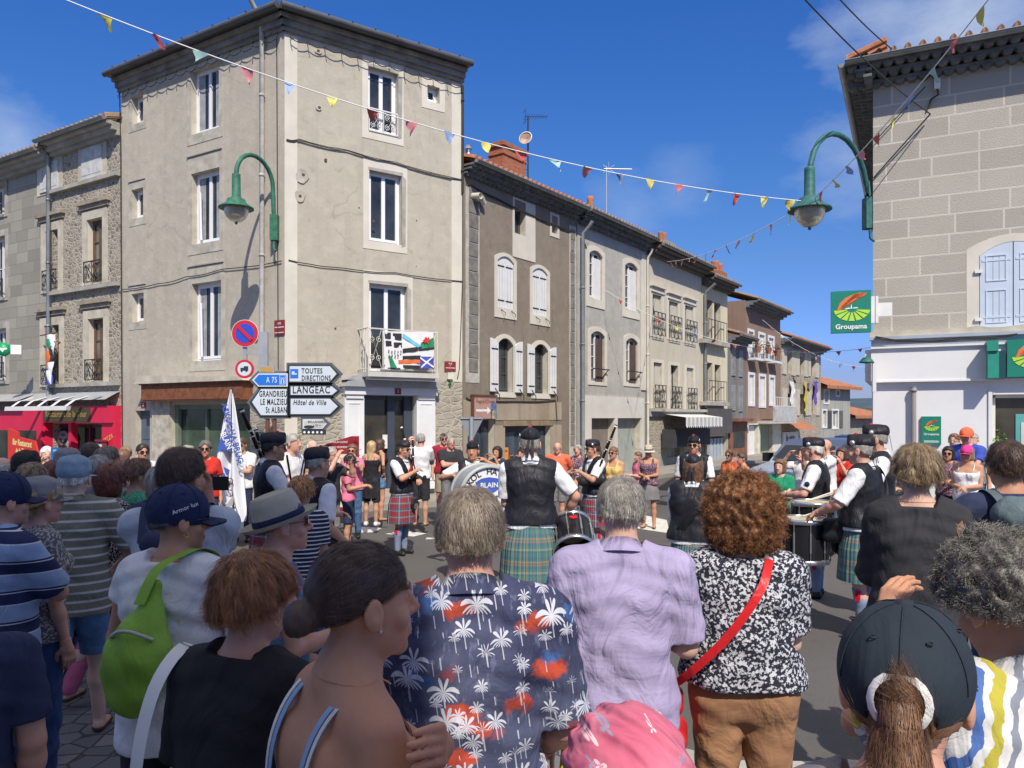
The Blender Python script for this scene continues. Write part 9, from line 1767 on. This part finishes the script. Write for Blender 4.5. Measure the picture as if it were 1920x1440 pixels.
arc_text('ASKOL HA BRUG', rB*.80, R(172), R(8), .105, BLET, bd_, -.20); arc_text('PIPE BAND', rB*.82, R(215), R(325), .10, BLET, bd_, -.20) if False else [text_obj('lettering', ch, .10, BLET, bd_, T(rB*.82*math.cos(a), -.20, rB*.82*math.sin(a)) @ Matrix.Rotation(-(a+math.pi/2), 4, 'Y') @ UP, bold=.001) for ch, a in zip('PIPEBAND', [R(212+i*17) for i in range(8)])]
mb = MB(); mb.prism([(-.18, .17), (-.15, .10), (-.06, .04), (.06, .04), (.15, .10), (.18, .17), (.1, .215), (0, .23), (-.1, .215)], -.200, -.197); mb.obj('blue_emblem', FBL, bd_); text_obj('lettering', 'BLAIN', .085, WLET, bd_, T(0, -.204, .13) @ UP, bold=.001)
mb = MB(); [mb.prism([(x, z+.04), (x-.012, z-.03), (x+.012, z-.03)], -.200, -.197) for x, z in ((-.1, -.02), (0, -.02), (.1, -.02), (-.05, -.1), (.05, -.1), (0, -.17))]; [mb.box(x-.025, x+.025, -.200, -.197, z+.01, z+.018) for x, z in ((-.1, -.02), (0, -.02), (.1, -.02), (-.05, -.1), (.05, -.1), (0, -.17))]; mb.obj('ermine_spot', BLET, bd_)
q = person('bearded piper in sunglasses right of the orange shirt, facing left', 1110, 822, 11.6, 118, 'm', 'tan', 'crop', 'dark', hat='glengarry', glasses='sun', arms=('chanter_up', 'chanter'), top_=WV, bot=KR_, group='members of the pipe band', girth=1.1, lod=1); bagpipes(q, 'bagpipes of the bearded piper in the middle')
q = person('moustached band man in sunglasses facing the camera before the grey green shop', 1301, 814, 11.4, 168, 'm', 'tan', 'crop', 'black', hat='glengarry', glasses='sun', arms=('down', 'down'), top_=WV, bot=KR_, group='members of the pipe band', lod=1)
q = person('woman of the band from behind with tied brown hair, puffed sleeves and strap', 1300, 848, 7.4, -6, 'f', 'fair', 'long', 'brown', hat='glengarry', arms=('bent', 'bent'), top_=('vest', 'black_waistcoat', {'sleeve': .95, 'loose': .024}), bot=KG_, extra=('strap',), group='members of the pipe band', girth=1.12, lod=0)
q = person('drummer with glasses facing left before the silver van', 1524, 818, 9.2, 82, 'm', 'red', 'crop', 'white', hat='glengarry', glasses='clear', arms=('drum', 'drum'), top_=WV, bot=KR_, extra=('patch', 'watch'), group='members of the pipe band', girth=1.08, lod=1); q['who'] = 'the drummer before the van'
snare(q, 'snare drum with pale head of the drummer before the silver van', .46, 0, .98, .17, .26)
q = person('large drummer in blue green kilt facing left at the right side of the road', 1612, 812, 7.5, 72, 'm', 'red', 'crop', 'grey', hat='glengarry', arms=(((.0, .33, -.34), (.8, -.6, -.4)), ((-.05, .33, -.32), (.8, -.6, -.4))), top_=('vest', 'black_waistcoat', {'sleeve': .9}), bot=KG_, extra=('strap',), group='members of the pipe band', girth=1.14, lod=0, feet=-.18); q['who'] = 'the large drummer'
snare(q, 'black and chrome snare drum with cream head before the large drummer', .52, -.02, .97, .215, .36)
pb = thing('hip_pouch', 'black leather pouch hanging at the waist of the large drummer', 'bag', (q['X'], q['Y'], q['g']), q['yaw']); pb.scale = (q['s'],)*3; sdfobj('pouch', [('c', (-.10, .17, .97), (-.10, .27, .97), .055, .055, .03), ('c', (-.10, .17, .86), (-.10, .27, .86), .06, .06, .05)], (-.25, .05, .74), (.05, .4, 1.06), .009, MC['black_bag'], pb)
q = person('tall band member in feathered black cap behind the large drummer', 1640, 794, 8.3, 95, 'm', 'tan', 'crop', 'grey', hat='glengarry', arms=('drum', 'drum'), top_=WV, bot=KG_, group='members of the pipe band', girth=1.05, feet=-.16); q['who'] = 'the rear drummer'
snare(q, 'second snare drum with white head partly behind the large drummer', .58, .05, 1.00, .19, .28)
# ---- spectators across the road
far = [
 (550, 812, 10.5, -120, 'm', 'red', 'short', 'grey', None, None, 'white_cotton', 'khaki_cloth', 'grey bearded man in white shirt right of the left piper', ('bent', 'bent')),
 (586, 826, 12.2, -150, 'm', 'fair', 'balding', 'white', None, None, 'peach_shirt', 'khaki_cloth', 'white haired man in peach shirt before the menu board', ('down', 'down')),
 (622, 838, 11.5, -130, 'm', 'red', 'crop', 'grey', None, 'clear', 'black_tshirt', 'grey_shorts', 'man with glasses in black T-shirt raising his arm at the menu board', ('phone', 'high')),
 (660, 832, 13.6, 170, 'f', 'tan', 'bob', 'brown', None, 'sun', 'pink_tshirt', 'denim', 'woman with brown bob and sunglasses in pink before the menu board', ('phone', 'bent')),
 (657, 852, 12.4, -100, 'm', 'tan', 'short', 'brown', 'cap', None, 'pink_tshirt', 'navy_cotton', 'boy in dark grey cap, pink T-shirt and navy shorts', ('bent', 'bent')),
 (697, 826, 14.2, -20, 'f', 'tan', 'long', 'blonde', None, None, 'black_cotton', 'black_shorts', 'blonde woman in short black dress and white trainers', ('down', 'bent')),
 (714, 822, 14.9, -60, 'f', 'tan', 'long', 'dark', None, None, 'black_cotton', 'blue_denim_shorts', 'dark haired woman in black top and denim shorts behind the blonde', ('hip', 'hip')),
 (772, 818, 15.0, 170, 'm', 'red', 'bald', 'bald', None, 'sun', 'orange_tshirt', 'khaki_cloth', 'bald man in sunglasses behind the red sash piper', ('down', 'down')),
 (789, 812, 14.2, -15, 'm', 'tan', 'short', 'grey', None, None, 'white_cotton', 'black_shorts', 'grey haired man in white T-shirt and black shorts seen from behind', ('crossed', 'crossed')),
 (832, 812, 15.6, -170, 'm', 'red', 'short', 'greybrown', None, 'sun', 'dark_red_tshirt', 'khaki_cloth', 'man in sunglasses and dark red T-shirt by the stone wall', ('down', 'down')),
 (845, 820, 14.4, -160, 'm', 'red', 'crop', 'grey', None, 'clear', 'black_tshirt', 'grey_shorts', 'stocky man with crossed arms in black T-shirt and grey shorts', ('crossed', 'crossed')),
 (932, 836, 14.2, 150, 'f', 'dark_tan', 'bob', 'black', None, None, 'navy_cotton', 'navy_cotton', 'dark haired woman taking a picture behind the bass drum', ('phone', 'phone')),
 (978, 840, 14.4, 150, 'm', 'dark_tan', 'short', 'black', None, None, 'black_tshirt', 'denim', 'person in black half hidden behind the tall band man', ('phone', 'phone')),
 (1045, 830, 15.2, 175, 'm', 'red', 'balding', 'white', None, 'clear', 'orange_tshirt', 'grey_shorts', 'smiling white haired man in orange T-shirt with backpack straps', ('back', 'back')),
 (1083, 833, 15.6, 165, 'f', 'red', 'shortf', 'grey', None, None, 'purple_floral_cloth', 'grey_shorts', 'grey haired woman in dark floral top beside the orange T-shirt', ('bent', 'bent')),
 (1150, 838, 13.6, 150, 'f', 'tan', 'bun', 'brown', None, 'sun', 'yellow_top', 'denim', 'woman in sunglasses and yellow top behind the bearded piper', ('bent', 'bent')),
 (1196, 846, 15.8, 120, 'm', 'fair', 'short', 'brown', None, None, 'pink_tshirt', 'khaki_cloth', 'person in pale pink shirt behind the floral tank top', ('bent', 'bent')),
 (1216, 834, 14.8, 170, 'f', 'dark_tan', 'under', 'brown', 'sunhat', 'sun', 'purple_floral_cloth', 'grey_shorts', 'woman in cream sun hat, floral tank top and grey shorts', ('front', 'front')),
 (1368, 842, 14.6, 150, 'f', 'tan', 'shortf', 'brown', None, 'sun', 'red_print_cloth', 'black_shorts', 'woman in sunglasses and red print top near the brown house', ('bent', 'bent')),
 (1390, 848, 13.4, 120, 'f', 'dark_tan', 'short', 'dark', None, None, 'coral_tank', 'black_shorts', 'dark haired woman in coral tank top turned left', ('bent', 'bent')),
 (1462, 860, 11.2, 160, 'm', 'fair', 'bob', 'brown', None, None, 'green_tshirt', 'khaki_cloth', 'long haired child in shiny green T-shirt before the van', ('bent', 'bent')),
 (1545, 824, 12.0, 110, 'm', 'red', 'bald', 'bald', None, 'clear', 'white_cotton', 'khaki_cloth', 'bald man in white T-shirt behind the drummer with glasses', ('phone', 'phone')),
 (1505, 838, 13.0, 150, 'm', 'red', 'short', 'dark', None, None, 'white_cotton', 'black_shorts', 'person raising a phone before the silver van', ('phone', 'high')),
 (1578, 838, 13.0, 150, 'f', 'red', 'bob', 'dark', None, None, 'red_tshirt', 'denim', 'woman in red top with raised phone by the dark van', ('phone', 'high')),
 (1688, 852, 12.0, 150, 'f', 'tan', 'bob', 'dark', None, None, 'grey_print_cloth', 'black_shorts', 'woman in grey print top beside the office downpipe', ('bent', 'bent')),
 (1778, 836, 12.6, 170, 'f', 'dark_tan', 'bob', 'black', None, 'sun', 'purple_floral_cloth', 'black_shorts', 'dark haired woman in black print dress left of the pink cap', ('bent', 'bent')),
 (1789, 812, 13.4, 165, 'm', 'fair', 'short', 'brown', None, 'clear', 'white_cotton', 'denim', 'brown haired man with glasses behind the royal blue T-shirt', ('down', 'down')),
 (1812, 802, 12.9, 160, 'm', 'red', 'crop', 'brown', 'cap', None, 'royal_blue_tshirt', 'denim', 'man in orange cap and royal blue T-shirt by the office wall', ('crossed', 'bent')),
 (1824, 812, 13.6, 165, 'm', 'fair', 'crop', 'grey', None, None, 'grey_print_cloth', 'denim', 'grey haired head just behind the orange cap', ('down', 'down')),
 (1813, 835, 11.6, 165, 'f', 'tan', 'long', 'dirty', 'cap', 'sun', 'white_sundress', 'white_cotton', 'woman in magenta cap and white sundress with dark bag strap', ('front', 'front')),
 (1912, 834, 11.0, 170, 'f', 'dark_tan', 'bob', 'dark', None, None, 'black_tshirt', 'denim', 'dark haired woman cut by the right edge before the office window', ('bent', 'bent')),
]
capm = {657: 'black_cap', 1812: 'orange_tshirt', 1813: 'magenta_cap'}
for (a, b, c, d, e, f_, g_, h_, i_, gl_, j_, bt_, lb, am_) in far:
    o3_ = {'hat': capm.get(a, 'navy_cap')}; kd = 'tshirt'; low_ = 'shorts' if bt_ in ('grey_shorts', 'black_shorts', 'blue_denim_shorts', 'khaki_cloth', 'navy_cotton') else 'trousers'; b4 = (low_, bt_)
    if a in (697, 1813): kd = 'dress'; o3_['hem'] = .58 if a == 697 else .35; o3_['flare'] = .02 if a == 697 else .10
    if a in (714, 1150, 1390): kd = 'tank'
    if a == 1216: kd = 'tank'; b4 = ('skirt', 'grey_shorts', {'to': .62})
    if a == 714: b4 = ('shorts', 'blue_denim_shorts', {'to': .70})
    person(lb, a, b, c, d, e, f_, g_, h_, hat=i_, glasses=gl_, arms=am_, top_=(kd, j_, o3_), bot=b4, shoes=(WSH if a == 697 else SOLE if a in (714, 789, 1216, 1045) else LACE), girth=1.18 if a in (845, 1045) else .88 if a in (697, 714, 657, 1462) else 1.03)
q = person('woman with ginger hair in navy striped top with orange strap before the left drummer', 565, 890, 5.3, -12, 'f', 'tan', 'shortf', 'ginger', arms=('bent', 'bent'), top_=('tshirt', 'navy_white_striped_top'), bot=('trousers', 'dark_jeans'), girth=1.05)
